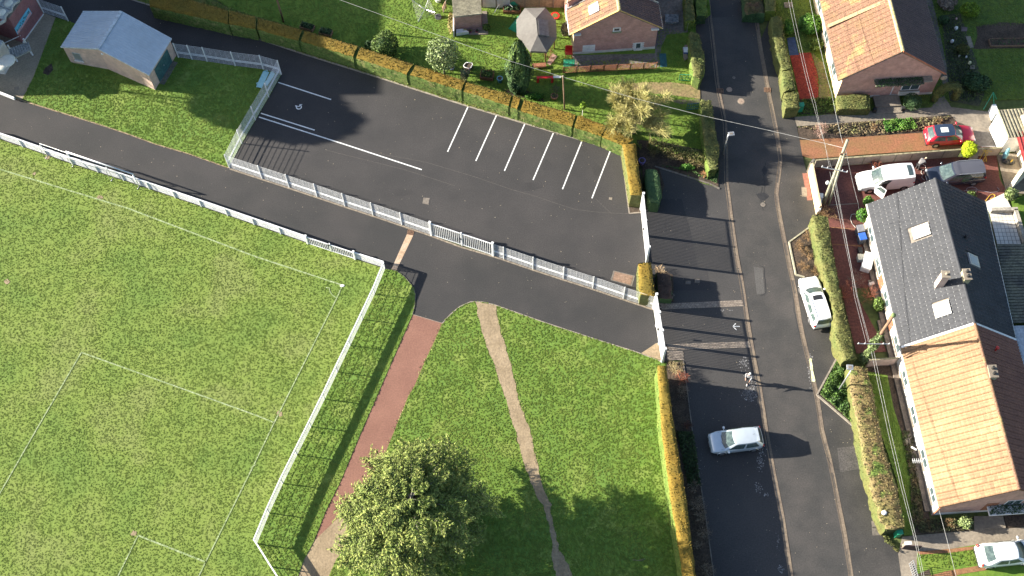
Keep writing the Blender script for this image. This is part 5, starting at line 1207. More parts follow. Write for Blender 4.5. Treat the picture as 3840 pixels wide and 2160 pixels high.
# ---- outbuildings of the gardens
# brick lean-to with corrugated roof and slab patio (top centre)
def Zt(x, y, z=0): return S(1500 + x/4.025, y/4.025, z)
lt = thing("garden_outbuilding", "small brick outbuilding with mossy corrugated roof and slab terrace", "outbuilding", Zt(1010, 200))
r0 = [Zt(782, -40, 2.3), Zt(805, 265, 2.0), Zt(1232, 215, 2.0), Zt(1222, -40, 2.3)]
b = MB(); slab(b, r0, .05)
for k in range(15):
    u = (k+.2)/15; b.bar(r0[0].lerp(r0[1], u)+Vector((0, 0, .02)), r0[3].lerp(r0[2], u)+Vector((0, 0, .02)), .09, .06)
b.build("corrugated_roof", CORRUG, lt)
b = MB(); fl = [flat(x_) for x_ in r0]
c_ = sum(fl, Vector())/4; fl = [c_+(x_-c_)*.95 for x_ in fl]
for i in range(4): wq(b, fl[i], fl[(i+1) % 4], 0, 1.9)
b.build("wall", BRICK_R, lt)
b = MB(); b.prism([Zt(828, 262), Zt(1238, 215), Zt(1245, 470), Zt(845, 520)], .02, .12); b.build("brick_floor", mat("pinkish_floor", (.22, .15, .13), (.28, .2, .17), fine=90, fine_amt=.3), lt)
b = MB(); b.box(Zt(815, 390), (.12, 2.6, .9), 0); b.build("side_wall", RENDER_W, lt)
for k, qd in enumerate((((1240, 180), (1310, 175), (1330, 420), (1250, 430)), ((1040, 475), (1190, 465), (1195, 530), (1050, 535)), ((1195, 465), (1325, 455), (1330, 525), (1198, 530)))):
    b = MB(); b.prism([Zt(*x_) for x_ in qd], .02, .10+.01*k); b.build("slab", CONC, lt)
b = MB(); b.prism([Zt(850, 485), (Zt(960, 475)), Zt(1040, 520), Zt(850, 548)], .02, .42); b.build("white_ledge", WHITE, lt)
# precast wall behind
pw = thing("garden_panel_wall", "pale precast garden wall behind the gazebo", "wall", Zt(1700, 120))
for k in range(6):
    xa = 1240+k*215; b = MB(); a_ = Zt(xa, 110 if k < 5 else 115); c_ = Zt(xa+205, 112); b.hexa([a_+Vector((0, -.04, 0)), c_+Vector((0, -.04, 0)), c_+Vector((0, .04, 0)), a_+Vector((0, .04, 0))], [a_+Vector((0, -.04, 1.5)), c_+Vector((0, -.04, 1.5)), c_+Vector((0, .04, 1.5)), a_+Vector((0, .04, 1.5))])
    b.build("panel", RENDER_W if k < 2 else mat("brown_panel", (.30, .22, .15), (.36, .27, .18), scale=20, fine=60, fine_amt=.25), pw)
    b = MB(); b.box(a_, (.12, .14, 1.6)); b.build("post", CONC, pw)
# white outbuilding at the right edge, with corrugated and red roofs
wb = thing("white_garage", "white rendered garage with mossy corrugated roof by the right edge", "garage", (46, 62, 0))
def Ze(x, y, z=0): return S(3500 + x/4.529, 380 + y/4.529, z)
HG = 2.4
g0 = Ze(1090, 150, HG+.2); g1 = Ze(1275, 615, HG+.2); w_ = (g1-g0)
gr = [g0, g1, g1+Vector((9, .6, 0)), g0+Vector((9, .6, 0))]
b = MB(); slab(b, gr, .05)
for k in range(30):
    o2 = Vector((.3+k*.3, .02*k, .03)); b.bar(g0+o2, g1+o2, .11, .07)
b.build("corrugated_roof", CORRUG, wb)
a_ = flat(g0)+Vector((.1, -.15, 0)); c_ = flat(g1)+Vector((.1, .15, 0))
b = MB(); wq(b, a_, c_, 0, HG+.15); wq(b, c_, c_+Vector((9, .6, 0)), 0, HG+.15); wq(b, a_+Vector((9, .6, 0)), a_, 0, HG+.15); wq(b, c_+Vector((9, .6, 0)), a_+Vector((9, .6, 0)), 0, HG+.15); b.build("wall", WHITE, wb)
b = MB(); b.bar(g0+Vector((0, 0, .06)), g1+Vector((0, 0, .06)), .12, .1); b.build("verge", mat("yellow_moss_verge", (.5, .48, .3), (.6, .55, .35)), wb)
c_ = Ze(985, 250); b = MB(); b.box(c_, (.35, 1.0, 1.1), .1); b.build("gas_cupboard", WHITE, wb)
rg = thing("red_roofed_annex", "annex with deep red ribbed roof and cream parapet at the right edge", "annex", (47, 57, 0))
r_ = [Ze(1395, 520, 2.6), Ze(1590, 1230, 2.6), Ze(1590, 1230, 2.6)+Vector((8, 0, 0)), Ze(1395, 520, 2.6)+Vector((8, 0, 0))]
b = MB(); slab(b, r_, .06)
for k in range(22): b.bar(r_[0]+Vector((.2+k*.35, 0, .03)), r_[1]+Vector((.2+k*.35, 0, .03)), .05, .05)
b.build("ribbed_roof", mat("deep_red_sheet", (.35, .05, .05), (.42, .07, .06), rough=.5), rg)
b = MB()
pa = [Ze(1330, 545), Ze(1560, 1240), Ze(1290, 1480)]
for a_, c_ in zip(pa, pa[1:]):
    d_ = (c_-a_).normalized(); n_ = Vector((-d_.y, d_.x, 0))*.16
    b.hexa([a_-n_, c_-n_, c_+n_, a_+n_], [a_-n_+Vector((0, 0, 2.9)), c_-n_+Vector((0, 0, 2.9)), c_+n_+Vector((0, 0, 2.9)), a_+n_+Vector((0, 0, 2.9))])
b.build("parapet_wall", mat("cream_parapet", (.74, .70, .58), (.66, .60, .44), scale=8, fine=40, fine_amt=.1), rg)
# car port roofs behind the grey house
cp = thing("terrace_canopy", "dark mossy corrugated canopy against the back of the grey house", "canopy", T(3, 1, 2500, 1250))
r_ = [T(3, 1, 2300, 1025, 2.3), T(3, 2, 2455, 350, 2.3), T(3, 2, 2455, 350, 2.3)+Vector((7, 0, 0)), T(3, 1, 2300, 1025, 2.3)+Vector((7, 0, 0))]
b = MB(); slab(b, r_, .05)
for k in range(26):
    u = k/26; b.bar(r_[0].lerp(r_[1], u)+Vector((0, 0, .03)), r_[3].lerp(r_[2], u)+Vector((0, 0, .03)), .14, .09)
b.build("corrugated_roof", mat("mossy_dark_sheet", (.09, .085, .075), (.20, .19, .13), rough=.9, scale=7, fine=60, fine_amt=.35), cp)
b = MB()
for u in (0.02, .5, .98):
    q = r_[3].lerp(r_[2], u); b.box((q.x-.2, q.y, 0), (.12, .12, 2.25)); q = r_[0].lerp(r_[1], u); b.box((q.x+.2, q.y, 0), (.1, .1, 2.25))
b.build("post", WOOD, cp)
c2 = thing("pale_flat_annex", "pale flat roofed annex below the corrugated canopy", "annex", T(3, 2, 2540, 520))
r_ = [T(3, 2, 2470, 385, 2.5), T(3, 2, 2560, 760, 2.5)]; b = MB(); b.prism([r_[0], r_[1], r_[1]+Vector((5, 0, 0)), r_[0]+Vector((5, 0, 0))], 0, 2.5); b.build("wall", RENDER_W, c2)
b = MB(); b.prism([r_[0]-Vector((.08, 0, 0)), r_[1]-Vector((.08, .08, 0)), r_[1]+Vector((5, -.08, 0)), r_[0]+Vector((5, .08, 0))], 2.5, 2.58); b.build("flat_roof", mat("pale_roofing", (.42, .45, .48), (.5, .52, .54)), c2)
# tiled patio
pt = thing("tiled_patio", None, None, (0, 0, 0)); tag(pt, kind='structure')
A_, B_, C_, D_ = TT(3, 1, [(2230, 705), (2450, 700), (2545, 1015), (2300, 1015)])
b = MB(); b.prism([A_, B_, C_, D_], 0, .10); b.build("bed", CONC_DARK, pt)
me = None
for i in range(6):
    for j in range(8):
        q = A_.lerp(B_, (i+.5)/6).lerp(D_.lerp(C_, (i+.5)/6), (j+.5)/8)
        if me is None: bb = MB(); bb.box((0, 0, 0), ((B_-A_).length/6-.02, (D_-A_).length/8-.03, .03)); o = bb.build("patio_tile", RENDER_W); me = o.data; o.parent = pt
        else: o = link("patio_tile", me, pt)
        o.location = (q.x, q.y, .09); o.rotation_euler = (0, 0, -.02)
sheet("patio_slab", TT(3, 1, [(2185, 590), (2370, 500), (2460, 680), (2220, 680)]), .10, RENDER_W, depth=.1)
b = MB()
for a_, c_ in ((T(3, 1, 2225, 690), T(3, 1, 2490, 685)), (T(3, 1, 2470, 690), T(3, 1, 2570, 1010))):
    b.bar(a_+Vector((0, 0, .3)), c_+Vector((0, 0, .3)), .3, .6)
tag(b.build("patio_wall", mat("stone_coping", (.30, .27, .22), (.4, .36, .3), scale=20, fine=60, fine_amt=.35)), "low stone walls round the pale tiled patio", "wall")
sheet("patio_garden", TT(3, 1, [(2450, 560), (2576, 520), (2700, 500), (2800, 1020), (2570, 1015), (2460, 680)]), .03, GARDENM, depth=.05)

# ================================================================== FENCES, BARRIER, GATES
def post_mesh(h, w=.09, d=.09, m=WHITE, capd=0.0):
    b = MB(); b.box((0, 0, -.05), (w, d, h+.05)); 
    if capd: b.box((0, 0, h), (w+capd, d+capd, .05))
    o = b.build("post", m); me = o.data; bpy.data.objects.remove(o); return me
POST_F = post_mesh(2.12, .075, .075)
FPM = {}
def wire_fence(label, pts, z=0.0, H=2.03, group="white wire fences of the school", skip_first=False):
    pts = [Vector((p[0], p[1], 0)) for p in pts]; t = thing("wire_fence", label, "fence", pts[0], group)
    for i, p in enumerate(pts):
        o = link("post", POST_F, t); d = (pts[min(i+1, len(pts)-1)]-pts[max(i-1, 0)]); o.location = p - pts[0]; o.rotation_euler = (0, 0, math.atan2(d.y, d.x))
    for a, c_ in zip(pts, pts[1:]):
        d = c_-a; L = d.length; b = MB()
        for k in range(12):
            z = .10 + k*(H-.12)/11
            b.bar((.05, 0.02, z), (L-.05, 0.02, z), .016, .020)
            if k in (3, 4): b.bar((.05, 0.05, z+.03), (L-.05, 0.05, z+.03), .03, .03)
        for k in range(int(L/.5)):
            x = .12 + k*.5; b.bar((x, 0.0, .08), (x, 0.0, H), .006, .006)
        o = b.build("wire_panel", WHITE); o.parent = t; o.location = a - pts[0]; o.rotation_euler = (0, 0, math.atan2(d.y, d.x))
    return t
def even(pts, step): return resample(pts, step)
wire_fence("long white wire fence between car park and access path, left of the leaf gates", SFENCE, group=None)
wire_fence("white wire fence right of the leaf gates, ending at the tall gate hedge", SFENCE2, group=None)
wire_fence("white wire fence closing the left end of the car park beside the shed lawn", even([SFENCE[0], T(0, 0, 2435, 1440)-Vector((0, 0, 0)), T(1, 0, 130, 975), T(1, 0, 255, 750)], 2.5), group=None)
wire_fence("white wire fence between the blue roofed shed and the car park corner", NFENCE, group=None)
wire_fence("white wire fence between school corner and blue roofed shed", NFENCE2[:3], group=None)

# double leaf gate in the wire fence
def bar_gate(name, label, P0, P1, H, step, leaves, post_w=.16, bar_w=.045, top_h=.07, z0=.1, cat="gate", frame=.07):
    P0, P1 = Vector(P0), Vector(P1); t = thing(name, label, cat, (P0.x, P0.y, 0)); d = (P1-P0); L = d.length; a = math.atan2(d.y, d.x)
    ends = [L*k/leaves for k in range(leaves+1)]
    pm = post_mesh(H+.15, post_w, post_w, WHITE, .03); bb = MB(); bb.box((0, 0, 0), (bar_w*.7, bar_w, H-z0-.05)); bo = bb.build("bar", WHITE); bm_ = bo.data; bpy.data.objects.remove(bo)
    for k, u in enumerate(ends):
        if 0 < k < leaves and leaves == 2:
            o = link("post", pm, t); o.location = d.normalized()*u; o.scale = (.6, .6, .97); o.rotation_euler = (0, 0, a)
        else:
            o = link("post", pm, t); o.location = d.normalized()*u; o.rotation_euler = (0, 0, a)
    for u0, u1 in zip(ends, ends[1:]):
        b = MB(); q0 = P0+d.normalized()*(u0+post_w*.6); q1 = P0+d.normalized()*(u1-post_w*.6)
        for z in (z0+frame/2, H-frame/2): b.bar((q0.x, q0.y, z), (q1.x, q1.y, z), frame, top_h)
        for q in (q0, q1): b.bar((q.x, q.y, z0), (q.x, q.y, H), frame, frame)
        b.build("leaf_frame", WHITE, t)
        n = int((u1-u0-post_w*1.2)/step)
        for i in range(1, n):
            o = link("bar", bm_, t); q = d.normalized()*(u0+post_w*.6+(u1-u0-post_w*1.2)*i/n); o.location = (q.x, q.y, z0+.03); o.rotation_euler = (0, 0, a)
    b = MB(); q = P0 + d*.5 + Vector((-.08, 0, 0)); b.box((q.x, q.y, 1.05), (.12, .12, .22), a); b.build("lock", BLACKP, t)
    return t
bar_gate("leaf_gate", "white barred double gate set in the long wire fence", T(1, 1, 1765, 917), T(1, 1, 2385, 1122), 2.05, .165, 2, post_w=.17, bar_w=.06)
bar_gate("tall_street_gate", "tall white barred gate closing the car park from the street", T(2, 1, 1296, 662), T(2, 1, 1352, 1190), 2.6, .135, 2, bar_w=.06)
bar_gate("tall_path_gate", "tall white barred gate at the street end of the access path", T(2, 2, 1425, 208), T(2, 2, 1508, 748), 2.6, .135, 3, bar_w=.06)

# white spectator barrier round the pitch
def barrier(label, pts, H=1.22, step=2.5, wires=5, infill=False):
    ps = resample([Vector((p[0], p[1], 0)) for p in pts], step); t = thing("pitch_barrier", label, "barrier", ps[0])
    pm = post_mesh(H, .07, .07)
    for p, q in zip(ps, ps[1:]+[None]):
        o = link("post", pm, t); d = (q-p) if q is not None else d; o.location = p-ps[0]; o.rotation_euler = (0, 0, math.atan2(d.y, d.x))
        if q is None: continue
        L = d.length; b = MB(); b.box((L/2, .05, H-.22), (L-.006, .035, .22)); b.box((L/2, 0.03, H+.002), (L-.006, .10, .03)); o = b.build("top_board", WHITE); o.parent = t; o.location = p-ps[0]; o.rotation_euler = (0, 0, math.atan2(d.y, d.x))
        b = MB()
        for k in range(wires):
            z = .18 + k*(H-.5)/(wires-1) if wires > 1 else .5; b.bar((0, .05, z), (L, .05, z), .03, .03 if infill else .014)
        if infill:
            for k in range(int(L/.14)): b.bar((k*.14, .05, .1), (k*.14, .05, H-.2), .012, .012)
        o = b.build("rails", WHITE); o.parent = t; o.location = p-ps[0]; o.rotation_euler = (0, 0, math.atan2(d.y, d.x))
    return t
barrier("white barrier with top board along the access path side of the pitch", BARR, infill=True, wires=6)
barrier("short white barrier length between the low leaf gate and the pitch corner", BARR2, infill=True, wires=6)
barrier("long white barrier running down the grass strip beside the red path", BLEG, wires=4)
barrier("white barrier turning the bottom corner of the pitch near the beige path", BLEG2, wires=5)
bar_gate("low_leaf_gate", "low white barred double gate in the pitch barrier", T(1, 1, 522, 1003), T(1, 1, 998, 1160), 1.22, .165, 2, post_w=.15, bar_w=.055)

# low white rail at the school yard
b = MB(); b.bar(T(0, 0, -60, 910, .35), T(0, 0, 145, 992, .35), .14, .3); tag(b.build("low_white_rail", WHITE), "low white rail at the edge of the school yard, left frame edge", "rail")

# goals
def goal(label, p0, p1, H=2.05, w=.11, depth=.9, m=WHITE):
    p0, p1 = Vector(p0), Vector(p1); t = thing("football_goal", label, "goal", p0); d = (p1-p0).normalized(); n = Vector((-d.y, d.x, 0)); n = -n if n.y > 0 else n
    up = Vector((0, 0, H))
    for q in (p0, p1): b = MB(); b.tube([q, q+up], w/2, 8); b.build("post", m, t, smooth=True)
    b = MB(); b.tube([p0+up-d*w/2, p1+up+d*w/2], w/2, 8); b.build("crossbar", m, t, smooth=True)
    b = MB()
    for q in (p0, p1):
        b.tube([q+up*.98, q+n*.25+Vector((0, 0, H*.80)), q+n*depth+Vector((0, 0, .04))], .022, 6); b.tube([q+Vector((0, 0, .04)), q+n*depth+Vector((0, 0, .04))], .03, 6)
    b.tube([p0+n*.25+Vector((0, 0, H*.8)), p1+n*.25+Vector((0, 0, H*.8))], .018, 6)
    b.build("rear_frame", STEEL, t, smooth=True); return t
goal("thick white football goal standing behind the barrier", T(0, 1, 745, 205), T(0, 1, 1402, 428), depth=.35)
goal("thin framed goal half hidden by the thick white goal", T(0, 1, 482, 122), T(0, 1, 1137, 348), H=2.0, w=.05, depth=.35, m=STEEL)

# concrete panel wall of the yard
def panel_wall(label, P0, P1, n, H, m, name="panel_wall", th=.06, cap=True):
    P0, P1 = Vector(P0), Vector(P1); t = thing(name, label, "wall", P0); d = (P1-P0)/n; a = math.atan2(d.y, d.x)
    for k in range(n):
        c_ = P0 + d*(k+.5); b = MB(); b.box((c_.x, c_.y, 0), (d.length-.1, th, H), a); b.build("panel", m, t)
    for k in range(n+1):
        c_ = P0 + d*k; b = MB(); b.box((c_.x, c_.y, 0), (.10, .11, H+.04), a); b.build("post", CONC, t)
    if cap: b = MB(); q0 = P0+Vector((0, 0, H+.03)); q1 = P1+Vector((0, 0, H+.03)); b.bar(q0, q1, .14, .05); b.build("coping", mat("mossy_coping", (.22, .2, .12), (.3, .26, .16), scale=20, fine=60, fine_amt=.4), t)
    return t
WALLP = mat("buff_wall_panel", (.36, .28, .22), (.42, .33, .26), scale=8, fine=50, fine_amt=.15)
panel_wall("buff concrete panel wall between terracotta drive and brick yard", T(3, 1, 462, 235), T(3, 1, 1900, 128), 9, 1.15, WALLP)
panel_wall("short buff wall continuing right of the lime shrub", T(3, 1, 2010, 122), T(3, 1, 2310, 112), 2, 1.15, WALLP)
panel_wall("rosy boundary wall at the foot of the ivy covered pole", T(3, 2, 985, 790), T(3, 2, 1265, 772), 1, 1.35, mat("rosy_wall", (.42, .30, .27), (.48, .36, .32), fine=40, fine_amt=.15))
yw = thing("yellow_street_wall", "cream yellow rendered wall between pavement and brick yard", "wall", T(3, 1, 420, 260))
def longwall(parent, pts, H, th, m, name="wall"):
    for a_, c_ in zip(pts, pts[1:]):
        d_ = (c_-a_).normalized(); n_ = Vector((-d_.y, d_.x, 0))*th/2; b = MB(); b.hexa([a_-n_, c_-n_, c_+n_, a_+n_], [q+Vector((0, 0, H)) for q in (a_-n_, c_-n_, c_+n_, a_+n_)]); b.build(name, m, parent)
longwall(yw, [T(3, 1, 408, 278), T(3, 1, 492, 712)], 1.5, .16, CREAM)
longwall(yw, [T(3, 1, 395, 285), T(3, 1, 430, 245)], 1.5, .2, CONC_DARK, "end_wall")
b = MB(); q = T(3, 1, 500, 590); b.box((q.x, q.y, 0), (.42, .42, 1.25), -.15); b.box((q.x-.1, q.y-.75, .6), (.2, 1.1, .5), -.2); b.build("white_pillar", WHITE, yw, bevel=.02)
# ================================================================== HEDGES
def hp(pts, z, f=None):  # outline points as source pixels at height z
    return [S(x, y, z) for x, y in pts]
def t2(c, r, pts): return [(960*c + x/2.6833, 540*r + y/2.6833) for x, y in pts]
def zz(pts): return [(2560 + x/3.15, y/3.15) for x, y in pts]
# long hedge along the car park: sections between the notches
UP = t2(0, 0, [(1500, -130), (2300, 95)]) + t2(1, 0, [(0, 165), (480, 300), (1040, 465), (1600, 645), (2120, 820)]) + t2(2, 0, [(0, 950), (105, 990), (660, 1150), (960, 1262), (1230, 1400)])
LO = t2(0, 0, [(1500, 60), (2300, 240)]) + t2(1, 0, [(0, 290), (440, 410), (990, 575), (1530, 750), (2080, 910)]) + t2(2, 0, [(-30, 1065), (70, 1108), (620, 1278), (900, 1370), (1130, 1470)])
HL = 1.75
HLEAFY = mat('weedy_hedge_side', (.13, .155, .035), (.19, .19, .06), rough=.85, scale=12, fine=60, fine_amt=.4, island=.6, c3=(.075, .13, .02))
lh = thing("long_hedge", "very long clipped hedge with ochre brown top above the parking bays", "hedge", S(1700, 330))
for k in range(len(UP)-1):
    a0, a1 = S(*UP[k], HL), S(*UP[k+1], HL); b0, b1 = S(*LO[k], HL), S(*LO[k+1], HL)
    gap = .05 if k not in (2, 3, 4, 5, 7, 8) else .16
    L = (a1-a0).length; f0 = gap/L; f1 = 1-gap/L
    hedge(None, None, [b0.lerp(b1, f0), b0.lerp(b1, f1)], [a0.lerp(a1, f0), a0.lerp(a1, f1)], HL + (.04 if k % 2 else 0), HTOP, HLEAFY, parent=lh, cards=85, size=.065, rough=.07)
    if k: q = (a0+b0)/2; b = MB(); b.box((q.x, q.y, 0), (.42, (a0-b0).length*.86, 1.52), math.atan2((a1-a0).y, (a1-a0).x)); b.build("sunken_section", HLEAFY, lh)
H2 = 2.0
hedge("gate_hedge", "ochre topped hedge at the right end of the parking bays", hp(t2(2, 1, [(1108, 0), (1150, 260), (1192, 515)]), H2), hp(t2(2, 1, [(1250, 0), (1280, 240), (1318, 520)]), H2), H2, HTOP, HYEL, cards=80, size=.055, rough=.07)
hedge("gate_hedge", "short ochre topped hedge block between the two tall gates", hp(t2(2, 1, [(1268, 1205), (1272, 1449)]) + t2(2, 2, [(1295, 60)]), H2), hp(t2(2, 1, [(1402, 1192), (1440, 1449)]) + t2(2, 2, [(1455, 92)]), H2), H2, HTOP, HYEL, cards=80, size=.055, rough=.07)
H4 = 2.65
hedge("boundary_hedge", "tall narrow ochre topped hedge between lawn and street running off the bottom", hp(t2(2, 2, [(1462, 790), (1480, 1050), (1505, 1449)]) + t2(2, 3, [(1600, 700), (1650, 1000), (1715, 1449), (1745, 1650)]), H4), hp(t2(2, 2, [(1556, 780), (1590, 1050), (1645, 1449)]) + t2(2, 3, [(1765, 700), (1800, 1000), (1856, 1449), (1890, 1650)]), H4), H4, HTOP, HGREEN, cards=75, size=.055, rough=.07)
H5 = 1.7
hedge("pavement_hedge", "yellowish clipped hedge between right pavement and brick yard", hp(t2(3, 1, [(448, 722), (470, 900), (530, 1180), (610, 1449)]) + t2(3, 2, [(660, 250), (680, 520), (760, 735)]), H5), hp(t2(3, 1, [(600, 735), (640, 1000), (680, 1230), (722, 1449)]) + t2(3, 2, [(770, 180), (830, 430), (885, 700)]), H5), H5, HYEL, HYEL, cards=95, size=.065, rough=.15)
hedge("pavement_hedge", "shaggy mixed hedge running down beside the strip lawn to the green letterbox", hp(t2(3, 2, [(800, 790), (830, 1000), (880, 1300), (905, 1449)]) + t2(3, 3, [(960, 300), (1040, 600), (1110, 850), (1190, 985)]), 1.55), hp(t2(3, 2, [(985, 790), (1045, 950), (1100, 1250), (1140, 1449)]) + t2(3, 3, [(1200, 250), (1290, 520), (1355, 800), (1375, 960)]), 1.55), 1.55, mat("mixed_hedge_leaves", (.16, .14, .045), (.10, .15, .025), island=.6, scale=9, fine=50, fine_amt=.3, c3=(.17, .12, .05)), HYEL, cards=110, size=.065, rough=.16)
hedge("garden_hedge", "left hedge by the street beside the brick gable, its lower end sunlit", hp(zz([(72, 390), (85, 600), (110, 800), (125, 900)]), 1.6), hp(zz([(190, 385), (245, 600), (275, 770), (205, 945)]), 1.6), 1.6, HYEL, HGREEN, cards=95, size=.065, rough=.15)
hedge("garden_hedge", "lime tinted hedge by the street running past the bare willow to a rounded end", hp(zz([(208, 1185), (225, 1449)]) + t2(2, 0, [(1935, 1430)]) + t2(2, 1, [(1950, 100), (1985, 255)]), 1.6), hp(zz([(340, 1180), (370, 1400)]) + t2(2, 0, [(2075, 1430)]) + t2(2, 1, [(2092, 60), (2060, 245)]), 1.6), 1.6, HYEL, HGREEN, cards=95, size=.065, rough=.15)
hedge("garden_hedge", "dim hedge at the top left of the street, beside the terrace house", hp(zz([(15, -90), (20, 0), (35, 255)]), 1.5), hp(zz([(125, -90), (130, 0), (150, 225)]), 1.5), 1.5, HYEL, HGREEN, cards=95, size=.065, rough=.15)
hedge("garden_hedge", "long rounded hedge on the right of the street above the red gravel bed", hp(zz([(1040, 200), (1060, 400), (1100, 620), (1175, 830)]), 1.5), hp(zz([(1178, 190), (1195, 380), (1235, 600), (1295, 815)]), 1.5), 1.5, HYEL, HYEL, cards=95, size=.065, rough=.15)
bx = (("boxy_shrub", "upper sunlit hedge block left of the red gravel bed", [(1165, 840), (1195, 1080)], [(1300, 835), (1340, 1050)], 1.5), ("boxy_shrub", "lower sunlit hedge block above the green letterbox by the path", [(1205, 1095), (1215, 1290)], [(1370, 1085), (1380, 1270)], 1.45))
for n_, l_, a_, c_, h_ in bx: hedge(n_, l_, hp(zz(a_), h_), hp(zz(c_), h_), h_, HYEL, HYEL, cards=75, size=.07, rough=.12, cat="shrub", round_=.14)
hedge("boxy_shrub", "dark green box shrub behind the tall street gate hedge", hp(t2(2, 1, [(1345, 255), (1335, 330), (1360, 520), (1390, 590)]), 1.5), hp(t2(2, 1, [(1455, 255), (1490, 330), (1512, 500), (1480, 600)]), 1.5), 1.5, HDARK, HDARK, cards=110, size=.05, rough=.05, cat="shrub", round_=.16)
hedge("boxy_shrub", "rounded pale box shrub left of the porch steps", hp(t2(3, 0, [(692, 960), (700, 1100)]), 1.0), hp(t2(3, 0, [(1030, 945), (1040, 1095)]), 1.0), 1.0, HYEL, HYEL, cards=110, size=.06, rough=.07, cat="shrub", round_=.16)
hedge("boxy_shrub", "dark brown clipped block inside the street gate by the square covers", hp(t2(2, 1, [(1450, 1290), (1460, 1449)]) + t2(2, 2, [(1480, 105)]), .9), hp(t2(2, 1, [(1600, 1320), (1612, 1449)]) + t2(2, 2, [(1612, 110)]), .9), .9, mat("dark_brown_leaves", (.05, .03, .02), (.08, .045, .03), island=.4), HDARK, cards=90, size=.06, rough=.08, cat="shrub")
hedge("garden_hedge", "dark shrubbery block at the top edge left of the far road", hp(zz([(150, -90), (165, 200)]), 1.2), hp(zz([(285, -90), (285, 190)]), 1.2), 1.2, HGREEN, HDARK, cards=50, size=.09, rough=.2)
hedge("garden_hedge", "wide shrubbery at the top edge right of the far road", hp(zz([(715, -90), (735, 160)]), 1.2), hp(zz([(960, -90), (975, 170)]), 1.2), 1.2, mat("russet_green", (.07, .09, .02), (.10, .06, .03), island=.5, scale=12), HDARK, cards=50, size=.09, rough=.25)
hedge("garden_hedge", "narrow dim hedge at the top edge above the rounded hedge", hp(zz([(970, -90), (975, 130)]), 1.4), hp(zz([(1110, -90), (1105, 130)]), 1.4), 1.4, HYEL, HGREEN, cards=50, size=.07, rough=.1)

# ================================================================== TREES AND SHRUBS
def conifer(label, base, H, R, seed=3):
    g = random.Random(seed); base = Vector(base); t = thing("conifer_tree", label, "tree", base)
    b = MB(); b.tube([(base.x, base.y, -.1), (base.x+.1, base.y, H*.4), (base.x, base.y+.1, H*.9)], [.38, .25, .04], 9); b.build("trunk", BARK, t, smooth=True)
    P = []; N = []; D = []; M = []; lb = MB()
    nb = 190
    for i in range(nb):
        zf = (i+.5)/nb; z = .5 + zf**.9*(H-1.2)
        prof = min(1.0, .60 + zf*1.3) if zf < .3 else (1 - ((zf-.3)/.7)**2.0*.78)
        r = R*prof*g.uniform(.55, 1.2); a = i*2.39996 + g.uniform(-.3, .3); rise = -.10 + .55*zf + g.uniform(-.1, .15)
        d = Vector((math.cos(a), math.sin(a), rise)).normalized(); p0 = Vector((0, 0, z)); tip = p0 + d*r; tip.z = max(tip.z, .3)
        mid = p0.lerp(tip, .55) + Vector((0, 0, .12*r))
        lb.tube([base+p0, base+mid, base+tip], [.05+.04*(1-zf), .035, .012], 4, cap=False)
        # side sprays along the outer 70 percent
        ns = int(10 + 9*r)
        for s in range(ns):
            u = .28 + .72*(s+g.random())/ns; q = p0.lerp(mid, u/.55) if u < .55 else mid.lerp(tip, (u-.55)/.45)
            side = 1 if s % 2 else -1; spread = (.75-.35*u)*r*.42*g.uniform(.6, 1.2)
            lat = Vector((-d.y, d.x, 0))*side; e = q + (lat*.75 + d*.65 + Vector((0, 0, g.uniform(-.25, .15)))).normalized()*spread
            if s % 3 == 0: lb.tube([base+q, base+e], [.012, .005], 3, cap=False)
            sd = (e-q).normalized(); nc = int(9+spread*17)
            for c in range(nc):
                w = (c+.5)/nc; pp = q.lerp(e, w) + Vector((g.gauss(0, .05), g.gauss(0, .05), g.gauss(0, .05)))
                fd = (sd + lat*g.uniform(-.7, .7) + Vector((0, 0, g.uniform(-.4, .35)))).normalized()
                P.append(pp); D.append(fd); N.append(Vector((d.x*.4, d.y*.4, .8)) + Vector((g.gauss(0, .4), g.gauss(0, .4), 0)))
                M.append(1 if (w > .62 and u > .55 and g.random() < .34) or (u > .9 and g.random() < .3) else 0)
    lb.build("branches", mat("pale_branch", (.30, .27, .22), (.22, .19, .15), fine=60), t)
    me = card_mesh("crown", np.array([tuple(p) for p in P]), np.array([tuple(n) for n in N]), .070, [CONIF, CONIFT], M, long=1.5, jitter=.35, D=np.array([tuple(x) for x in D]))
    link("crown", me, t); return t
conifer("big spreading conifer with yellow green tips on the lower lawn", S(1575, 1990), 9.4, 5.1)

def leaf_tree(name, label, base, H, R, m, n, size, zc, trunk=True, seed=2, rz=None, lobes=9, core=None, shell=.45, lean=(0, 0)):
    base = Vector(base); t = thing(name, label, "tree", base); rz = rz or (H-zc)
    b = MB(); b.tube([(base.x, base.y, -.1), (base.x+lean[0]*.5, base.y+lean[1]*.5, zc*.5), (base.x+lean[0], base.y+lean[1], zc)], [.09, .07, .04], 7)
    g = random.Random(seed)
    for k in range(9):
        a = g.uniform(0, 6.28); b.tube([(base.x+lean[0]*.6, base.y+lean[1]*.6, zc*.6), (base.x+lean[0]+math.cos(a)*R*.6, base.y+lean[1]+math.sin(a)*R*.6, zc+g.uniform(-.2, .6)*rz)], [.035, .01], 4)
    b.build("trunk", BARK, t)
    P, N = blob(n, (lean[0], lean[1], zc), (R, R, rz), seed=seed, lobes=lobes, shell=shell); P[:, 2] = np.maximum(P[:, 2], .15)
    link("crown", card_mesh("crown", P, N, size, m), t)
    if core: b = MB(); b.ell((base.x+lean[0], base.y+lean[1], zc), (R*.6, R*.6, rz*.6), 12, 8); b.build("inner_foliage", core, t, smooth=True)
    return t
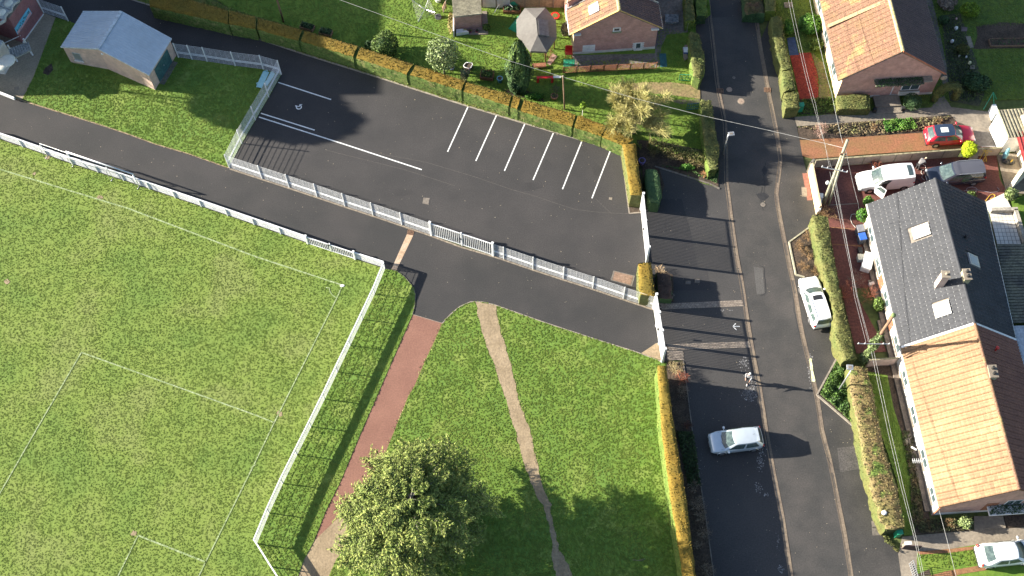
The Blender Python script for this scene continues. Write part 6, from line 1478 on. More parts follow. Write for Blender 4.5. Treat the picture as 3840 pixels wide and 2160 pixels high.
leaf_tree("round_tree", "dense round yellow green tree standing above the long hedge", T(1, 0, 1300, 545), 2.7, 1.3, BUSHY, 3800, .085, 1.35, core=CYPR, shell=.7, seed=11, lobes=18)
leaf_tree("pale_leaf_tree", "pale leaved young tree between the round tree and the cypress", T(1, 0, 1893, 735), 4.3, 1.5, PALEL, 3300, .10, 2.7, seed=12, lobes=16)
leaf_tree("shadow_tree", "unseen broad tree added left of the frame to shade the car park", (-55.0, 69.2, 0), 14.9, 3.5, HGREEN, 11000, .28, 11.9, rz=2.9, seed=15, lobes=8, shell=.2)  # added out of view, high crown fills the hump of the car park shadow
# cypress
base = Zt(1790, 1345); t = thing("cypress", "tall dark columnar cypress in front of the grey gazebo", "tree", base)
P = []; N = []; M = []; g = np.random.default_rng(5)
n = 9000; zf = g.uniform(0, 1, n); ang = g.uniform(0, 2*np.pi, n)
H_ = 7.0; lob = 1 + .16*np.sin(ang*5+zf*3) + .10*np.sin(ang*9-zf*11)
rad = 1.12*np.clip(1.0-((zf-.32)/.70)**2, 0, 1)**.65*lob*(.72+.28*g.uniform(0, 1, n)); rad = np.where(zf < .32, rad*(.75+.25*zf/.32), rad)
P = np.column_stack([rad*np.cos(ang), rad*np.sin(ang), .15+zf*(H_-.3)]); N = np.column_stack([np.cos(ang), np.sin(ang), np.full(n, .35)]); D = np.tile([0, 0, 1.0], (n, 1)) + .35*N
link("crown", card_mesh("crown", P, N, .10, [CYPR, BUSHY], ((zf > .55) & (g.uniform(0, 1, n) < .45) & (np.cos(ang) < .3)).astype(int), long=1.5, jitter=.3, D=D), t)  # yellow green cards on the upper sun side put sunlight into the colour
b = MB(); b.tube([base, base+Vector((0, 0, 6.3))], [.14, .03], 6); b.build("trunk", BARK, t)
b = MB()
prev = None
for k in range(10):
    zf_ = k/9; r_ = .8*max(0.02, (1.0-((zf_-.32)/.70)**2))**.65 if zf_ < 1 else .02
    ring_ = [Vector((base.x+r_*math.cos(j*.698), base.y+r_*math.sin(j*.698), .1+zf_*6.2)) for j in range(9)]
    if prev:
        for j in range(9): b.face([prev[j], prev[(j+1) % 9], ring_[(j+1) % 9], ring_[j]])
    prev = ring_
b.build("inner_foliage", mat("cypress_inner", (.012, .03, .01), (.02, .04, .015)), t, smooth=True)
# bare pollard willow
base = T(2, 0, 1215, 1335); t = thing("bare_willow", "leafless yellow twigged willow over the garden hedge", "tree", base)
b = MB(); b.tube([base-Vector((0, 0, .1)), base+Vector((.05, 0, 1.0)), base+Vector((0, .05, 1.7))], [.24, .19, .16], 9); b.build("trunk", BARK, t, smooth=True)
b = MB(); g = random.Random(4); top = base+Vector((0, .05, 1.6)); lim = []
for k in range(17):
    a = 2*math.pi*k/17+g.uniform(-.25, .25); el = g.uniform(.25, 1.25); d = Vector((math.cos(a)*math.cos(el), math.sin(a)*math.cos(el), math.sin(el)))
    m_ = top+d*g.uniform(.9, 1.4)+Vector((0, 0, .1)); e = top+d*g.uniform(1.9, 3.1)+Vector((g.gauss(0, .15), g.gauss(0, .15), .2)); b.tube([top, m_, e], [.09, .06, .035], 5); lim += [(m_, d), (e, d), (m_.lerp(e, .5), d)]
b.build("limbs", mat("willow_limb", (.34, .31, .12), (.28, .24, .12), fine=60), t)
b = MB()
for q, d in lim:
    for k in range(52):
        nd = (d + Vector((g.gauss(0, .6), g.gauss(0, .6), g.gauss(0.1, .5)))).normalized(); L_ = g.uniform(.45, 1.25)
        c_ = q + nd*L_*.5 + Vector((g.gauss(0, .05), g.gauss(0, .05), .04)); e = q + nd*L_ + Vector((g.gauss(0, .08), g.gauss(0, .08), g.uniform(-.02, .14)))
        b.tube([q+Vector((g.gauss(0, .12), g.gauss(0, .12), g.gauss(0, .1))), c_, e], [.020, .014, .009], 3, cap=False)
        for _ in range(2):
            e2 = c_ + (nd+Vector((g.gauss(0, .6), g.gauss(0, .6), g.gauss(0, .4)))).normalized()*L_*.5; b.tube([c_, e2], [.012, .008], 3, cap=False)
b.build("twigs", TWIGY, t)

# shrubs
bush("ball_shrub", "dark clipped ball shrub right of the porch steps", "shrub", T(3, 0, 1430, 1068), .78, 1.35, HDARK, 1800, .05, seed=21, zc=.68, lobes=40, shell=.92, core=HDARK)
bush("lime_shrub", "brilliant lime yellow shrub spilling over the buff panel wall", "shrub", Ze(520, 960), .72, 2.1, LIME, 1500, .09, seed=22, zc=1.25, core=LIME, shell=.7)
bush("lime_shrub", "rounded lime green shrub in the upper right garden", "shrub", T(3, 0, 2010, 150), (.98, .8), 1.5, mat("lime_green", (.16, .26, .01), (.12, .20, .012), island=.4), 1700, .09, seed=23, zc=.75, core=BUSHY)
bush("ivy_shrub", "bright green shrub at the upper left corner of the grey roofed house", "shrub", T(3, 1, 935, 760), .62, 1.5, HBRIGHT, 1300, .09, seed=24, core=HDARK)
bush("ivy_shrub", "second bright shrub tucked under the grey roof's upper corner", "shrub", T(3, 1, 985, 625), .5, 1.3, HBRIGHT, 800, .08, seed=25, core=HDARK)
bush("leafy_shrub", "small glossy leaved shrub against the wall near the ivy covered pole", "shrub", T(3, 2, 1105, 200), .62, 1.1, BUSHY, 700, .12, seed=26, core=False)
bush("leafy_shrub", "leafy shrub at the joint of cream parapet and tiled patio", "shrub", T(3, 1, 2420, 545), .6, 1.3, PALEL, 700, .11, seed=27, core=False)
bush("leafy_shrub", "low grass clump behind the hose by the dark minivan", "shrub", T(3, 1, 2040, 520), .38, .45, BUSHY, 300, .10, seed=28, core=False, stem=False)
bush("garden_shrub", "feathery green shrub in the upper border left of the red bed", "shrub", T(3, 0, 420, 300), (1.2, 1.2), 1.3, HBRIGHT, 1900, .12, seed=29)
bush("garden_shrub", "dark green shrub below the feathery shrub at the cream house wall", "shrub", T(3, 0, 470, 480), (.75, .7), 1.0, HGREEN, 900, .11, seed=30)
bush("garden_shrub", "narrow green shrub behind the rounded hedge", "shrub", T(3, 0, 200, 310), (.5, .9), 1.0, HBRIGHT, 700, .11, seed=31)
bush("garden_shrub", "dark bushy shrub in the shaded border right of the gabled house", "shrub", T(3, 0, 2080, 870), (1.3, 1.1), 1.1, HDARK, 1400, .12, seed=32)
bush("garden_shrub", "dusky round shrub beside the upper right side path", "shrub", T(3, 0, 1750, 230), (.5, .5), .9, HDARK, 500, .09, seed=33)
bush("garden_shrub", "olive shrub among the pots of the upper right border", "shrub", T(3, 0, 1945, 530), (.7, .55), .9, HYEL, 700, .09, seed=34)
bush("garden_shrub", "grey brown shrub mass at the top edge above the pots", "shrub", T(3, 0, 1780, 60), (1.0, .9), .9, TWIGG, 900, .10, seed=35)
bush("garden_shrub", "spiky dark plant left of the round tree at the hedge", "shrub", T(1, 0, 1150, 480), (.5, .45), .6, HDARK, 300, .16, seed=36, core=False, stem=False)
bush("garden_shrub", "dry tan bush between gazebo and brick gable house", "shrub", T(2, 0, 545, 330), (.55, .8), 1.1, mat("tan_leaves", (.26, .22, .13), (.18, .16, .09), island=.5), 700, .10, seed=37)
bush("garden_shrub", "dry yellow plant along the outbuilding terrace wall", "shrub", T(1, 0, 1965, 250), (.3, 1.2), .5, mat("straw_leaves", (.40, .32, .12), (.28, .26, .09), island=.4), 700, .10, seed=38, core=False, stem=False)
bush("garden_shrub", "grey green mop plant on the hedge beside the pink pot", "shrub", Zt(985, 1230), (.45, .4), 1.9, mat("mop_leaves", (.20, .20, .10), (.16, .17, .08), island=.4), 500, .09, seed=39)
bush("garden_shrub", "leafy plant in the corner of the outbuilding terrace", "shrub", Zt(1305, 450), (.35, .35), .7, BUSHY, 300, .10, seed=40, core=False)
bush("garden_shrub", "pale leafy shrub climbing the brick gable at lower right", "shrub", T(3, 3, 1960, 930), (.55, .5), 1.2, PALEL, 500, .11, seed=41, core=False)
bush("garden_shrub", "low green plants at the foot of the shaded garden hedge, left bed", "shrub", T(2, 0, 220, 985), (1.0, .35), .5, HBRIGHT, 600, .12, seed=42, core=False, stem=False)
bush("garden_shrub", "bright green edge plant under the brown thicket", "shrub", T(2, 1, 1760, 250), (.7, .35), .6, HBRIGHT, 400, .10, seed=43, core=False, stem=False)
# arch clipped from a hedge
base = T(3, 0, 1770, 1000); t = thing("hedge_arch", "clipped hedge arch over the garden path right of the gabled house", "arch", base)
P = []; N = []; g = random.Random(8); b = MB(); pts = []
for k in range(15):
    a = math.pi*k/14; pts.append(base + Vector((-.95*math.cos(a), -.1*math.cos(a), .9+1.05*math.sin(a) if 0 < k < 14 else 0)))
pts = [base+Vector((-.95, -.1, 0))] + pts[1:-1] + [base+Vector((.95, .1, 0))]
b.tube(pts, .30, 8); b.build("inner_foliage", HYEL, t, smooth=True)
for p_, q_ in zip(pts, pts[1:]):
    for _ in range(130):
        v = Vector((g.gauss(0, 1), g.gauss(0, 1), g.gauss(0, 1))).normalized(); c_ = p_.lerp(q_, g.random())-base+v*g.uniform(.30, .46); P.append(tuple(c_)); N.append(tuple(v))
link("leaves", card_mesh("leaves", np.array(P), np.array(N), .07, HYEL), t)

# twiggy shrubs
TW = [
 ("round dry brown shrub on the end of the yellow street wall", T(3, 1, 575, 735), 1.25, 1.1, TWIGB, 15),
 ("pinkish dry hydrangea leaning over the yellowish hedge beside the white estate", T(3, 2, 765, 95), 1.5, .9, TWIGR, 14),
 ("red twigged shrub in the brick yard by the house wall", T(3, 2, 1005, 95), 1.2, 1.2, TWIGR, 13),
 ("bare grey shrub in the brick yard planter, above the red twigs", T(3, 1, 875, 1400), 1.1, 1.4, TWIGG, 10),
 ("potted dark red shrub against the buff panel wall", T(3, 1, 1068, 225), .9, .9, TWIGR, 10),
 ("uppermost dry brown clump in the kerbed street planter", T(3, 1, 400, 945), .8, 1.3, TWIGB, 12),
 ("left dry brown clump in the kerbed street planter", T(3, 1, 305, 1040), .8, 1.2, TWIGB, 12),
 ("middle dry brown clump in the kerbed street planter", T(3, 1, 385, 1130), .8, 1.3, TWIGB, 12),
 ("lower left dry brown clump in the kerbed street planter", T(3, 1, 345, 1250), .8, 1.2, TWIGB, 12),
 ("lowest dry brown clump in the kerbed street planter by the white estate", T(3, 1, 470, 1300), .8, 1.0, TWIGB, 12),
 ("straw coloured clump at the foot of the tall path gate", T(2, 2, 1640, 830), .95, 1.1, mat("straw_twigs", (.40, .33, .17), (.32, .24, .12), island=.4), 14),
 ("russet clump below the straw coloured one by the path gate", T(2, 2, 1705, 930), .95, 1.0, TWIGR, 14),
 ("grey twig clump in the dark shrub bed, first below the russet one", T(2, 2, 1710, 1060), .8, 1.1, TWIGG, 12),
 ("reddish dark clump in the shrub bed opposite the silver car's front", T(2, 2, 1760, 1390), .6, 1.1, mat("dark_red_twigs", (.12, .05, .035), (.16, .07, .05), island=.4), 12),
 ("tall narrow grey clump in the shrub bed beyond the silver car", T(2, 3, 1820, 570), .8, 1.1, TWIGG, 12),
 ("large grey clump in the shrub bed, upper of a merging pair", T(2, 3, 1860, 740), .9, 1.1, TWIGG, 14),
 ("large grey clump in the shrub bed, lower of a merging pair", T(2, 3, 1900, 860), .85, 1.1, TWIGG, 14),
 ("rounded grey clump in the shrub bed below the merging pair", T(2, 3, 1925, 1030), .85, 1.0, TWIGG, 14),
 ("small grey clump in the shrub bed against the tall hedge", T(2, 3, 1860, 1150), .6, .9, TWIGG, 9),
 ("spreading dark clump at the bottom edge of the shrub bed", T(2, 3, 1960, 1400), .8, 1.3, TWIGG, 14),
 ("pale dry plant with long stem by the gate hedge", T(2, 1, 1490, 1290), .8, 1.1, mat("pale_dry", (.42, .30, .18), (.5, .38, .24), island=.3), 8),
 ("pinkish shrub at the street end of the flower bed", T(3, 0, 520, 1330), 1.0, 1.4, mat("pink_twigs", (.42, .28, .22), (.34, .2, .16), island=.4), 16),
 ("tangled dry vines in the bed under the lower right gable", T(3, 3, 1820, 920), .5, 1.8, TWIGB, 12),
 ("dry stems in the flower bed middle", T(3, 0, 1050, 1290), .5, 1.6, TWIGB, 9),
 ("dry stems in the flower bed beside the red car", T(3, 0, 1700, 1240), .5, 1.6, TWIGB, 9),
 ("orange brown dead shrub on the corner below the brown thicket", T(2, 1, 1935, 320), .5, 1.4, mat("orange_dead", (.42, .20, .09), (.5, .26, .12), island=.3), 10),
 ("brown clump by the pavement hedge's lower planter", T(3, 2, 735, 790), .5, 1.3, TWIGB, 10),
 ("dark twiggy plant beside the terracotta pot in the shaded lawn", T(2, 0, 440, 930), .9, 1.0, mat("dark_twigs", (.10, .09, .06), (.14, .12, .08)), 8),
]
for k, (l_, p_, h_, sp, m_, n_) in enumerate(TW): twig_bush("dry_shrub", l_, p_, h_, sp, m_, n_, .012, 50+k, 3, 3)
t = thing("bramble_thicket", "wide brown leafless thicket in the corner bed above the forecourt kerb", "thicket", T(2, 1, 1650, 170)); b = MB(); g = random.Random(77)
for k in range(34):
    p_ = T(2, 1, g.uniform(1380, 1950), 0) ; x = g.uniform(0, 1); p_ = T(2, 1, 1370+x*560, g.uniform(20, 90)+x*150); twigs_mb(b, p_, 1.1, 1.2, 6, .012, 300+k, 2, 3)
b.build("twigs", mat("thicket_twigs", (.26, .19, .09), (.34, .25, .13), island=.5, scale=8, fine=60, c3=(.2, .18, .07)), t)
P = []; N = []
for k in range(5200):
    x = g.random(); p_ = T(2, 1, 1370+x*580, g.uniform(0, 80)+x*150) - Vector(t.location); P.append((p_.x, p_.y, g.uniform(.2, 1.15))); N.append((g.gauss(0, 1), g.gauss(0, 1), 1))
link("leaves", card_mesh("leaves", np.array(P), np.array(N), .07, [mat("thicket_leaves", (.20, .15, .06), (.14, .15, .04), island=.5), HGREEN], [1 if g.random() < .25 else 0 for _ in P]), t)
# triangular planter with groundcover, kerbed
PTRI = TT(3, 2, [(700, 690), (490, 1078), (900, 1430), (850, 1150), (800, 800)])
pk = thing("triangular_planter", "kerbed triangular planter of glossy groundcover around the street lamp", "planter", PTRI[1])
b = MB()
for a_, c_ in zip(PTRI[:3], PTRI[1:3]):
    b.bar(a_+Vector((0, 0, .06)), c_+Vector((0, 0, .06)), .13, .14)
b.build("kerb", KERB, pk); b = MB(); b.prism(PTRI, 0, .09); b.build("soil", SOIL, pk)
def ground_leaves(name, parent, poly, n, z0, z1, size, m, jit=.8, mi=None):
    xs = [p[0] for p in poly]; ys = [p[1] for p in poly]; Q = np.column_stack([RNG.uniform(min(xs), max(xs), n*4), RNG.uniform(min(ys), max(ys), n*4)]); Q = Q[in_poly(Q, poly)][:n]
    hgt_ = z0 + (z1-z0)*RNG.uniform(.2, 1, len(Q))*(.6+.4*np.sin(Q[:, 0]*5)*np.cos(Q[:, 1]*4.3)); o_ = org(parent) if parent is not None else Vector()
    P_ = np.column_stack([Q[:, 0]-o_.x, Q[:, 1]-o_.y, hgt_]); me = card_mesh(name, P_, np.tile([0, 0, 1.0], (len(Q), 1)), size, m, mi, jitter=jit); return link(name, me, parent)
ground_leaves("groundcover", pk, TT(3, 2, [(690, 740), (520, 1075), (880, 1400), (830, 1150), (790, 850)]), 5200, .15, .75, .09, PLANTING)
PBOX = TT(3, 1, [(430, 832), (210, 992), (278, 1320), (365, 1345), (540, 1330), (470, 1000)])
pk2 = thing("street_planter", "kerbed wedge planter of dead brown shrubs above the white estate", "planter", PBOX[1])
b = MB()
for a_, c_ in zip(PBOX[:4], PBOX[1:4]): b.bar(a_+Vector((0, 0, .07)), c_+Vector((0, 0, .07)), .12, .16)
b.build("kerb", mat("mossy_kerb", (.34, .32, .22), (.42, .38, .28)), pk2); b = MB(); b.prism(PBOX, 0, .10); b.build("soil", SOIL, pk2)
# flower bed greenery and scattered groundcover in beds
for nm, lb_, poly, n, z0, z1, s_, m_ in (
  ("bed_plants", "low mixed plants filling the long flower bed", TT(3, 0, [(320, 1290), (1150, 1215), (1850, 1175), (1560, 1320), (800, 1375)]), 1500, .05, .3, .09, mat("bed_mix", (.14, .14, .05), (.24, .17, .10), island=.5, scale=14)),
  ("bed_plants", "bright green patch of plants in the middle of the flower bed", TT(3, 0, [(1150, 1220), (1440, 1200), (1500, 1300), (1180, 1340)]), 1300, .1, .4, .09, HBRIGHT),
  ("bed_plants", "low leaves in the front bed by the green letterbox", TT(3, 0, [(330, 1010), (640, 990), (720, 1100), (640, 1145), (340, 1145)]), 1000, .05, .45, .09, HGREEN),
  ("bed_plants", "ragged dark leaves of the lower right bed", TT(3, 3, [(1560, 880), (2060, 870), (2060, 985), (1540, 1020), (1440, 900), (1430, 500)]), 1600, .04, .35, .09, mat("bed_dark", (.05, .07, .02), (.11, .08, .04), island=.5, scale=14)),
  ("bed_plants", "ivy strip along the foot of the orange roofed house", TT(3, 3, [(1440, 0), (1500, 400), (1560, 860), (1500, 900), (1430, 500), (1340, 0)]), 1400, .04, .35, .09, mat("bed_dark", (.05, .07, .02))),
  ("bed_plants", "shady greenery along the shrub bed beside the tall hedge", TT(2, 3, [(1660, 0), (1820, 0), (1900, 540), (1780, 560)]), 1300, .04, .4, .10, mat("bed_deep", (.025, .05, .012), (.05, .075, .02), island=.4)),
  ("bed_plants", "green border of the corner bed above the forecourt kerb", TT(2, 1, [(1470, 215), (1800, 290), (2060, 400), (2080, 250), (1950, 330), (1700, 260)]), 1300, .04, .4, .09, mat("bed_deep2", (.03, .07, .015), (.05, .10, .02), island=.4)),
  ("bed_plants", "dark border plants right of the gabled house", SS([(3540, 80), (3590, 60), (3640, 220), (3670, 330), (3650, 390), (3570, 370)]), 1300, .04, .4, .09, mat("bed_deep", (.025, .05, .012))),
  ("bed_plants", "ragged growth along the foot of the shaggy hedge", TT(3, 3, [(960, 350), (1100, 830), (1220, 1090), (1320, 1200), (1290, 1210), (1170, 1100), (1060, 850)]), 1100, .03, .3, .08, HYEL),
  ("edge_grass", "ragged grass creeping over the right edge of the red path", ragged([p + Vector((-.16, 0, 0)) for p in RP_R[:9]], .10, .3, 4) + [p + Vector((.25, 0, 0)) for p in RP_R[:9]][::-1], 2600, .02, .08, .05, mat("edge_grass_mat", (.16, .20, .05), (.26, .24, .10), island=.5, scale=14)),
  ("edge_grass", "ragged grass along the upper edge of the access path", [p + Vector((0, -.10, 0)) for p in PATH_TOP[1:]] + [p + Vector((0, .2, 0)) for p in PATH_TOP[1:]][::-1], 2200, .02, .09, .05, mat("edge_grass_mat", (.16, .20, .05))),
  ("edge_grass", "ragged grass along both edges of the worn footpath", [p + Vector((-.12, 0, 0)) for p in DP_R] + [p + Vector((.2, 0, 0)) for p in DP_R][::-1], 1500, .04, .10, .05, mat("edge_grass_mat", (.16, .20, .05))),
  ("edge_grass", "grass tufts along the foot of the pitch barrier", [p + Vector((0, -.25, 0)) for p in BARR] + [p + Vector((0, .05, 0)) for p in BARR][::-1], 1800, .03, .12, .06, TUFT_P),
  ("bed_plants", "fringe of leaves at the verge of the long hedge foot", VERGE, 3800, .03, .3, .08, mat("fringe", (.10, .15, .02), (.17, .16, .05), island=.5, scale=14))):
    o = ground_leaves(nm, None, poly, n, z0, z1, s_, m_); tag(o, lb_, "plants", kind='stuff')

# ================================================================== VEHICLES
def loft(b, rings, mi=0, close=True):
    i0 = len(b.v); n = len(rings[0])
    for r_ in rings: b.v += [tuple(p) for p in r_]
    for k in range(len(rings)-1):
        for j in range(n if close else n-1): b.f.append((i0+k*n+j, i0+k*n+(j+1) % n, i0+(k+1)*n+(j+1) % n, i0+(k+1)*n+j)); b.m.append(mi)
def vehicle(name, label, cat, rear, front, W, paintm, prof, cab, roofm=None, rails=False, sunroof=None, rear_z=.55, wheel=.31, panels=(), plate=True, sticker=False, side_glass=((.06, .46), (.52, .90)), wheels=(.19, .80), bumper=None, mirror=True, open_door=False, handle=True, spoiler=0, door_side=1):
    """prof: list of (x fraction rear->front, half width fraction, top z); cab: dict with roof data (x in m from rear)"""
    rear, front = Vector(rear), Vector(front); d = front-rear; d.z = 0; L = d.length
    t = thing(name, label, cat, (0, 0, 0)); b = MB(); hw = W/2
    rings = []
    for xf, wf, zt in prof:
        x = (xf-.5)*L; w = hw*wf; zl = .20 if .03 < xf < .97 else .30; zm = min(.62, zt-.06)
        h = [(w*.90, zl), (w*.985, zl+.10), (w, zm), (w*.985, zm+(zt-zm)*.55), (w*.93, zt-.025), (w*.80, zt), (w*.4, zt+.018)]
        rings.append([(x, y, z) for y, z in h] + [(x, 0, zt+.022)] + [(x, -y, z) for y, z in reversed(h)])
    loft(b, rings)
    for r_, rev in ((rings[0], 0), (rings[-1], 1)): b.face(r_ if rev else r_[::-1])
    body = b.build("body", paintm, t, smooth=True)
    md = body.modifiers.new("sub", 'SUBSURF'); md.levels = 1; md.render_levels = 2
    # cabin
    zb, zt = cab['zb'], cab['zt']; xfb, xft, xrb, xrt = [v-L/2 for v in cab['x']]; wb, wt = cab['w']
    wb *= hw; wt *= hw
    def pt(s, tt, off=0):
        seg = int(s) % 4; f = s-int(s); xf = xfb+(xft-xfb)*tt; xr = xrb+(xrt-xrb)*tt; wf_ = (wb*.90+(wt*.90-wb*.90)*tt); wr_ = (wb*.93+(wt*.92-wb*.93)*tt)
        bul = math.sin(math.pi*tt)*.03; z = zb+(zt-zb)*tt
        if seg == 0: y = -wf_+2*wf_*f; x = xf + (.16-.06*tt)*(1-(2*f-1)**2)+bul
        elif seg == 1: x = xf+(xr-xf)*f; y = (wf_+(wr_-wf_)*f) + (wb*.10*(1-tt)+wt*.09*tt)*math.sin(math.pi*min(1, f*1.05))**.7+bul*.5
        elif seg == 2: y = wr_-2*wr_*f; x = xr - .07*(1-(2*f-1)**2)-bul
        else: f = 1-f; x = xf+(xr-xf)*f; y = -((wf_+(wr_-wf_)*f) + (wb*.10*(1-tt)+wt*.09*tt)*math.sin(math.pi*min(1, f*1.05))**.7+bul*.5)
        return Vector((x, y, z))
    NS = 8; b = MB(); lv = [0, .35, .7, .93, 1.0]
    rr_ = [[pt(sg+k/NS, v if v < 1 else 1) for sg in range(4) for k in range(NS)] for v in lv]
    loft(b, rr_)
    n1 = 10; n2 = 8; roofg = []
    for i in range(n1+1):
        row = []
        for j in range(n2+1):
            f = j/n2; a_ = pt(0+f*.9999, 1); c_ = pt(2+(1-f)*.9999, 1); u = i/n1
            x = a_.x+(c_.x-a_.x)*u; yy = (pt(1+u*.9999, 1).y if True else 0)*(2*f-1); cr = .055*(1-(2*f-1)**2)**.8*math.sin(math.pi*min(1, max(0, u*.9+.05)))**.5
            row.append(Vector((x, yy, zt+cr)))
        roofg.append(row)
    cabm = roofm or paintm
    b.build("cabin", paintm, t, smooth=True)
    b = MB()
    for i in range(n1):
        for j in range(n2): b.face([roofg[i][j], roofg[i][j+1], roofg[i+1][j+1], roofg[i+1][j]])
    rf = b.build("roof", cabm, t, smooth=True, merge=True)
    def patch(nm, s0, s1, t0, t1, m_, parent=t, off=.012, ns=6, nt=3):
        b = MB(); G = []
        for i in range(ns+1):
            row = []
            for j in range(nt+1):
                s = s0+(s1-s0)*i/ns; tt = t0+(t1-t0)*j/nt; p_ = pt(s, tt); e_ = .01
                du = pt(min(s+e_, int(s0)+.9999), tt)-pt(max(s-e_, int(s0)), tt); dv = pt(s, min(1, tt+e_))-pt(s, max(0, tt-e_)); n_ = du.cross(dv).normalized()
                if n_.dot(Vector((p_.x-(xfb+xrb)/2, p_.y, .1))) < 0: n_ = -n_
                row.append(p_+n_*off)
            G.append(row)
        for i in range(ns):
            for j in range(nt): b.face([G[i][j], G[i+1][j], G[i+1][j+1], G[i][j+1]])
        return b.build(nm, m_, parent, smooth=True, merge=True)
    ws = patch("windscreen", .06, .94, .05, .90, CARGLASS); patch("rear_window", 2.09, 2.91, cab.get('rg', .18), .88, CARGLASS)
    for s0, s1 in side_glass:
        patch("side_window", 1+s0, 1+s1, .10, .84, CARGLASS); patch("side_window", 3+1-s1, 3+1-s0, .10, .84, CARGLASS)
    b = MB()
    for s in (.2, .55): a_ = pt(s, .02)+Vector((.03, 0, .02)); c_ = pt(s+.30, .10)+Vector((.03, 0, .035)); b.bar(a_, c_, .02, .015)
    b.build("wipers", BLACKP, t)
    # wheels
    wm_t = MB(); wm_t.tube([(0, -.10, 0), (0, .10, 0)], wheel, 18); wm_r = MB(); wm_r.tube([(0, -.104, 0), (0, .104, 0)], wheel*.62, 12)
    tm = wm_t.build("tyre", RUBBER); rm = wm_r.build("rim", ALU); tme, rme = tm.data, rm.data; bpy.data.objects.remove(tm); bpy.data.objects.remove(rm)
    for xf in wheels:
        for sy in (-1, 1):
            w_ = bpy.data.objects.new("wheel", tme); COL.objects.link(w_); w_.name = "wheel"; w_.parent = t; w_.location = ((xf-.5)*L, sy*(hw-.10), wheel)
            r2_ = link("rim", rme, w_)
            b = MB(); 
            for a__ in range(9):
                an = math.pi*a__/8; an2 = math.pi*(a__+1)/8
                if a__ < 8: b.bar(((xf-.5)*L+(wheel+.05)*math.cos(an), sy*(hw-.03), wheel+(wheel+.05)*math.sin(an)), ((xf-.5)*L+(wheel+.05)*math.cos(an2), sy*(hw-.03), wheel+(wheel+.05)*math.sin(an2)), .07, .035)
            b.build("wheel_arch", paintm if bumper is None else BLACKP, t)
    zf = prof[-2][2]; 
    for sy in (-1, 1):
        b = MB(); b.ell((L/2-.20, sy*hw*.68, zf-.10), (.20, .20, .08), 10, 6); b.build("headlight", HEADLAMP, t, smooth=True)
        b = MB(); b.ell((-L/2+.10, sy*hw*.80, rear_z+.22), (.09, .13, .16), 10, 6); b.build("tail_light", REDLAMP, t, smooth=True)
        if mirror:
            p_ = pt(1.03 if sy > 0 else 3.97, .12); b = MB(); b.ell((p_.x-.02, sy*(hw+.10), zb+.10), (.10, .13, .08), 10, 6); b.bar((p_.x, sy*(hw*.92), zb+.04), (p_.x, sy*(hw+.05), zb+.06), .05); b.build("mirror", paintm, t, smooth=True)
        if handle:
            for u in (.36, .62):
                b = MB(); b.box(((1-u-.5)*L+.05, sy*(hw*.985), .74), (.18, .03, .03)); b.build("door_handle", paintm, t)
    b = MB(); b.box((L/2-.02, 0, .42), (.06, W*.55, .14)); b.build("grille", BLACKP, t)
    b = MB(); b.box((L/2-.10, 0, .22), (.22, W*.86, .12)); b.build("front_bumper", bumper or BLACKP, t, bevel=.03)
    b = MB(); b.box((-L/2+.06, 0, .24), (.20, W*.86, .16)); b.build("rear_bumper", bumper or BLACKP, t, bevel=.03)
    b = MB(); b.box((L/2+.015, 0, .40), (.01, .50, .11)); b.build("number_plate", WHITE, t)
    b = MB(); b.box((-L/2-.005, 0, .62), (.01, .50, .11)); b.build("number_plate", WHITE, t)
    # hood shut lines
    b = MB(); x0_ = xfb+.14
    for sy in (-1, 1): b.bar((x0_, sy*wb*.86, zb+.035), (L/2-.35, sy*hw*.66, zf+.02), .012, .008)
    b.build("bonnet_seam", BLACKP, t)
    if rails:
        for sy in (-1, 1):
            b = MB(); ys = pt(1.1, 1).y; b.tube([(pt(1.1, 1).x, sy*ys*.95, zt+.02), (pt(1.2, 1).x, sy*ys*.98, zt+.07), (pt(1.8, 1).x, sy*ys*.98, zt+.07), (pt(1.92, 1).x, sy*ys*.95, zt+.02)], .018, 6); b.build("roof_rail", STEEL if rails is True else rails, t)
    for nm, u0, u1, wf_, m_ in panels:
        b = MB(); i0, i1 = u0*n1, u1*n1; rows = []
        for i in range(5):
            u = u0+(u1-u0)*i/4; row = []
            for j in range(5):
                f = .5+(j/4-.5)*wf_; a_ = pt(0+f*.9999, 1); c_ = pt(2+(1-f)*.9999, 1); x = a_.x+(c_.x-a_.x)*u; yy = pt(1+u*.9999, 1).y*(2*f-1); cr = .055*(1-(2*f-1)**2)**.8*math.sin(math.pi*min(1, max(0, u*.9+.05)))**.5
                row.append(Vector((x, yy, zt+cr+.012)))
            rows.append(row)
        for i in range(4):
            for j in range(4): b.face([rows[i][j], rows[i][j+1], rows[i+1][j+1], rows[i+1][j]])
        b.build(nm, m_, t, smooth=True, merge=True)
    b = MB(); b.tube([(pt(1.85, 1).x, 0, zt+.05), (pt(1.85, 1).x-.12, 0, zt+.20)], .008, 5); b.build("aerial", BLACKP, t)
    if spoiler:
        b = MB(); p_ = pt(2.5, 1); b.box((p_.x-.05, 0, zt-.01), (.22, wt*1.7, .035)); b.build("spoiler", paintm, t, bevel=.01)
    c_ = (rear+front)/2; t.location = (c_.x, c_.y, 0); t.rotation_euler = (0, 0, math.atan2(d.y, d.x))
    return t, L, pt
def Zc(x0, y0, s, x, y, z=0): return S(x0+x/s, y0+y/s, z)
HATCH = [(0, .80, .78), (.02, .90, .90), (.10, .975, .98), (.25, 1, .97), (.5, 1, .95), (.70, 1, .96), (.76, .99, .96), (.90, .95, .84), (.975, .86, .70), (1.0, .74, .56)]
SILVER = paint("pale_blue_silver_paint", (.56, .62, .67), rough=.28, metal=.35)
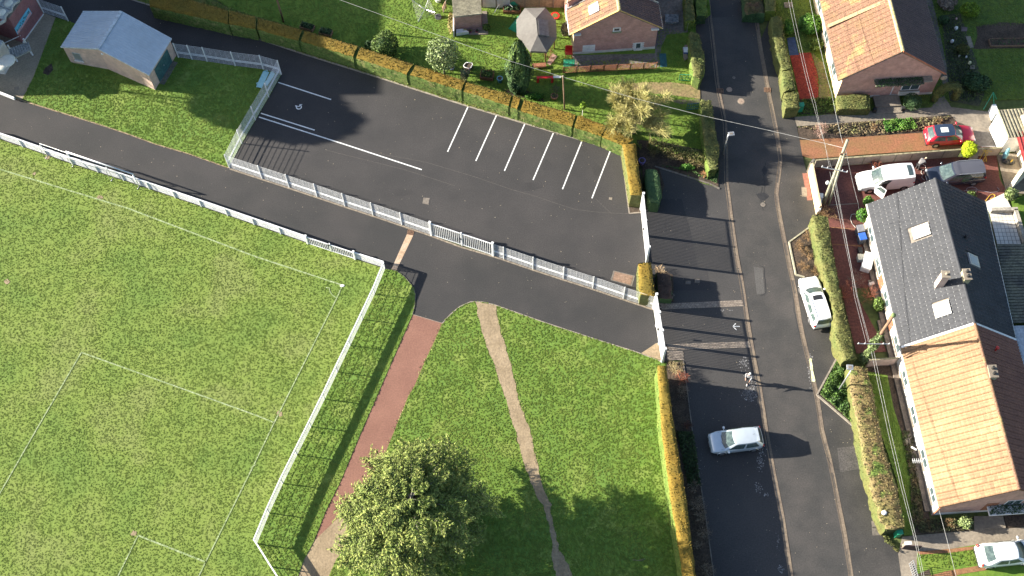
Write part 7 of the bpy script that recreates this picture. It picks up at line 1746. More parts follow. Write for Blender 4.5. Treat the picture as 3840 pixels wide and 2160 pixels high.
vehicle("silver_hatchback", "pale silver blue hatchback standing across the forecourt lane", "car", Zc(2620, 1560, 5.855, 1385, 470, .55), Zc(2620, 1560, 5.855, 235, 620, .45), 1.80, SILVER, HATCH,
        dict(zb=.93, zt=1.46, x=(3.08, 2.22, .08, .62), w=(.96, .70)), spoiler=1, rear_z=.62)
ESTP = [(0, .86, .74), (.015, .93, .86), (.08, .985, .92), (.25, 1, .92), (.5, 1, .91), (.66, 1, .92), (.73, .99, .92), (.88, .96, .84), (.975, .90, .74), (1.0, .80, .58)]
WPAINT = paint("white_paint", (.78, .78, .77), rough=.3)
vehicle("white_estate", "white older estate with open dark sunroof parked along the right pavement", "car", Zc(2960, 1020, 6.0375, 757, 1262, .4), Zc(2960, 1020, 6.0375, 405, 128, .55), 1.78, WPAINT, ESTP,
        dict(zb=.90, zt=1.42, x=(3.28, 2.62, .10, .36), w=(.95, .72)), rails=STEEL, panels=(("sunroof", .10, .27, .62, BLACKP), ("roof_bar", .585, .60, .80, STEEL)), side_glass=((.05, .34), (.37, .66), (.69, .93)))
REDC = paint("red_paint", (.50, .012, .03), rough=.2); NAVY = paint("dark_blue_roof_paint", (.03, .045, .08), rough=.12)
rt, L_, pt_ = vehicle("red_hatchback", "small red hatchback with dark roof and white rooftop patch on the terracotta drive", "car", Zc(3360, 360, 6.586, 722, 1010, .55), Zc(3360, 360, 6.586, 1920, 950, .5), 1.72, REDC, HATCH,
        dict(zb=.95, zt=1.47, x=(2.98, 2.22, .12, .62), w=(.95, .73)), roofm=NAVY, rear_z=.66, panels=(("roof_patch", .32, .70, .40, mat("speckled_white_patch", (.72, .76, .78), (.60, .68, .72), scale=90, fine=200, fine_amt=.35)),), bumper=BLACKP)
VANP = [(0, .93, 1.0), (.01, .96, 1.05), (.06, .99, 1.08), (.3, 1, 1.08), (.6, 1, 1.07), (.72, 1, 1.06), (.79, .99, 1.05), (.90, .95, .98), (.98, .86, .84), (1.0, .76, .62)]
vr, vf = Zc(3020, 560, 5.367, 2135, 560, .6), Zc(3020, 560, 5.367, 1045, 670, .5)
vt, VL, vpt = vehicle("white_van", "white small van with its side door open in the brick yard", "van", vr, vf, 1.80, WPAINT, VANP,
        dict(zb=1.02, zt=1.80, x=(3.42, 2.70, .06, .16), w=(.96, .86)), panels=(("rear_roof_window", .79, .94, .70, GLASS),), side_glass=((.03, .25),), bumper=BLACKP, rear_z=.8, wheels=(.17, .80))
# open front door of the van (car's left side, towards the house)
b = MB(); b.box((.55, .905, .35), (.85, .02, .75)); b.build("door_opening", SOOT, vt) if False else None
vt.location, loc_ = (0, 0, 0), Vector(vt.location); rot_ = vt.rotation_euler.copy(); vt.rotation_euler = (0, 0, 0)
b = MB(); x1_ = VL*.23; hy = .90
b.hexa([(x1_-.95, hy-.02, .32), (x1_, hy-.02, .32), (x1_, hy+.012, .32), (x1_-.95, hy+.012, .32)], [(x1_-.95, hy-.14, 1.55), (x1_-.45, hy-.14, 1.55), (x1_-.45, hy+.0, 1.5), (x1_-.95, hy+.0, 1.5)]); b.build("door_opening", SOOT, vt)
a_ = math.radians(52); dx, dy = -math.cos(a_), math.sin(a_)
def dq(u, z, o=0): return (x1_+dx*u+dy*o*1.0, hy+.02+dy*u-dx*o, z)
b = MB(); b.hexa([dq(0, .32, 0), dq(1.0, .32, 0), dq(1.0, .32, .07), dq(0, .32, .07)], [dq(0, 1.02, 0), dq(1.0, 1.02, 0), dq(1.0, 1.02, .07), dq(0, 1.02, .07)])
dr = b.build("open_door", WPAINT, vt, bevel=.01)
b = MB()
for u0, z0_, u1, z1_ in ((0, 1.02, .38, 1.62), (.38, 1.62, .96, 1.66), (.97, 1.02, .96, 1.66)): b.bar(dq(u0, z0_, .03), dq(u1, z1_, .03), .06, .05)
b.build("door_window_frame", WPAINT, dr); b = MB(); b.face([dq(.05, 1.03, .03), dq(.95, 1.03, .03), dq(.93, 1.63, .03), dq(.40, 1.60, .03)]); b.build("pane", CARGLASS, dr)
vt.location = loc_; vt.rotation_euler = rot_
MPVP = [(0, .90, .95), (.01, .95, 1.0), (.06, .99, 1.02), (.3, 1, 1.01), (.6, 1, .99), (.74, 1, .98), (.80, .99, .97), (.90, .94, .88), (.98, .84, .74), (1.0, .74, .58)]
DARKP = paint("midnight_paint", (.022, .028, .045), rough=.18); 
vehicle("dark_minivan", "midnight blue minivan with roof rails beside the white van", "minivan", Zc(3400, 560, 5.795, 1650, 505, .6), Zc(3400, 560, 5.795, 432, 620, .5), 1.80, DARKP, MPVP,
        dict(zb=.98, zt=1.70, x=(3.72, 2.78, .08, .26), w=(.96, .80)), roofm=paint("paler_dark_roof", (.085, .085, .10), rough=.4), rails=True, side_glass=((.05, .34), (.38, .64), (.68, .92)), rear_z=.8)  # minivan roof paler than the body paint
SEDP = [(0, .82, .76), (.015, .90, .90), (.06, .96, .97), (.16, .99, .98), (.3, 1, .94), (.5, 1, .92), (.70, 1, .93), (.76, .99, .93), (.90, .95, .82), (.975, .86, .68), (1.0, .74, .54)]
vehicle("white_saloon", "white saloon parked on the grass tracks in the bottom right corner", "car", Zc(3380, 1880, 5.174, 1470, 1075, .5), Zc(3380, 1880, 5.174, 2590, 960, .5), 1.80, WPAINT, SEDP,
        dict(zb=.93, zt=1.44, x=(3.35, 2.62, .40, 1.15), w=(.95, .74)), side_glass=((.08, .44), (.48, .80)), rear_z=.64)

# ================================================================== PEOPLE
SKIN = mat("skin", (.42, .25, .18), (.48, .30, .22), rough=.6, fine_amt=.05); HAIRP = mat("pale_cap", (.62, .62, .58), (.7, .7, .66)); JACK = mat("grey_jacket", (.26, .26, .27), (.34, .34, .35), rough=.9, scale=20, fine=50, fine_amt=.25)
TROU = mat("black_trousers", (.015, .015, .018), (.03, .03, .034), rough=.9); SHOE = mat("white_shoe", (.6, .6, .58), (.7, .7, .68)); HAIRD = mat("brown_hair", (.07, .045, .03), (.1, .065, .04)); DJACK = mat("charcoal_jacket", (.09, .09, .10), (.13, .13, .14), rough=.9, scale=20, fine=50, fine_amt=.2)
def skin_obj(name, verts, edges, radii, m, parent, root=0, sub=2):
    me = bpy.data.meshes.new(name); me.from_pydata([tuple(v) for v in verts], edges, []); o = link(name, me, parent)
    md = o.modifiers.new("skin", 'SKIN'); md.use_smooth_shade = True
    sv = me.skin_vertices[0].data
    for i, r in enumerate(radii): sv[i].radius = (r, r) if not isinstance(r, tuple) else r; sv[i].use_root = (i == root)
    s = o.modifiers.new("sub", 'SUBSURF'); s.levels = 1; s.render_levels = sub; me.materials.append(m); return o
def person(label, loc, heading, J, jacket, trousers, hairm, shoem):
    t = thing("person", label, "person", (0, 0, 0)); V_ = []; E_ = []; R_ = []
    def add(p, r, frm=None):
        V_.append(Vector(p)); R_.append(r)
        if frm is not None: E_.append((frm, len(V_)-1))
        return len(V_)-1
    pel = add(J['pelvis'], (.15, .11)); wa = add(J['waist'], (.14, .10), pel); ch = add(J['chest'], (.17, .12), wa); nk = add(J['neck'], .055, ch); hd = add(J['head'], .095, nk); cr = add(J['crown'], .08, hd)
    for s in ('l', 'r'):
        sh_ = add(J['sh_'+s], .065, ch); el = add(J['el_'+s], .048, sh_); wr = add(J['wr_'+s], .032, el)
        dv = (Vector(J['wr_'+s])-Vector(J['el_'+s])).normalized(); sd = dv.cross(Vector((1, 0, .2))).normalized(); pm_ = add(Vector(J['wr_'+s])+dv*.06, .034, wr)
        for k, (o_, ln) in enumerate(((-.03, .07), (-.01, .085), (.01, .08), (.03, .065))):
            a1 = add(Vector(J['wr_'+s])+dv*.10+sd*o_, .010, pm_); a2 = add(Vector(J['wr_'+s])+dv*(.10+ln*.6)+sd*o_+Vector((.012, 0, -.008)), .009, a1); add(Vector(J['wr_'+s])+dv*(.10+ln)+sd*o_+Vector((.03, 0, -.01)), .008, a2)
        th = add(Vector(J['wr_'+s])+dv*.045+sd*-.05, .011, pm_); add(Vector(J['wr_'+s])+dv*.085+sd*-.065+Vector((.015, 0, 0)), .009, th)
        hp_ = add(J['hip_'+s], .095, pel); kn = add(J['kn_'+s], .062, hp_); an = add(J['an_'+s], .04, kn); add(J['toe_'+s], .035, an)
    skin_obj("body", V_, E_, R_, SKIN, t)
    q = lambda k: Vector(J[k])
    Vj = [q('pelvis')+Vector((0, 0, .0)), q('waist'), q('chest'), q('chest').lerp(q('neck'), .55)]; Ej = [(0, 1), (1, 2), (2, 3)]; Rj = [(.185, .145), (.175, .135), (.20, .15), (.10, .09)]
    for s in ('l', 'r'): i = len(Vj); Vj += [q('sh_'+s), q('el_'+s), q('wr_'+s).lerp(q('el_'+s), .06)]; Ej += [(2, i), (i, i+1), (i+1, i+2)]; Rj += [.09, .068, .05]
    skin_obj("jacket", Vj, Ej, Rj, jacket, t)
    Vt_ = [q('pelvis')-Vector((0, 0, .04))]; Et = []; Rt = [(.165, .125)]
    for s in ('l', 'r'): i = len(Vt_); Vt_ += [q('hip_'+s), q('kn_'+s), q('an_'+s)+Vector((0, 0, .03))]; Et += [(0, i), (i, i+1), (i+1, i+2)]; Rt += [.115, .08, .06]
    skin_obj("trousers", Vt_, Et, Rt, trousers, t)
    for s in ('l', 'r'):
        b = MB(); a_, c_ = q('an_'+s), q('toe_'+s); m_ = a_.lerp(c_, .45); b.ell((m_.x, m_.y, max(.045, min(a_.z, c_.z)-.01)), (.14, .055, .05), 10, 6); b.build("shoe", shoem, t, smooth=True)
    b = MB(); h_ = q('head').lerp(q('crown'), .75); up = (q('crown')-q('head')).normalized(); b.ell(h_+up*.02-Vector((.015, 0, 0)), (.112, .10, .105), 12, 8); b.build("hair", hairm, t, smooth=True)
    f_ = q('head'); b = MB(); b.ell(f_+Vector((.105, 0, .0)), (.02, .014, .02), 6, 5); b.build("nose", SKIN, t, smooth=True)
    b = MB(); b.ell(f_+Vector((.088, .035, .03)), .013, 6, 5); b.ell(f_+Vector((.088, -.035, .03)), .013, 6, 5); b.build("eyes", SOOT, t)
    b = MB(); b.ell(f_+Vector((.092, 0, -.05)), (.008, .028, .006), 8, 4); b.build("mouth", REDLAMP, t)
    t.location = loc; t.rotation_euler = (0, 0, heading); return t
WALK = dict(pelvis=(0, 0, .95), waist=(.01, 0, 1.12), chest=(.03, 0, 1.36), neck=(.05, 0, 1.54), head=(.08, 0, 1.66), crown=(.07, 0, 1.76), sh_l=(.03, .20, 1.46), el_l=(.10, .25, 1.18), wr_l=(.32, .18, 1.08), sh_r=(.03, -.20, 1.46), el_r=(-.02, -.27, 1.18), wr_r=(.20, -.20, 1.02),
            hip_l=(0, .09, .90), kn_l=(.16, .10, .50), an_l=(.22, .10, .09), toe_l=(.36, .11, .05), hip_r=(0, -.09, .90), kn_r=(.02, -.10, .49), an_r=(-.26, -.10, .13), toe_r=(-.15, -.11, .04))
person("pedestrian in grey jacket, black trousers and pale cap walking at the road gutter", S(2800, 1431), math.radians(-112), WALK, JACK, TROU, HAIRP, SHOE)
BEND = dict(pelvis=(-.18, 0, .88), waist=(-.06, 0, 1.02), chest=(.20, 0, 1.12), neck=(.40, 0, 1.12), head=(.52, 0, 1.08), crown=(.62, 0, 1.10), sh_l=(.24, .20, 1.12), el_l=(.34, .24, .85), wr_l=(.52, .14, .70), sh_r=(.24, -.20, 1.12), el_r=(.38, -.24, .86), wr_r=(.55, -.12, .72),
            hip_l=(-.16, .09, .84), kn_l=(-.04, .11, .46), an_l=(-.12, .11, .08), toe_l=(.03, .12, .04), hip_r=(-.16, -.09, .84), kn_r=(-.02, -.11, .46), an_r=(-.10, -.11, .08), toe_r=(.05, -.12, .04))
person("person in charcoal jacket bending forward between the white van and the minivan", S(3441, 632), math.radians(35), BEND, mat("grey_fleece", (.16, .15, .15), (.2, .19, .19)), TROU, mat("fair_hair", (.45, .36, .24), (.5, .4, .28)), BLACKP)
# ================================================================== POLES, LAMPS, WIRES
def pole_pt(c, r, x, y, z): return T(c, r, x, y, z)
t = thing("utility_pole", "pale twin wooden utility pole with crossarms standing in the brick yard", "utility pole", T(3, 1, 590, 590))
ta_, tb_ = T(3, 1, 780, 0, 9.3), T(3, 1, 800, 0, 9.3); top_ = T(3, 0, 800, 1410, 9.6)
ba, bb_ = T(3, 1, 562, 595, 0), T(3, 1, 612, 600, 0); ma, mb_ = T(3, 1, 745, 95, 8.2), T(3, 1, 752, 95, 8.2)
b = MB(); b.tube([ba, ba.lerp(top_, .5), top_], [.17, .14, .11], 10); b.build("timber", POLEWOOD, t, smooth=True)
b = MB(); b.tube([bb_, mb_+Vector((.12, -.05, 0))], [.12, .09], 10); b.build("timber", POLEWOOD, t, smooth=True)
b = MB()
for k in range(4): u = .18+.2*k; b.bar(ba.lerp(top_, u*.97), bb_.lerp(mb_, u*1.12), .06)
b.bar(ma+Vector((-.15, 0, -.1)), mb_+Vector((.35, 0, -.1)), .12, .2)
b.build("spacer", WOOD, t)
for dz, x0 in ((0, 598), (-.3, 594)):
    b = MB(); p_ = T(3, 1, 672, 258, 6.6+dz); d_ = Vector((1.05, -.28, 0)); b.bar(p_-d_*1.0, p_+d_*.95, .07, .07); ca_ = b.build("crossarm", STEEL, t)
    b = MB()
    for u in (-.95, -.55, .55, .9): q = p_+d_*u; b.tube([q+Vector((0, 0, .03)), q+Vector((0, 0, .2))], .035, 6)
    b.build("insulator", WHITE, ca_)
b = MB(); q = T(3, 1, 600, 390, 4.2); b.ell(q, (.16, .16, .22), 10, 7); b.build("white_box", WHITE, t, smooth=True)
t2p = thing("utility_pole", "brown utility pole wrapped in pale ivy at its foot, beside the orange roof", "utility pole", T(3, 2, 955, 735))
b0_, t0_ = T(3, 2, 955, 735, 0), T(3, 2, 1262, 275, 8.9)
b = MB(); b.tube([b0_, b0_.lerp(t0_, .5), t0_], [.17, .14, .11], 10); b.build("timber", WOOD, t2p, smooth=True)
b = MB(); b.ell(t0_+Vector((0, 0, .03)), (.2, .2, .12), 8, 5); b.build("moss_cap", IVY, t2p, smooth=True)
for dz in (0, -.25):
    p_ = T(3, 2, 1065, 562, 4.6+dz) + Vector((0, 0, 0)); d_ = Vector((1, -.03, 0)); b = MB(); b.bar(p_-d_*1.25, p_+d_*1.2, .06, .06); ca_ = b.build("crossarm", STEEL, t2p)
    b = MB()
    for u in (-1.2, -.7, .7, 1.15): q = p_+d_*u; b.tube([q, q+Vector((0, 0, .18))], .035, 6)
    b.build("insulator", WHITE, ca_)
P = []; N = []; g = random.Random(31)
for _ in range(2300):
    u = g.random()**1.1*.62; a = g.uniform(0, 6.28); r_ = (.30+.10*math.sin(u*20))*(1-.25*u)*g.uniform(.75, 1.15); q = b0_.lerp(t0_, u); P.append((q.x-b0_.x+r_*math.cos(a), q.y-b0_.y+r_*math.sin(a), q.z+.05)); N.append((math.cos(a), math.sin(a), .2))
link("ivy", card_mesh("ivy", np.array(P), np.array(N), .10, IVY), t2p)
def lamp(label, base, head, hz, arm, boxs=(.62, .34, .14), rz=0.0):
    t = thing("street_lamp", label, "street lamp", base); b = MB(); up_ = Vector((base.x, base.y, hz)); b.tube([base, up_], [.075, .05], 8); b.tube([up_, head], .035, 6); b.build("column", STEEL, t, smooth=True)
    b = MB(); b.box((head.x, head.y, head.z), boxs, rz); h_ = b.build("lamp_head", STEEL, t, bevel=.02); b = MB(); b.box((head.x, head.y, head.z+boxs[2]-.01), (boxs[0]*.5, boxs[1]*.55, .03), rz); b.build("photocell_cover", CONC_DARK, h_)
    return t
lamp("street lamp with square head rising from the triangular planter", T(3, 2, 708, 1035), T(3, 2, 822, 802, 4.3), 4.15, 0, (.50, .42, .12), -.1)
lamp("street lamp with pale flat head leaning over the road by the rounded hedge end", S(2712, 577), T(2, 0, 2205, 1352, 3.2), 3.0, 0, (.52, .36, .12), .1)
t = thing("wooden_post", "tall thin dark pole standing in the garden at the top edge", "pole", T(1, 0, 278, 222)); b = MB(); b.tube([T(1, 0, 278, 222), T(1, 0, 200, -20, 3.4)+Vector((0, 0, 3.6))], [.10, .07], 8); b.build("shaft", WOOD, t, smooth=True)
t = thing("wooden_post", "thin telephone pole in the shaded lawn between red bench and sapling", "pole", T(2, 0, 530, 1103)); b = MB(); b.tube([T(2, 0, 530, 1103), T(2, 0, 513, 775, 5.4)], [.075, .055], 8); b.build("shaft", WOOD, t, smooth=True); b = MB(); b.ell(T(2, 0, 513, 770, 5.42), (.12, .12, .08), 8, 5); b.build("cap", CONC, t)
CABLE = mat("pale_cable", (.30, .30, .29), (.36, .36, .35), rough=.6)
def wire(label, pts, r=.018, sag=.12):
    t_ = MB(); allp = []
    for a_, c_ in zip(pts, pts[1:]):
        for k in range(9): u = k/9; p_ = a_.lerp(c_, u); p_.z -= sag*4*u*(1-u); allp.append(p_)
    allp.append(pts[-1]); t_.tube(allp, r*.62, 5); o = t_.build("overhead_wire", CABLE, at=(pts[0].x, pts[0].y, 0)); tag(o, label, "wire")
ZW = 6.6
wire("long diagonal wire crossing the gardens to the thin telephone pole", [T(1, 0, 650, -120, 6.2), T(1, 0, 850, 0, 6.1), T(1, 0, 1500, 235, 6.0), T(2, 0, 0, 620, 5.7), T(2, 0, 513, 775, 5.4)], .022, .0)
wire("continuing wire from the thin telephone pole over the willow to the twin pole", [T(2, 0, 513, 775, 5.4), T(2, 0, 1240, 990, 5.6), T(2, 0, 1880, 1155, 6.0), T(2, 0, 2576, 1310, 6.5), T(3, 0, 600, 1449, 7.4), T(3, 1, 760, 40, 8.6)], .022, .0)
wire("bright wire beside the cream house wall reaching the twin pole top", [T(3, 0, 405, -80, 6.5), T(3, 0, 540, 545, 7.0), T(3, 0, 640, 930, 7.6), T(3, 0, 752, 1440, 8.9)], .022)
wire("left of a wire pair over the red gravel bed to the twin pole crossarm", [T(3, 0, 190, -80, 6), T(3, 0, 330, 560, 6.1), T(3, 0, 485, 1155, 6.3), T(3, 0, 575, 1449, 6.5), T(3, 1, 622, 235, 6.7)], .014)
wire("right of a wire pair over the red gravel bed to the twin pole crossarm", [T(3, 0, 220, -80, 6), T(3, 0, 355, 560, 6.1), T(3, 0, 480, 1050, 6.3), T(3, 0, 560, 1400, 6.5), T(3, 1, 640, 240, 6.6)], .014)
wire("bright wire from twin pole top down past the white van to the grey roof corner", [T(3, 1, 782, 60, 8.8), T(3, 1, 905, 590, 6.5), T(3, 1, 950, 790, 3.6)], .018)
for k, (xa, xb, xc, l_) in enumerate(((622, 840, 985, "left"), (650, 862, 1012, "middle"), (665, 872, 1024, "right"))):
    wire(l_+" strand of the wires over the brick yard between the two utility poles", [T(3, 1, xa, 280, 6.6), T(3, 1, xb-10*k, 1300, 5.4), T(3, 2, xb+28, 80, 5.2), T(3, 2, xc, 545, 4.75)], .014, .0)
for k, (x0, x1, x2, x3, l_) in enumerate(((1040, 1208, 1340, 1470, "left"), (1065, 1236, 1365, 1490, "right"))):
    wire(l_+" strand of the wire pair running down over the strip lawn", [T(3, 2, x0, 640, 4.6), T(3, 2, x1, 1449, 5.2), T(3, 3, x2, 560, 5.6), T(3, 3, x3, 1060, 6.0), T(3, 3, x3+110, 1600, 6.4)], .016, .0)
wire("lone wire from the orange roof's lower corner down over the driveway", [T(3, 3, 1722, 790, 2.9), T(3, 3, 1800, 1080, 4.0), T(3, 3, 1920, 1560, 5.5)], .02, 0)
wire("thin service wire between ivy pole top and the orange roof gutter", [T(3, 2, 1232, 330, 8.3), T(3, 2, 1300, 560, 5.5), T(3, 2, 1345, 735, 3.1)], .012, 0)

# ================================================================== GARDEN AND STREET THINGS
def box_thing(name, label, cat, c, size, m, rz=0, lid=None, lidm=None, bevel=.015):
    t = thing(name, label, cat, (c.x, c.y, 0)); b = MB(); b.box((c.x, c.y, 0.02), size, rz, taper=1.0); b.build("body", m, t, bevel=bevel)
    if lid is not None: b = MB(); b.box((c.x, c.y, .02+size[2]), (size[0]+.05, size[1]+.05, lid), rz); b.build("lid", lidm or m, t, bevel=bevel)
    return t
def bin_(label, c, lidm, rz=0):
    t = thing("wheelie_bin", label, "bin", (c.x, c.y, 0)); b = MB(); b.box((c.x, c.y, .05), (.48, .55, .9), rz, taper=1.12); b.build("body", mat("bin_grey", (.07, .075, .09), (.09, .095, .11)), t, bevel=.02)
    b = MB(); b.box((c.x, c.y, .95), (.60, .66, .07), rz); b.build("lid", lidm, t, bevel=.02); b = MB(); b.bar((c.x-.25, c.y+.36, .93), (c.x+.25, c.y+.36, .93), .04); b.build("handle", BLACKP, t)
    b = MB()
    for s in (-.22, .22): b.tube([(c.x+s-.03, c.y+.25, .1), (c.x+s+.03, c.y+.25, .1)], .1, 10)
    b.build("wheels", RUBBER, t)
bin_("wheelie bin with bright blue lid by the grey roofed house", T(3, 1, 925, 985), BLUEP, .15)
bin_("wheelie bin with grey lid just above the blue lidded one", T(3, 1, 905, 905), mat("bin_grey_lid", (.16, .16, .18), (.2, .2, .22)), .15)
box_thing("storage_box", "white slatted box against the grey roofed house wall", "box", T(3, 1, 985, 1215), (.75, 1.5, .75), WHITE, -.35, .05)
box_thing("storage_box", "small cream box beside the white slatted box", "box", T(3, 1, 925, 1165), (.55, .5, .5), mat("cream_box", (.6, .56, .44), (.66, .62, .5)), 0, .03)
box_thing("flower_trough", "dark trough below the bins", "trough", T(3, 1, 920, 1085), (.35, .55, .35), BLACKP, 0)
box_thing("wall_bracket", "white stone block beside the wall ledge", "block", T(3, 1, 1035, 1418), (.45, .25, .3), RENDER_W, .3)
def letterbox(label, c): 
    t = box_thing("green_letterbox", label, "letterbox", c, (.42, .36, .95), GREENP, .1, .06); b = MB(); b.box((c.x, c.y-.19, .72), (.26, .02, .05), .1); b.build("slot", BLACKP, t)
letterbox("green letterbox at the corner of the sunlit hedge block near the path", T(3, 0, 315, 1115)); letterbox("teal green letterbox at the lower end of the shaggy hedge", T(3, 3, 1290, 1040))
# rotary clothes dryer
t = thing("rotary_dryer", "rotary clothes dryer with grey lines leaning over the garden", "clothes dryer", Zt(578, 255)); hub = Zt(375, 140, 1.15); tp = Zt(290, 78, 1.75)
b = MB(); b.tube([Zt(560, 248, .1), hub, tp], .05, 8); b.build("mast", RENDER_W, t, smooth=True); b = MB(); b.tube([Zt(578, 256, .02), Zt(578, 256, .22)], [.32, .28], 14); b.build("base", mat("dark_base", (.08, .08, .085), (.1, .1, .105)), t)
cs_ = [Zt(178, -5, 1.7), Zt(432, -25, 1.75), Zt(530, 190, 1.6), Zt(275, 325, 1.55)]
for c_ in cs_: b = MB(); b.tube([hub, c_], .022, 5); b.build("arm", STEEL, t)
b = MB()
for k in range(1, 9):
    u = .25+.75*k/8
    for i in range(4): b.tube([hub.lerp(cs_[i], u), hub.lerp(cs_[(i+1) % 4], u)], .006, 3, cap=False)
b.build("lines", CABLE, t)
def planter_bed(label, c, sx, sy, rz, rim=WOOD, plant=HDARK, h=.35, n=260):
    t = thing("raised_bed", label, "planter", (c.x, c.y, 0)); b = MB(); ca, sa = math.cos(rz), math.sin(rz)
    R_ = lambda x, y: Vector((c.x+x*ca-y*sa, c.y+x*sa+y*ca, 0))
    for k, (a_, e_) in enumerate((((-sx/2, -sy/2), (sx/2, -sy/2)), ((sx/2, -sy/2), (sx/2, sy/2)), ((sx/2, sy/2), (-sx/2, sy/2)), ((-sx/2, sy/2), (-sx/2, -sy/2)))):
        b = MB(); b.bar(R_(*a_)+Vector((0, 0, h/2)), R_(*e_)+Vector((0, 0, h/2)), .05, h); b.build("board", rim, t)
    b = MB(); b.box((c.x, c.y, 0), (sx-.06, sy-.06, h-.06), rz); b.build("soil", SOIL, t)
    Q = [(R_(random.uniform(-sx*.45, sx*.45), random.uniform(-sy*.42, sy*.42))) for _ in range(n)]
    link("plants", card_mesh("plants", np.array([(q.x-c.x, q.y-c.y, h+random.uniform(-.05, .22)) for q in Q]), np.tile([0, 0, 1.0], (n, 1)), .10, plant), t)
planter_bed("left of two dark raised beds in the hedge shade", T(1, 0, 520, 285), 1.25, .62, -.36)
planter_bed("right of two dark raised beds in the hedge shade", T(1, 0, 705, 340), 1.15, .62, -.30)
planter_bed("brown wooden planter box left of the cypress", Zt(1315, 1160), 1.15, .85, -.15, WOODR, BUSHY, .45, 160)
planter_bed("dark planter tucked behind the green cloth by the panel wall", Zt(1690, 170), 1.6, .6, -.02, WOODR, HDARK, .4, 160)
planter_bed("wooden framed vegetable bed in the upper right garden", S(3775, 163), 3.2, .8, 0.0, WOOD, HDARK, .25, 60)
# pots, tubs and small garden ornaments
def pot(label, c, r, h, m, plant=None, n=120, cat="pot", name="plant_pot", ps=.07):
    t = thing(name, label, cat, (c.x, c.y, 0)); b = MB(); b.tube([(c.x, c.y, .03), (c.x, c.y, h*.9), (c.x, c.y, h)], [r*.7, r, r*1.06], 14); b.build("pot", m, t); b = MB(); b.ell((c.x, c.y, h-.01), (r*.88, r*.88, .03), 12, 4); b.build("soil", SOIL, t, smooth=True)
    if plant:
        P_, N_ = blob(n, (0, 0, h+r*.4), (r*1.1, r*1.1, r*.8), seed=n); link("foliage", card_mesh("foliage", P_, N_, ps, plant), t)
pot("terracotta pot with a wispy plant on the shaded lawn", T(2, 0, 425, 990), .33, .4, REDWOOD_POT, BUSHY, 60)
pot("blue tinted pot of pale flowers right of the pale leaved tree", Zt(785, 1045), .24, .3, mat("blue_pot", (.08, .11, .2), (.1, .14, .24)), PALEL, 70)
pot("blue bird bath basin left of the cypress foot", Zt(1508, 1235), .27, .55, mat("faded_blue", (.12, .28, .34), (.16, .33, .4)), None, cat="bird bath", name="bird_bath")
pot("magenta pot on the left of the outbuilding terrace", Zt(1065, 490), .14, .22, mat("magenta", (.45, .03, .12), (.5, .05, .15)), HYEL, 30)
pot("dark magenta pot on the right of the outbuilding terrace", Zt(1162, 488), .14, .22, mat("magenta_dark", (.35, .02, .10), (.4, .03, .12)), HDARK, 30)
pot("straw planted pot at the left end of the terrace slabs", Zt(978, 490), .18, .25, REDWOOD_POT, mat("straw_leaves", (.4, .32, .12)), 70)
pot("white round water tub near the rotary dryer", Zt(575, 20), .34, .55, WHITE, None, cat="tub", name="water_tub")
pot("round dark tub at the buff panel wall holding the red shrub", T(3, 1, 1065, 215), .32, .32, mat("bin_grey", (.07, .075, .09)), None, name="plant_tub")
for k, (x, y, r_, m_, l_) in enumerate(((1890, 200, .10, mat("pink_pot", (.5, .3, .3), (.55, .34, .33)), "pinkish ornament topmost among the shaded border pots"), (1885, 300, .16, WHITE, "white ornament above the blue spade in the shaded border"), (1845, 430, .15, WHITE, "white ornament left of the olive border shrub"), (1920, 575, .10, RENDER_W, "pale ornament just below the olive border shrub"), (2022, 645, .14, mat("cream_pot", (.75, .68, .4), (.8, .72, .45)), "cream yellow round pot lowest of the border ornaments"), (1990, 580, .09, WHITE, "small white pot left of the pink stone in the border"))):
    p_ = T(3, 0, x, y); t = thing("garden_ornament", l_, "ornament", p_); b = MB(); b.tube([p_, p_+Vector((0, 0, r_*1.8))], [r_*.8, r_], 10); b.ell((p_.x, p_.y, r_*2.2), (r_*.9, r_*.8, r_*.7), 8, 6); b.build("figure", m_, t, smooth=True)
tag(sheet("stone_slab", TT(3, 0, [(2025, 660), (2075, 665), (2078, 700), (2030, 700)]), .12, CONC, None, "flat grey stone slab beside the cream yellow pot", "stone", depth=.1)); tag(sheet("paving_slab", SS([(3620, 138), (3638, 138), (3651, 180), (3635, 182)]), .09, CONC, None, "pale grey slab row at the end of the vegetable bed", "slab", depth=.06))
tag(sheet("doormat_slab", TT(3, 0, [(1935, 275), (2005, 280), (2000, 320), (1940, 318)]), .09, mat("brown_slab", (.14, .10, .10), (.18, .13, .13)), None, "brown slab beside the shaded border", "slab", depth=.06))
tag(sheet("service_plate", TT(3, 0, [(158, 28), (245, 25), (250, 78), (165, 82)]), .08, CONC, None, "pale plate with two round holes near the top edge, right of the far road", "plate", depth=.05))
tub = thing("rounded_tub", "white rimmed square tub with magenta pot on the garden edge", "tub", Zt(1035, 1030)); b = MB(); q = [Zt(*p_) for p_ in ((1010, 985), (1085, 990), (1100, 1015), (1070, 1065), (1050, 1078), (975, 1055), (962, 1035), (990, 995))]; b.tube([p_+Vector((0, 0, .42)) for p_ in q+[q[0], q[1]]], .035, 6); b.build("rim", WHITE, tub, smooth=True); b = MB(); b.prism(q, .02, .36); b.build("basin", SOIL, tub)
pot("magenta bowl hanging over the white rimmed tub", Zt(1035, 1100), .16, .35, mat("magenta", (.45, .03, .12)), mat("pink_leaves", (.4, .16, .2), (.3, .2, .15), island=.4), 60)
pot("small purple tub in the dark corner behind the gate hedge", T(2, 1, 1305, 195), .30, .5, mat("purple_tub", (.16, .12, .30), (.2, .15, .36)), None, name="tub", cat="tub")
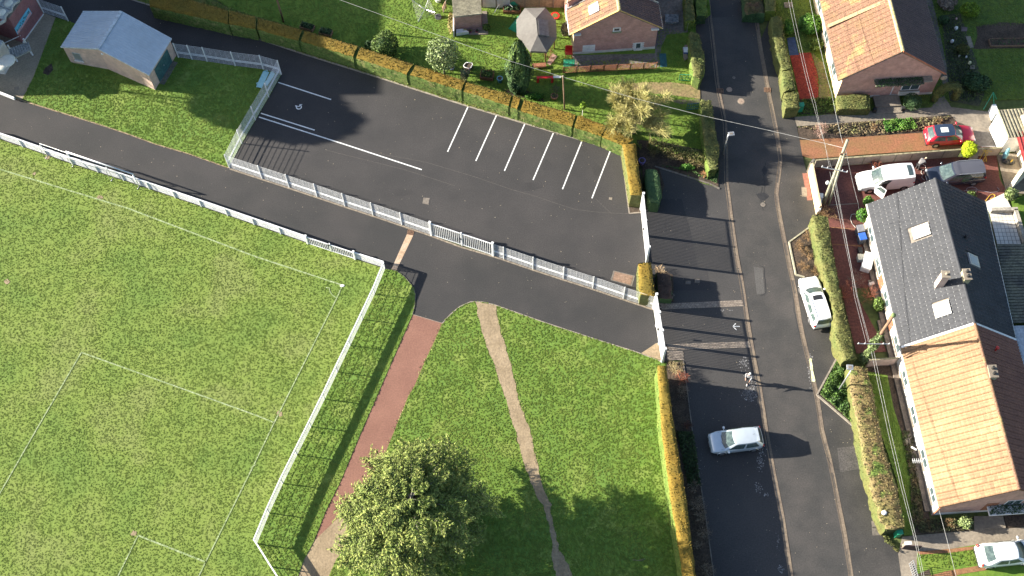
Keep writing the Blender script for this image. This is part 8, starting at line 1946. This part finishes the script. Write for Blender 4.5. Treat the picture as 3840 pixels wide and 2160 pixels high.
# gazebo
t = thing("gazebo", "grey canvas gazebo with raised ridge vent between cypress and brick gable", "gazebo", Zt(2080, 720)); HE, HR = 2.05, 2.85
ev = [Zt(x, y, HE) for x, y in ((1885, 120), (2195, 115), (2355, 310), (2365, 560), (2215, 780), (1968, 772), (1762, 520), (1755, 300))]; ra, rb_ = Zt(2052, 275, HR), Zt(2078, 530, HR)
b = MB()
for i in range(8):
    a_, c_ = ev[i], ev[(i+1) % 8]; top = {0: (ra,), 1: (ra,), 2: (ra, rb_), 3: (rb_,), 4: (rb_,), 5: (rb_,), 6: (rb_, ra), 7: (ra,)}[i]
    b.face([a_, c_] + ([top[0]] if len(top) == 1 else [top[1], top[0]]))
    b.face([a_, c_, c_+Vector((0, 0, -.22)), a_+Vector((0, 0, -.22))])
b.build("canopy", FABRIC, t); b = MB(); q = [Zt(2080, 292, HR-.02), Zt(2235, 325, HR-.42), Zt(2250, 562, HR-.42), Zt(2100, 532, HR-.02)]; b.hexa(q, [p_+Vector((0, 0, .16)) for p_ in q]); b.build("vent_flap", mat("grey_canvas_dark", (.15, .145, .14), (.19, .18, .175)), t)
for i in (0, 1, 3, 4, 5, 7): p_ = ev[i]; c_ = Zt(2060, 430); q = Vector((p_.x, p_.y, 0)).lerp(flat(c_), .10); b = MB(); b.box((q.x, q.y, 0), (.10, .10, 1.9)); b.build("post", WOODR, t)
for k in range(3): b = MB(); b.bar(Zt(2000, 1000-k*8, .25+.4*k), Zt(2205, 985-k*8, .25+.4*k), .35, .04); b.build("shelf", WOODR, t)
pl_ = thing("leaning_board", "pinkish board leaning beside the gazebo", "board", Zt(2290, 950)); b = MB(); b.hexa([Zt(x, y, .03) for x, y in ((2215, 950), (2265, 985), (2375, 850), (2300, 800))], [Zt(x, y, .09) for x, y in ((2215, 950), (2265, 985), (2375, 850), (2300, 800))]); b.build("panel", mat("pink_board", (.30, .19, .15), (.36, .24, .19)), pl_)
twig_bush("dry_shrub", "bare climber at the lower right corner of the gazebo", Zt(2260, 880), 1.2, .9, WOODR, 8, .014, 99)
# tent, chair, toys
t = thing("play_tent", "small green play tent left of the gazebo", "tent", Zt(1740, 450)); ap = Zt(1770, 330, 1.2); bs = [Zt(x, y) for x, y in ((1630, 435), (1790, 230), (1850, 420), (1760, 505))]
b = MB()
for i in range(4): b.face([bs[i], bs[(i+1) % 4], ap])
b.build("canvas", GREENP, t)
t = thing("draped_cloth", "green cloth draped over the planter by the panel wall", "cloth", Zt(1720, 110)); b = MB(); b.face([Zt(1660, 15, .9), Zt(1725, 20, .9), Zt(1830, 120, .1), Zt(1815, 150, .05), Zt(1700, 140, .1)]); b.face([Zt(1660, 15, .9), Zt(1700, 140, .1), Zt(1670, 130, .1)]); b.build("cloth", GREENP, t)
t = thing("folded_dryer", "grey folded clothes frame near the panel wall", "clothes frame", Zt(1500, 150)); b = MB()
for x0, y0, x1, y1 in ((1430, 190, 1530, 0), (1470, 190, 1545, 0), (1500, 60, 1400, 220), (1590, 0, 1700, 110)): b.tube([Zt(x0, y0, .03), Zt(x1, y1, 1.2)], .02, 5)
b.build("frame", STEEL, t)
t = thing("brown_parasol", "folded brown parasol right of the rotary dryer", "parasol", Zt(655, 170)); b = MB(); b.tube([Zt(655, 190), Zt(665, 110, .6), Zt(690, 10, 1.7)], [.02, .2, .03], 8); b.build("fabric", WOOD, t); b = MB(); b.tube([Zt(655, 195), Zt(695, 0, 2.0)], .02, 5); b.build("pole", STEEL, t)
t = thing("toy_pool", "round red toy dish with green middle right of the gazebo", "toy", Zt(2340, 245)); c_ = Zt(2340, 250); b = MB(); b.tube([c_+Vector((0, 0, .03)), c_+Vector((0, 0, .16))], [.34, .42], 18); b.build("rim", REDP, t); b = MB(); b.tube([c_+Vector((0, 0, .14)), c_+Vector((0, 0, .18))], .26, 14); b.build("centre", HYEL, t)
def chairlike(name, label, c, m, w=.55, h=.45, back=.5, rz=0, cat="chair"):
    t = thing(name, label, cat, (c.x, c.y, 0)); ca, sa = math.cos(rz), math.sin(rz); R_ = lambda x, y: (c.x+x*ca-y*sa, c.y+x*sa+y*ca)
    b = MB(); b.box((c.x, c.y, h), (w, w, .05), rz); b.build("seat", m, t)
    for x, y in ((-.45, -.45), (.45, -.45), (.45, .45), (-.45, .45)): q = R_(x*w, y*w); b = MB(); b.box((q[0], q[1], 0), (.05, .05, h)); b.build("leg", m, t)
    if back: q = R_(0, w*.48); b = MB(); b.box((q[0], q[1], h+.05), (w, .05, back), rz); b.build("backrest", m, t)
chairlike("garden_chair", "red garden chair on the green mat at the brick gable corner", T(2, 0, 570, 555), REDP, .65)
t = thing("red_play_table", "red plastic play bench with white slide board beyond the cypress", "play table", T(2, 0, 330, 815)); b = MB(); b.hexa([T(2, 0, x, y, .52) for x, y in ((250, 790), (410, 788), (412, 762), (245, 765))], [T(2, 0, x, y, .58) for x, y in ((250, 790), (410, 788), (412, 762), (245, 765))]); b.build("top", REDP, t)
for x in (262, 405): b = MB(); b.hexa([T(2, 0, x-14, 838), T(2, 0, x+8, 838), T(2, 0, x+8, 820), T(2, 0, x-14, 820)], [T(2, 0, x-8, 790, .5), T(2, 0, x+14, 790, .5), T(2, 0, x+14, 770, .5), T(2, 0, x-8, 770, .5)]); b.build("leg", REDP, t)
b = MB(); b.hexa([T(2, 0, x, y, .46) for x, y in ((414, 784), (492, 784), (492, 762), (414, 762))], [T(2, 0, x, y, .52) for x, y in ((414, 784), (492, 784), (492, 762), (414, 762))]); b.build("slide_board", WHITE, t)
t = thing("sapling", "tiny staked sapling with lime leaves near the hedge", "sapling", T(2, 0, 708, 1165)); p_ = T(2, 0, 708, 1165); b = MB(); b.tube([p_, p_+Vector((0, 0, 1.5))], .03, 6); b.build("stake", RENDER_W, t); P_, N_ = blob(220, (0, 0, 1.6), (.28, .25, .6), seed=4); link("foliage", card_mesh("foliage", P_, N_, .09, mat("lime_green", (.16, .26, .01))), t)
# trellis in front of the brick gable: every lath a piece
t = thing("lattice_trellis", "low reddish wooden lattice fence in front of the brick gable", "trellis", T(2, 0, 980, 735)); A_, B_ = T(2, 0, 515, 738), T(2, 0, 1452, 690); L_ = (B_-A_).length; d_ = (B_-A_)/L_; me = None; hT = .75; ang_ = math.atan2(d_.y, d_.x); nL = int(L_/.20)
for s in (1, -1):
    for k in range(-3, nL):
        u0 = k*.20 if s > 0 else (k+4)*.20; u1 = u0+s*hT; 
        if min(u0, u1) < 0 or max(u0, u1) > L_: continue
        b = MB(); p0_ = A_+d_*u0+Vector((0, .012*s, .06)); p1_ = A_+d_*u1+Vector((0, .012*s, .06+hT)); b.bar(p0_, p1_, .03, .022); b.build("lath", WOODR, t)
for k in range(8): q = A_.lerp(B_, k/7); b = MB(); b.box((q.x, q.y, 0), (.07, .07, .95), ang_); b.build("post", WOODR, t)
b = MB(); b.bar(A_+Vector((0, 0, .86)), B_+Vector((0, 0, .86)), .04, .04); b.bar(A_+Vector((0, 0, .06)), B_+Vector((0, 0, .06)), .04, .04); b.build("rail", WOODR, t)
box_thing("folding_panel", "dark teal panel lying right of the brick gable house", "panel", T(2, 0, 1520, 610), (.62, 1.5, .06), mat("teal_panel", (.02, .09, .10), (.03, .12, .13)), 0)
box_thing("blue_cool_box", "blue box with white disc among boards beside the left street hedge", "box", T(2, 0, 1748, 530), (.45, .55, .4), BLUEP, 0, .04, WHITE)
for k, (q, m_, l_) in enumerate(((((1735, 465), (1780, 465), (1780, 560), (1740, 520)), mat("pink_board", (.3, .19, .15)), "pinkish board behind the blue box by the street hedge"), (((1715, 490), (1742, 490), (1768, 600), (1738, 620), (1722, 590)), CONC, "curved pale board left of the blue box"), (((1775, 560), (1795, 565), (1788, 640), (1772, 638)), WOOD, "brown plank below the blue box by the street hedge"))):
    tag(sheet("loose_board", TT(2, 0, q), .2+.03*k, m_, None, l_, "board", depth=.12))
box_thing("raised_slab_bed", "mottled grey square bed in the shade right of the brick gable roof", "bed", T(2, 0, 1605, 205), (1.3, .95, .3), mat("mottled_stone", (.10, .12, .13), (.28, .28, .27), scale=40, fine=60, fine_amt=.3), -.05)
def metal_gate(label, A_, B_, H, m, n=6, step=.0):
    t = thing("garden_gate", label, "gate", A_); b = MB(); b.bar(A_+Vector((0, 0, H)), B_+Vector((0, 0, H)), .04); b.bar(A_+Vector((0, 0, .12)), B_+Vector((0, 0, .12)), .04); b.bar(A_+Vector((0, 0, H*.5)), B_+Vector((0, 0, H*.5)), .03); b.build("frame", m, t)
    for k in range(n+1): q = A_.lerp(B_, k/n); b = MB(); b.bar(q, q+Vector((0, 0, H)), .035); b.build("bar", m, t)
metal_gate("green metal gate standing open on the lawn by the street hedge", T(2, 0, 1680, 812), T(2, 0, 1850, 822), .95, GREENP)
metal_gate("dark teal metal gate standing open above the lime tinted hedge", T(2, 0, 1755, 1112), T(2, 0, 1885, 1098), .95, mat("teal_metal", (.02, .12, .14), (.03, .16, .18)))
metal_gate("pale metal gate at the top of the street beside the hedge gap", S(2575, 118), S(2585, 90), 1.1, STEEL, 3)
metal_gate("white metal driveway gate folded back at the bottom edge", T(3, 3, 1418, 1330), T(3, 3, 1470, 1500), 1.15, STEEL, 8)
t = thing("dark_garden_gate", "dark maroon gate panel with white capped post by the driveway", "gate", T(3, 3, 1360, 1175)); A_, B_ = T(3, 3, 1345, 1178), T(3, 3, 1505, 1192); b = MB()
b.hexa([A_, B_, B_+Vector((0, .05, 0)), A_+Vector((0, .05, 0))], [A_+Vector((0, 0, .95)), B_+Vector((0, 0, 1.25)), B_+Vector((0, .05, 1.25)), A_+Vector((0, .05, .95))]); b.build("leaf", mat("maroon_black", (.03, .015, .02), (.05, .025, .03)), t); q = T(3, 3, 1372, 1155); b = MB(); b.box((q.x, q.y, 0), (.3, .3, 1.0)); b.build("post", CONC, t); b = MB(); b.box((q.x, q.y, 1.0), (.5, .24, .08), .05); b.build("cap", WHITE, t)
# green frame support in the upper right lawn
t = thing("green_prop_frame", "bright green A shaped metal prop on the shaded lawn", "frame", T(3, 0, 2270, 1060)); tp = T(3, 0, 2268, 930, 1.0)
for q in (T(3, 0, 2168, 1100), T(3, 0, 2275, 1070), T(3, 0, 2300, 1000)): b = MB(); b.tube([q, tp], .035, 6); b.build("leg", GREENP, t)
# yard clutter
t = thing("yellow_trestle", "yellow tubular trestle at the buff wall in the brick yard", "trestle", Ze(850, 1030)); YEL = mat("yellow_tube", (.55, .36, .04), (.62, .42, .06)); b = MB()
for a_, c_ in (((770, 1015, 0), (860, 850, 1.0)), ((820, 1045, 0), (925, 870, 1.0)), ((905, 1030, 0), (880, 850, 1.0)), ((860, 850, 1.0), (925, 870, 1.0)), ((770, 1015, 0), (905, 1015, 0)), ((835, 830, 1.15), (995, 850, 1.15))): b.tube([Ze(*a_), Ze(*c_)], .028, 6)
b.build("frame", YEL, t); b = MB(); b.tube([Ze(825, 765, 1.2), Ze(1055, 765, 1.2)], .02, 5); b.tube([Ze(825, 765, 1.2), Ze(845, 840, 1.1)], .02, 5); b.build("white_rail", WHITE, t)
t = thing("leaning_sheet", "pale grey board leaning on the buff wall right of the lime shrub", "board", Ze(670, 1030)); b = MB(); b.hexa([Ze(575, 1030, .03), Ze(730, 1045, .03), Ze(735, 1000, .03), Ze(590, 990, .03)], [Ze(690, 790, 1.15), Ze(800, 780, 1.15), Ze(805, 765, 1.2), Ze(700, 765, 1.2)]); b.build("panel", CONC, t)
def hose(label, pts, m, r=.022): t_ = MB(); t_.tube([T(*p_, .04+.0*i) for i, p_ in enumerate(pts)], r, 6); tag(t_.build("garden_hose", m, at=T(*pts[0])), label, "hose")
HO = mat("pale_hose", (.32, .26, .28), (.4, .33, .34)); c_ = [(3, 1, 2050+55*math.cos(a*.6), 460+28*math.sin(a*.6)) for a in range(22)]
hose("coiled pale hose trailing across the yard below the minivan", [(3, 1, 1970, 470)]+c_+[(3, 1, 2150, 472), (3, 1, 2240, 488), (3, 1, 2310, 480), (3, 1, 2325, 455), (3, 1, 2305, 438)], HO)
hose("yellow hose loop at the corner of the tiled patio", [(3, 1, 2185, 580), (3, 1, 2230, 520), (3, 1, 2260, 503), (3, 1, 2285, 515), (3, 1, 2278, 540), (3, 1, 2240, 550)], YEL, .03)
hose("white hose curling beside the bright corner shrub", [(3, 1, 880, 840), (3, 1, 845, 800), (3, 1, 828, 750), (3, 1, 840, 710), (3, 1, 870, 702), (3, 1, 885, 712)], RENDER_W)
hose("looping cable on the ground between van and minivan", [(3, 1, 1530, 190), (3, 1, 1580, 215), (3, 1, 1590, 250), (3, 1, 1545, 260), (3, 1, 1540, 290), (3, 1, 1560, 310), (3, 1, 1545, 335), (3, 1, 1575, 365)], RENDER_W, .02)
t = thing("washed_van_wheel_rim", "dark wheel rim ring lying by the van's rear corner", "ring", T(3, 1, 1500, 385)); p_ = T(3, 1, 1500, 385); b = MB(); b.tube([(p_.x+.25*math.cos(k*.6), p_.y+.25*math.sin(k*.6), .05) for k in range(12)], .03, 6); b.build("ring", BLACKP, t)
t = thing("parasol_bundle", "folded grey blue parasol bundle by the cream parapet", "parasol", Ze(1200, 1000)); b = MB(); b.tube([Ze(1190, 995), Ze(1230, 900, .5), Ze(1290, 800, 1.3)], [.12, .25, .10], 9); b.build("fabric", mat("faded_blue", (.12, .28, .34)), t)
t = thing("rubbish_heap", "heap of dark bags and yellow straps at the parapet foot", "bags", Ze(1260, 1060)); g = random.Random(3)
for k in range(5): q = Ze(1200+30*k, 1045+g.uniform(-25, 30)); b = MB(); b.ell((q.x, q.y, .18), (.28, .24, .2), 9, 6); b.build("bag", BLACKP, t, smooth=True)
b = MB(); b.bar(Ze(1310, 1030, .4), Ze(1355, 990, .5), .1, .03); b.build("strap", YEL, t)
t = thing("turquoise_bench", "pale turquoise slab bench inside the wire fence corner, left of its twin", "bench", T(1, 0, 70, 790))
b = MB(); b.hexa([T(1, 0, x, y, .40) for x, y in ((0, 875), (58, 885), (135, 725), (72, 715))], [T(1, 0, x, y, .46) for x, y in ((0, 875), (58, 885), (135, 725), (72, 715))]); b.build("seat", TURQ, t)
for x, y in ((30, 860), (105, 740)): q = T(1, 0, x, y); b = MB(); b.box((q.x, q.y, 0), (.35, .1, .4), .2); b.build("leg", TURQ, t)
t = thing("turquoise_bench", "pale turquoise slab bench against the wire mesh, right of its twin", "bench", T(1, 0, 140, 790))
b = MB(); b.hexa([T(1, 0, x, y, .40) for x, y in ((82, 855), (115, 862), (195, 740), (150, 728))], [T(1, 0, x, y, .46) for x, y in ((82, 855), (115, 862), (195, 740), (150, 728))]); b.build("seat", TURQ, t)
for x, y in ((102, 845), (168, 752)): q = T(1, 0, x, y); b = MB(); b.box((q.x, q.y, 0), (.3, .1, .4), .2); b.build("leg", TURQ, t)
t = thing("television_aerial", "pale television aerial on the orange house wall", "aerial", T(3, 3, 1570, 300)); q = T(3, 3, 1560, 292, 2.6); b = MB(); b.bar(T(3, 3, 1452, 290, 2.6), q, .03)
for k in range(5): p_ = T(3, 3, 1458+20*k, 290, 2.6); b.bar(p_+Vector((0, -.18, 0)), p_+Vector((0, .18, 0)), .025)
b.build("elements", WHITE, t)
t = thing("wall_lamp_bracket", "white bracket lamp on the orange house wall above the ivy", "lamp", T(3, 3, 1500, 190)); b = MB(); b.bar(T(3, 3, 1442, 150, 2.2), T(3, 3, 1495, 180, 2.4), .09); b.build("bracket", WHITE, t)
g = random.Random(12)
for c, r, x, y, l_ in ((2, 3, 1290, 1285, "fallen forked branch on the shaded part of the lawn"),):
    b = MB(); b.tube([T(c, r, x-80, y, .09), T(c, r, x-20, y+8, .12), T(c, r, x+50, y-10, .08)], .02, 4); b.tube([T(c, r, x-10, y+8, .12), T(c, r, x+35, y+12, .09)], .014, 4); tag(b.build("fallen_branch", BARK, at=T(c, r, x, y)), l_, "branch")
t = thing("white_litter_bag", "small white litter bag on top of the shaggy hedge", "bag", T(3, 3, 1170, 810, 1.5)); t.location.z = 0; q = T(3, 3, 1170, 812, 1.62); b = MB(); b.ell(q, (.22, .20, .12), 7, 5); b.build("bag", WHITE, t)  # white bag lying on the hedge top
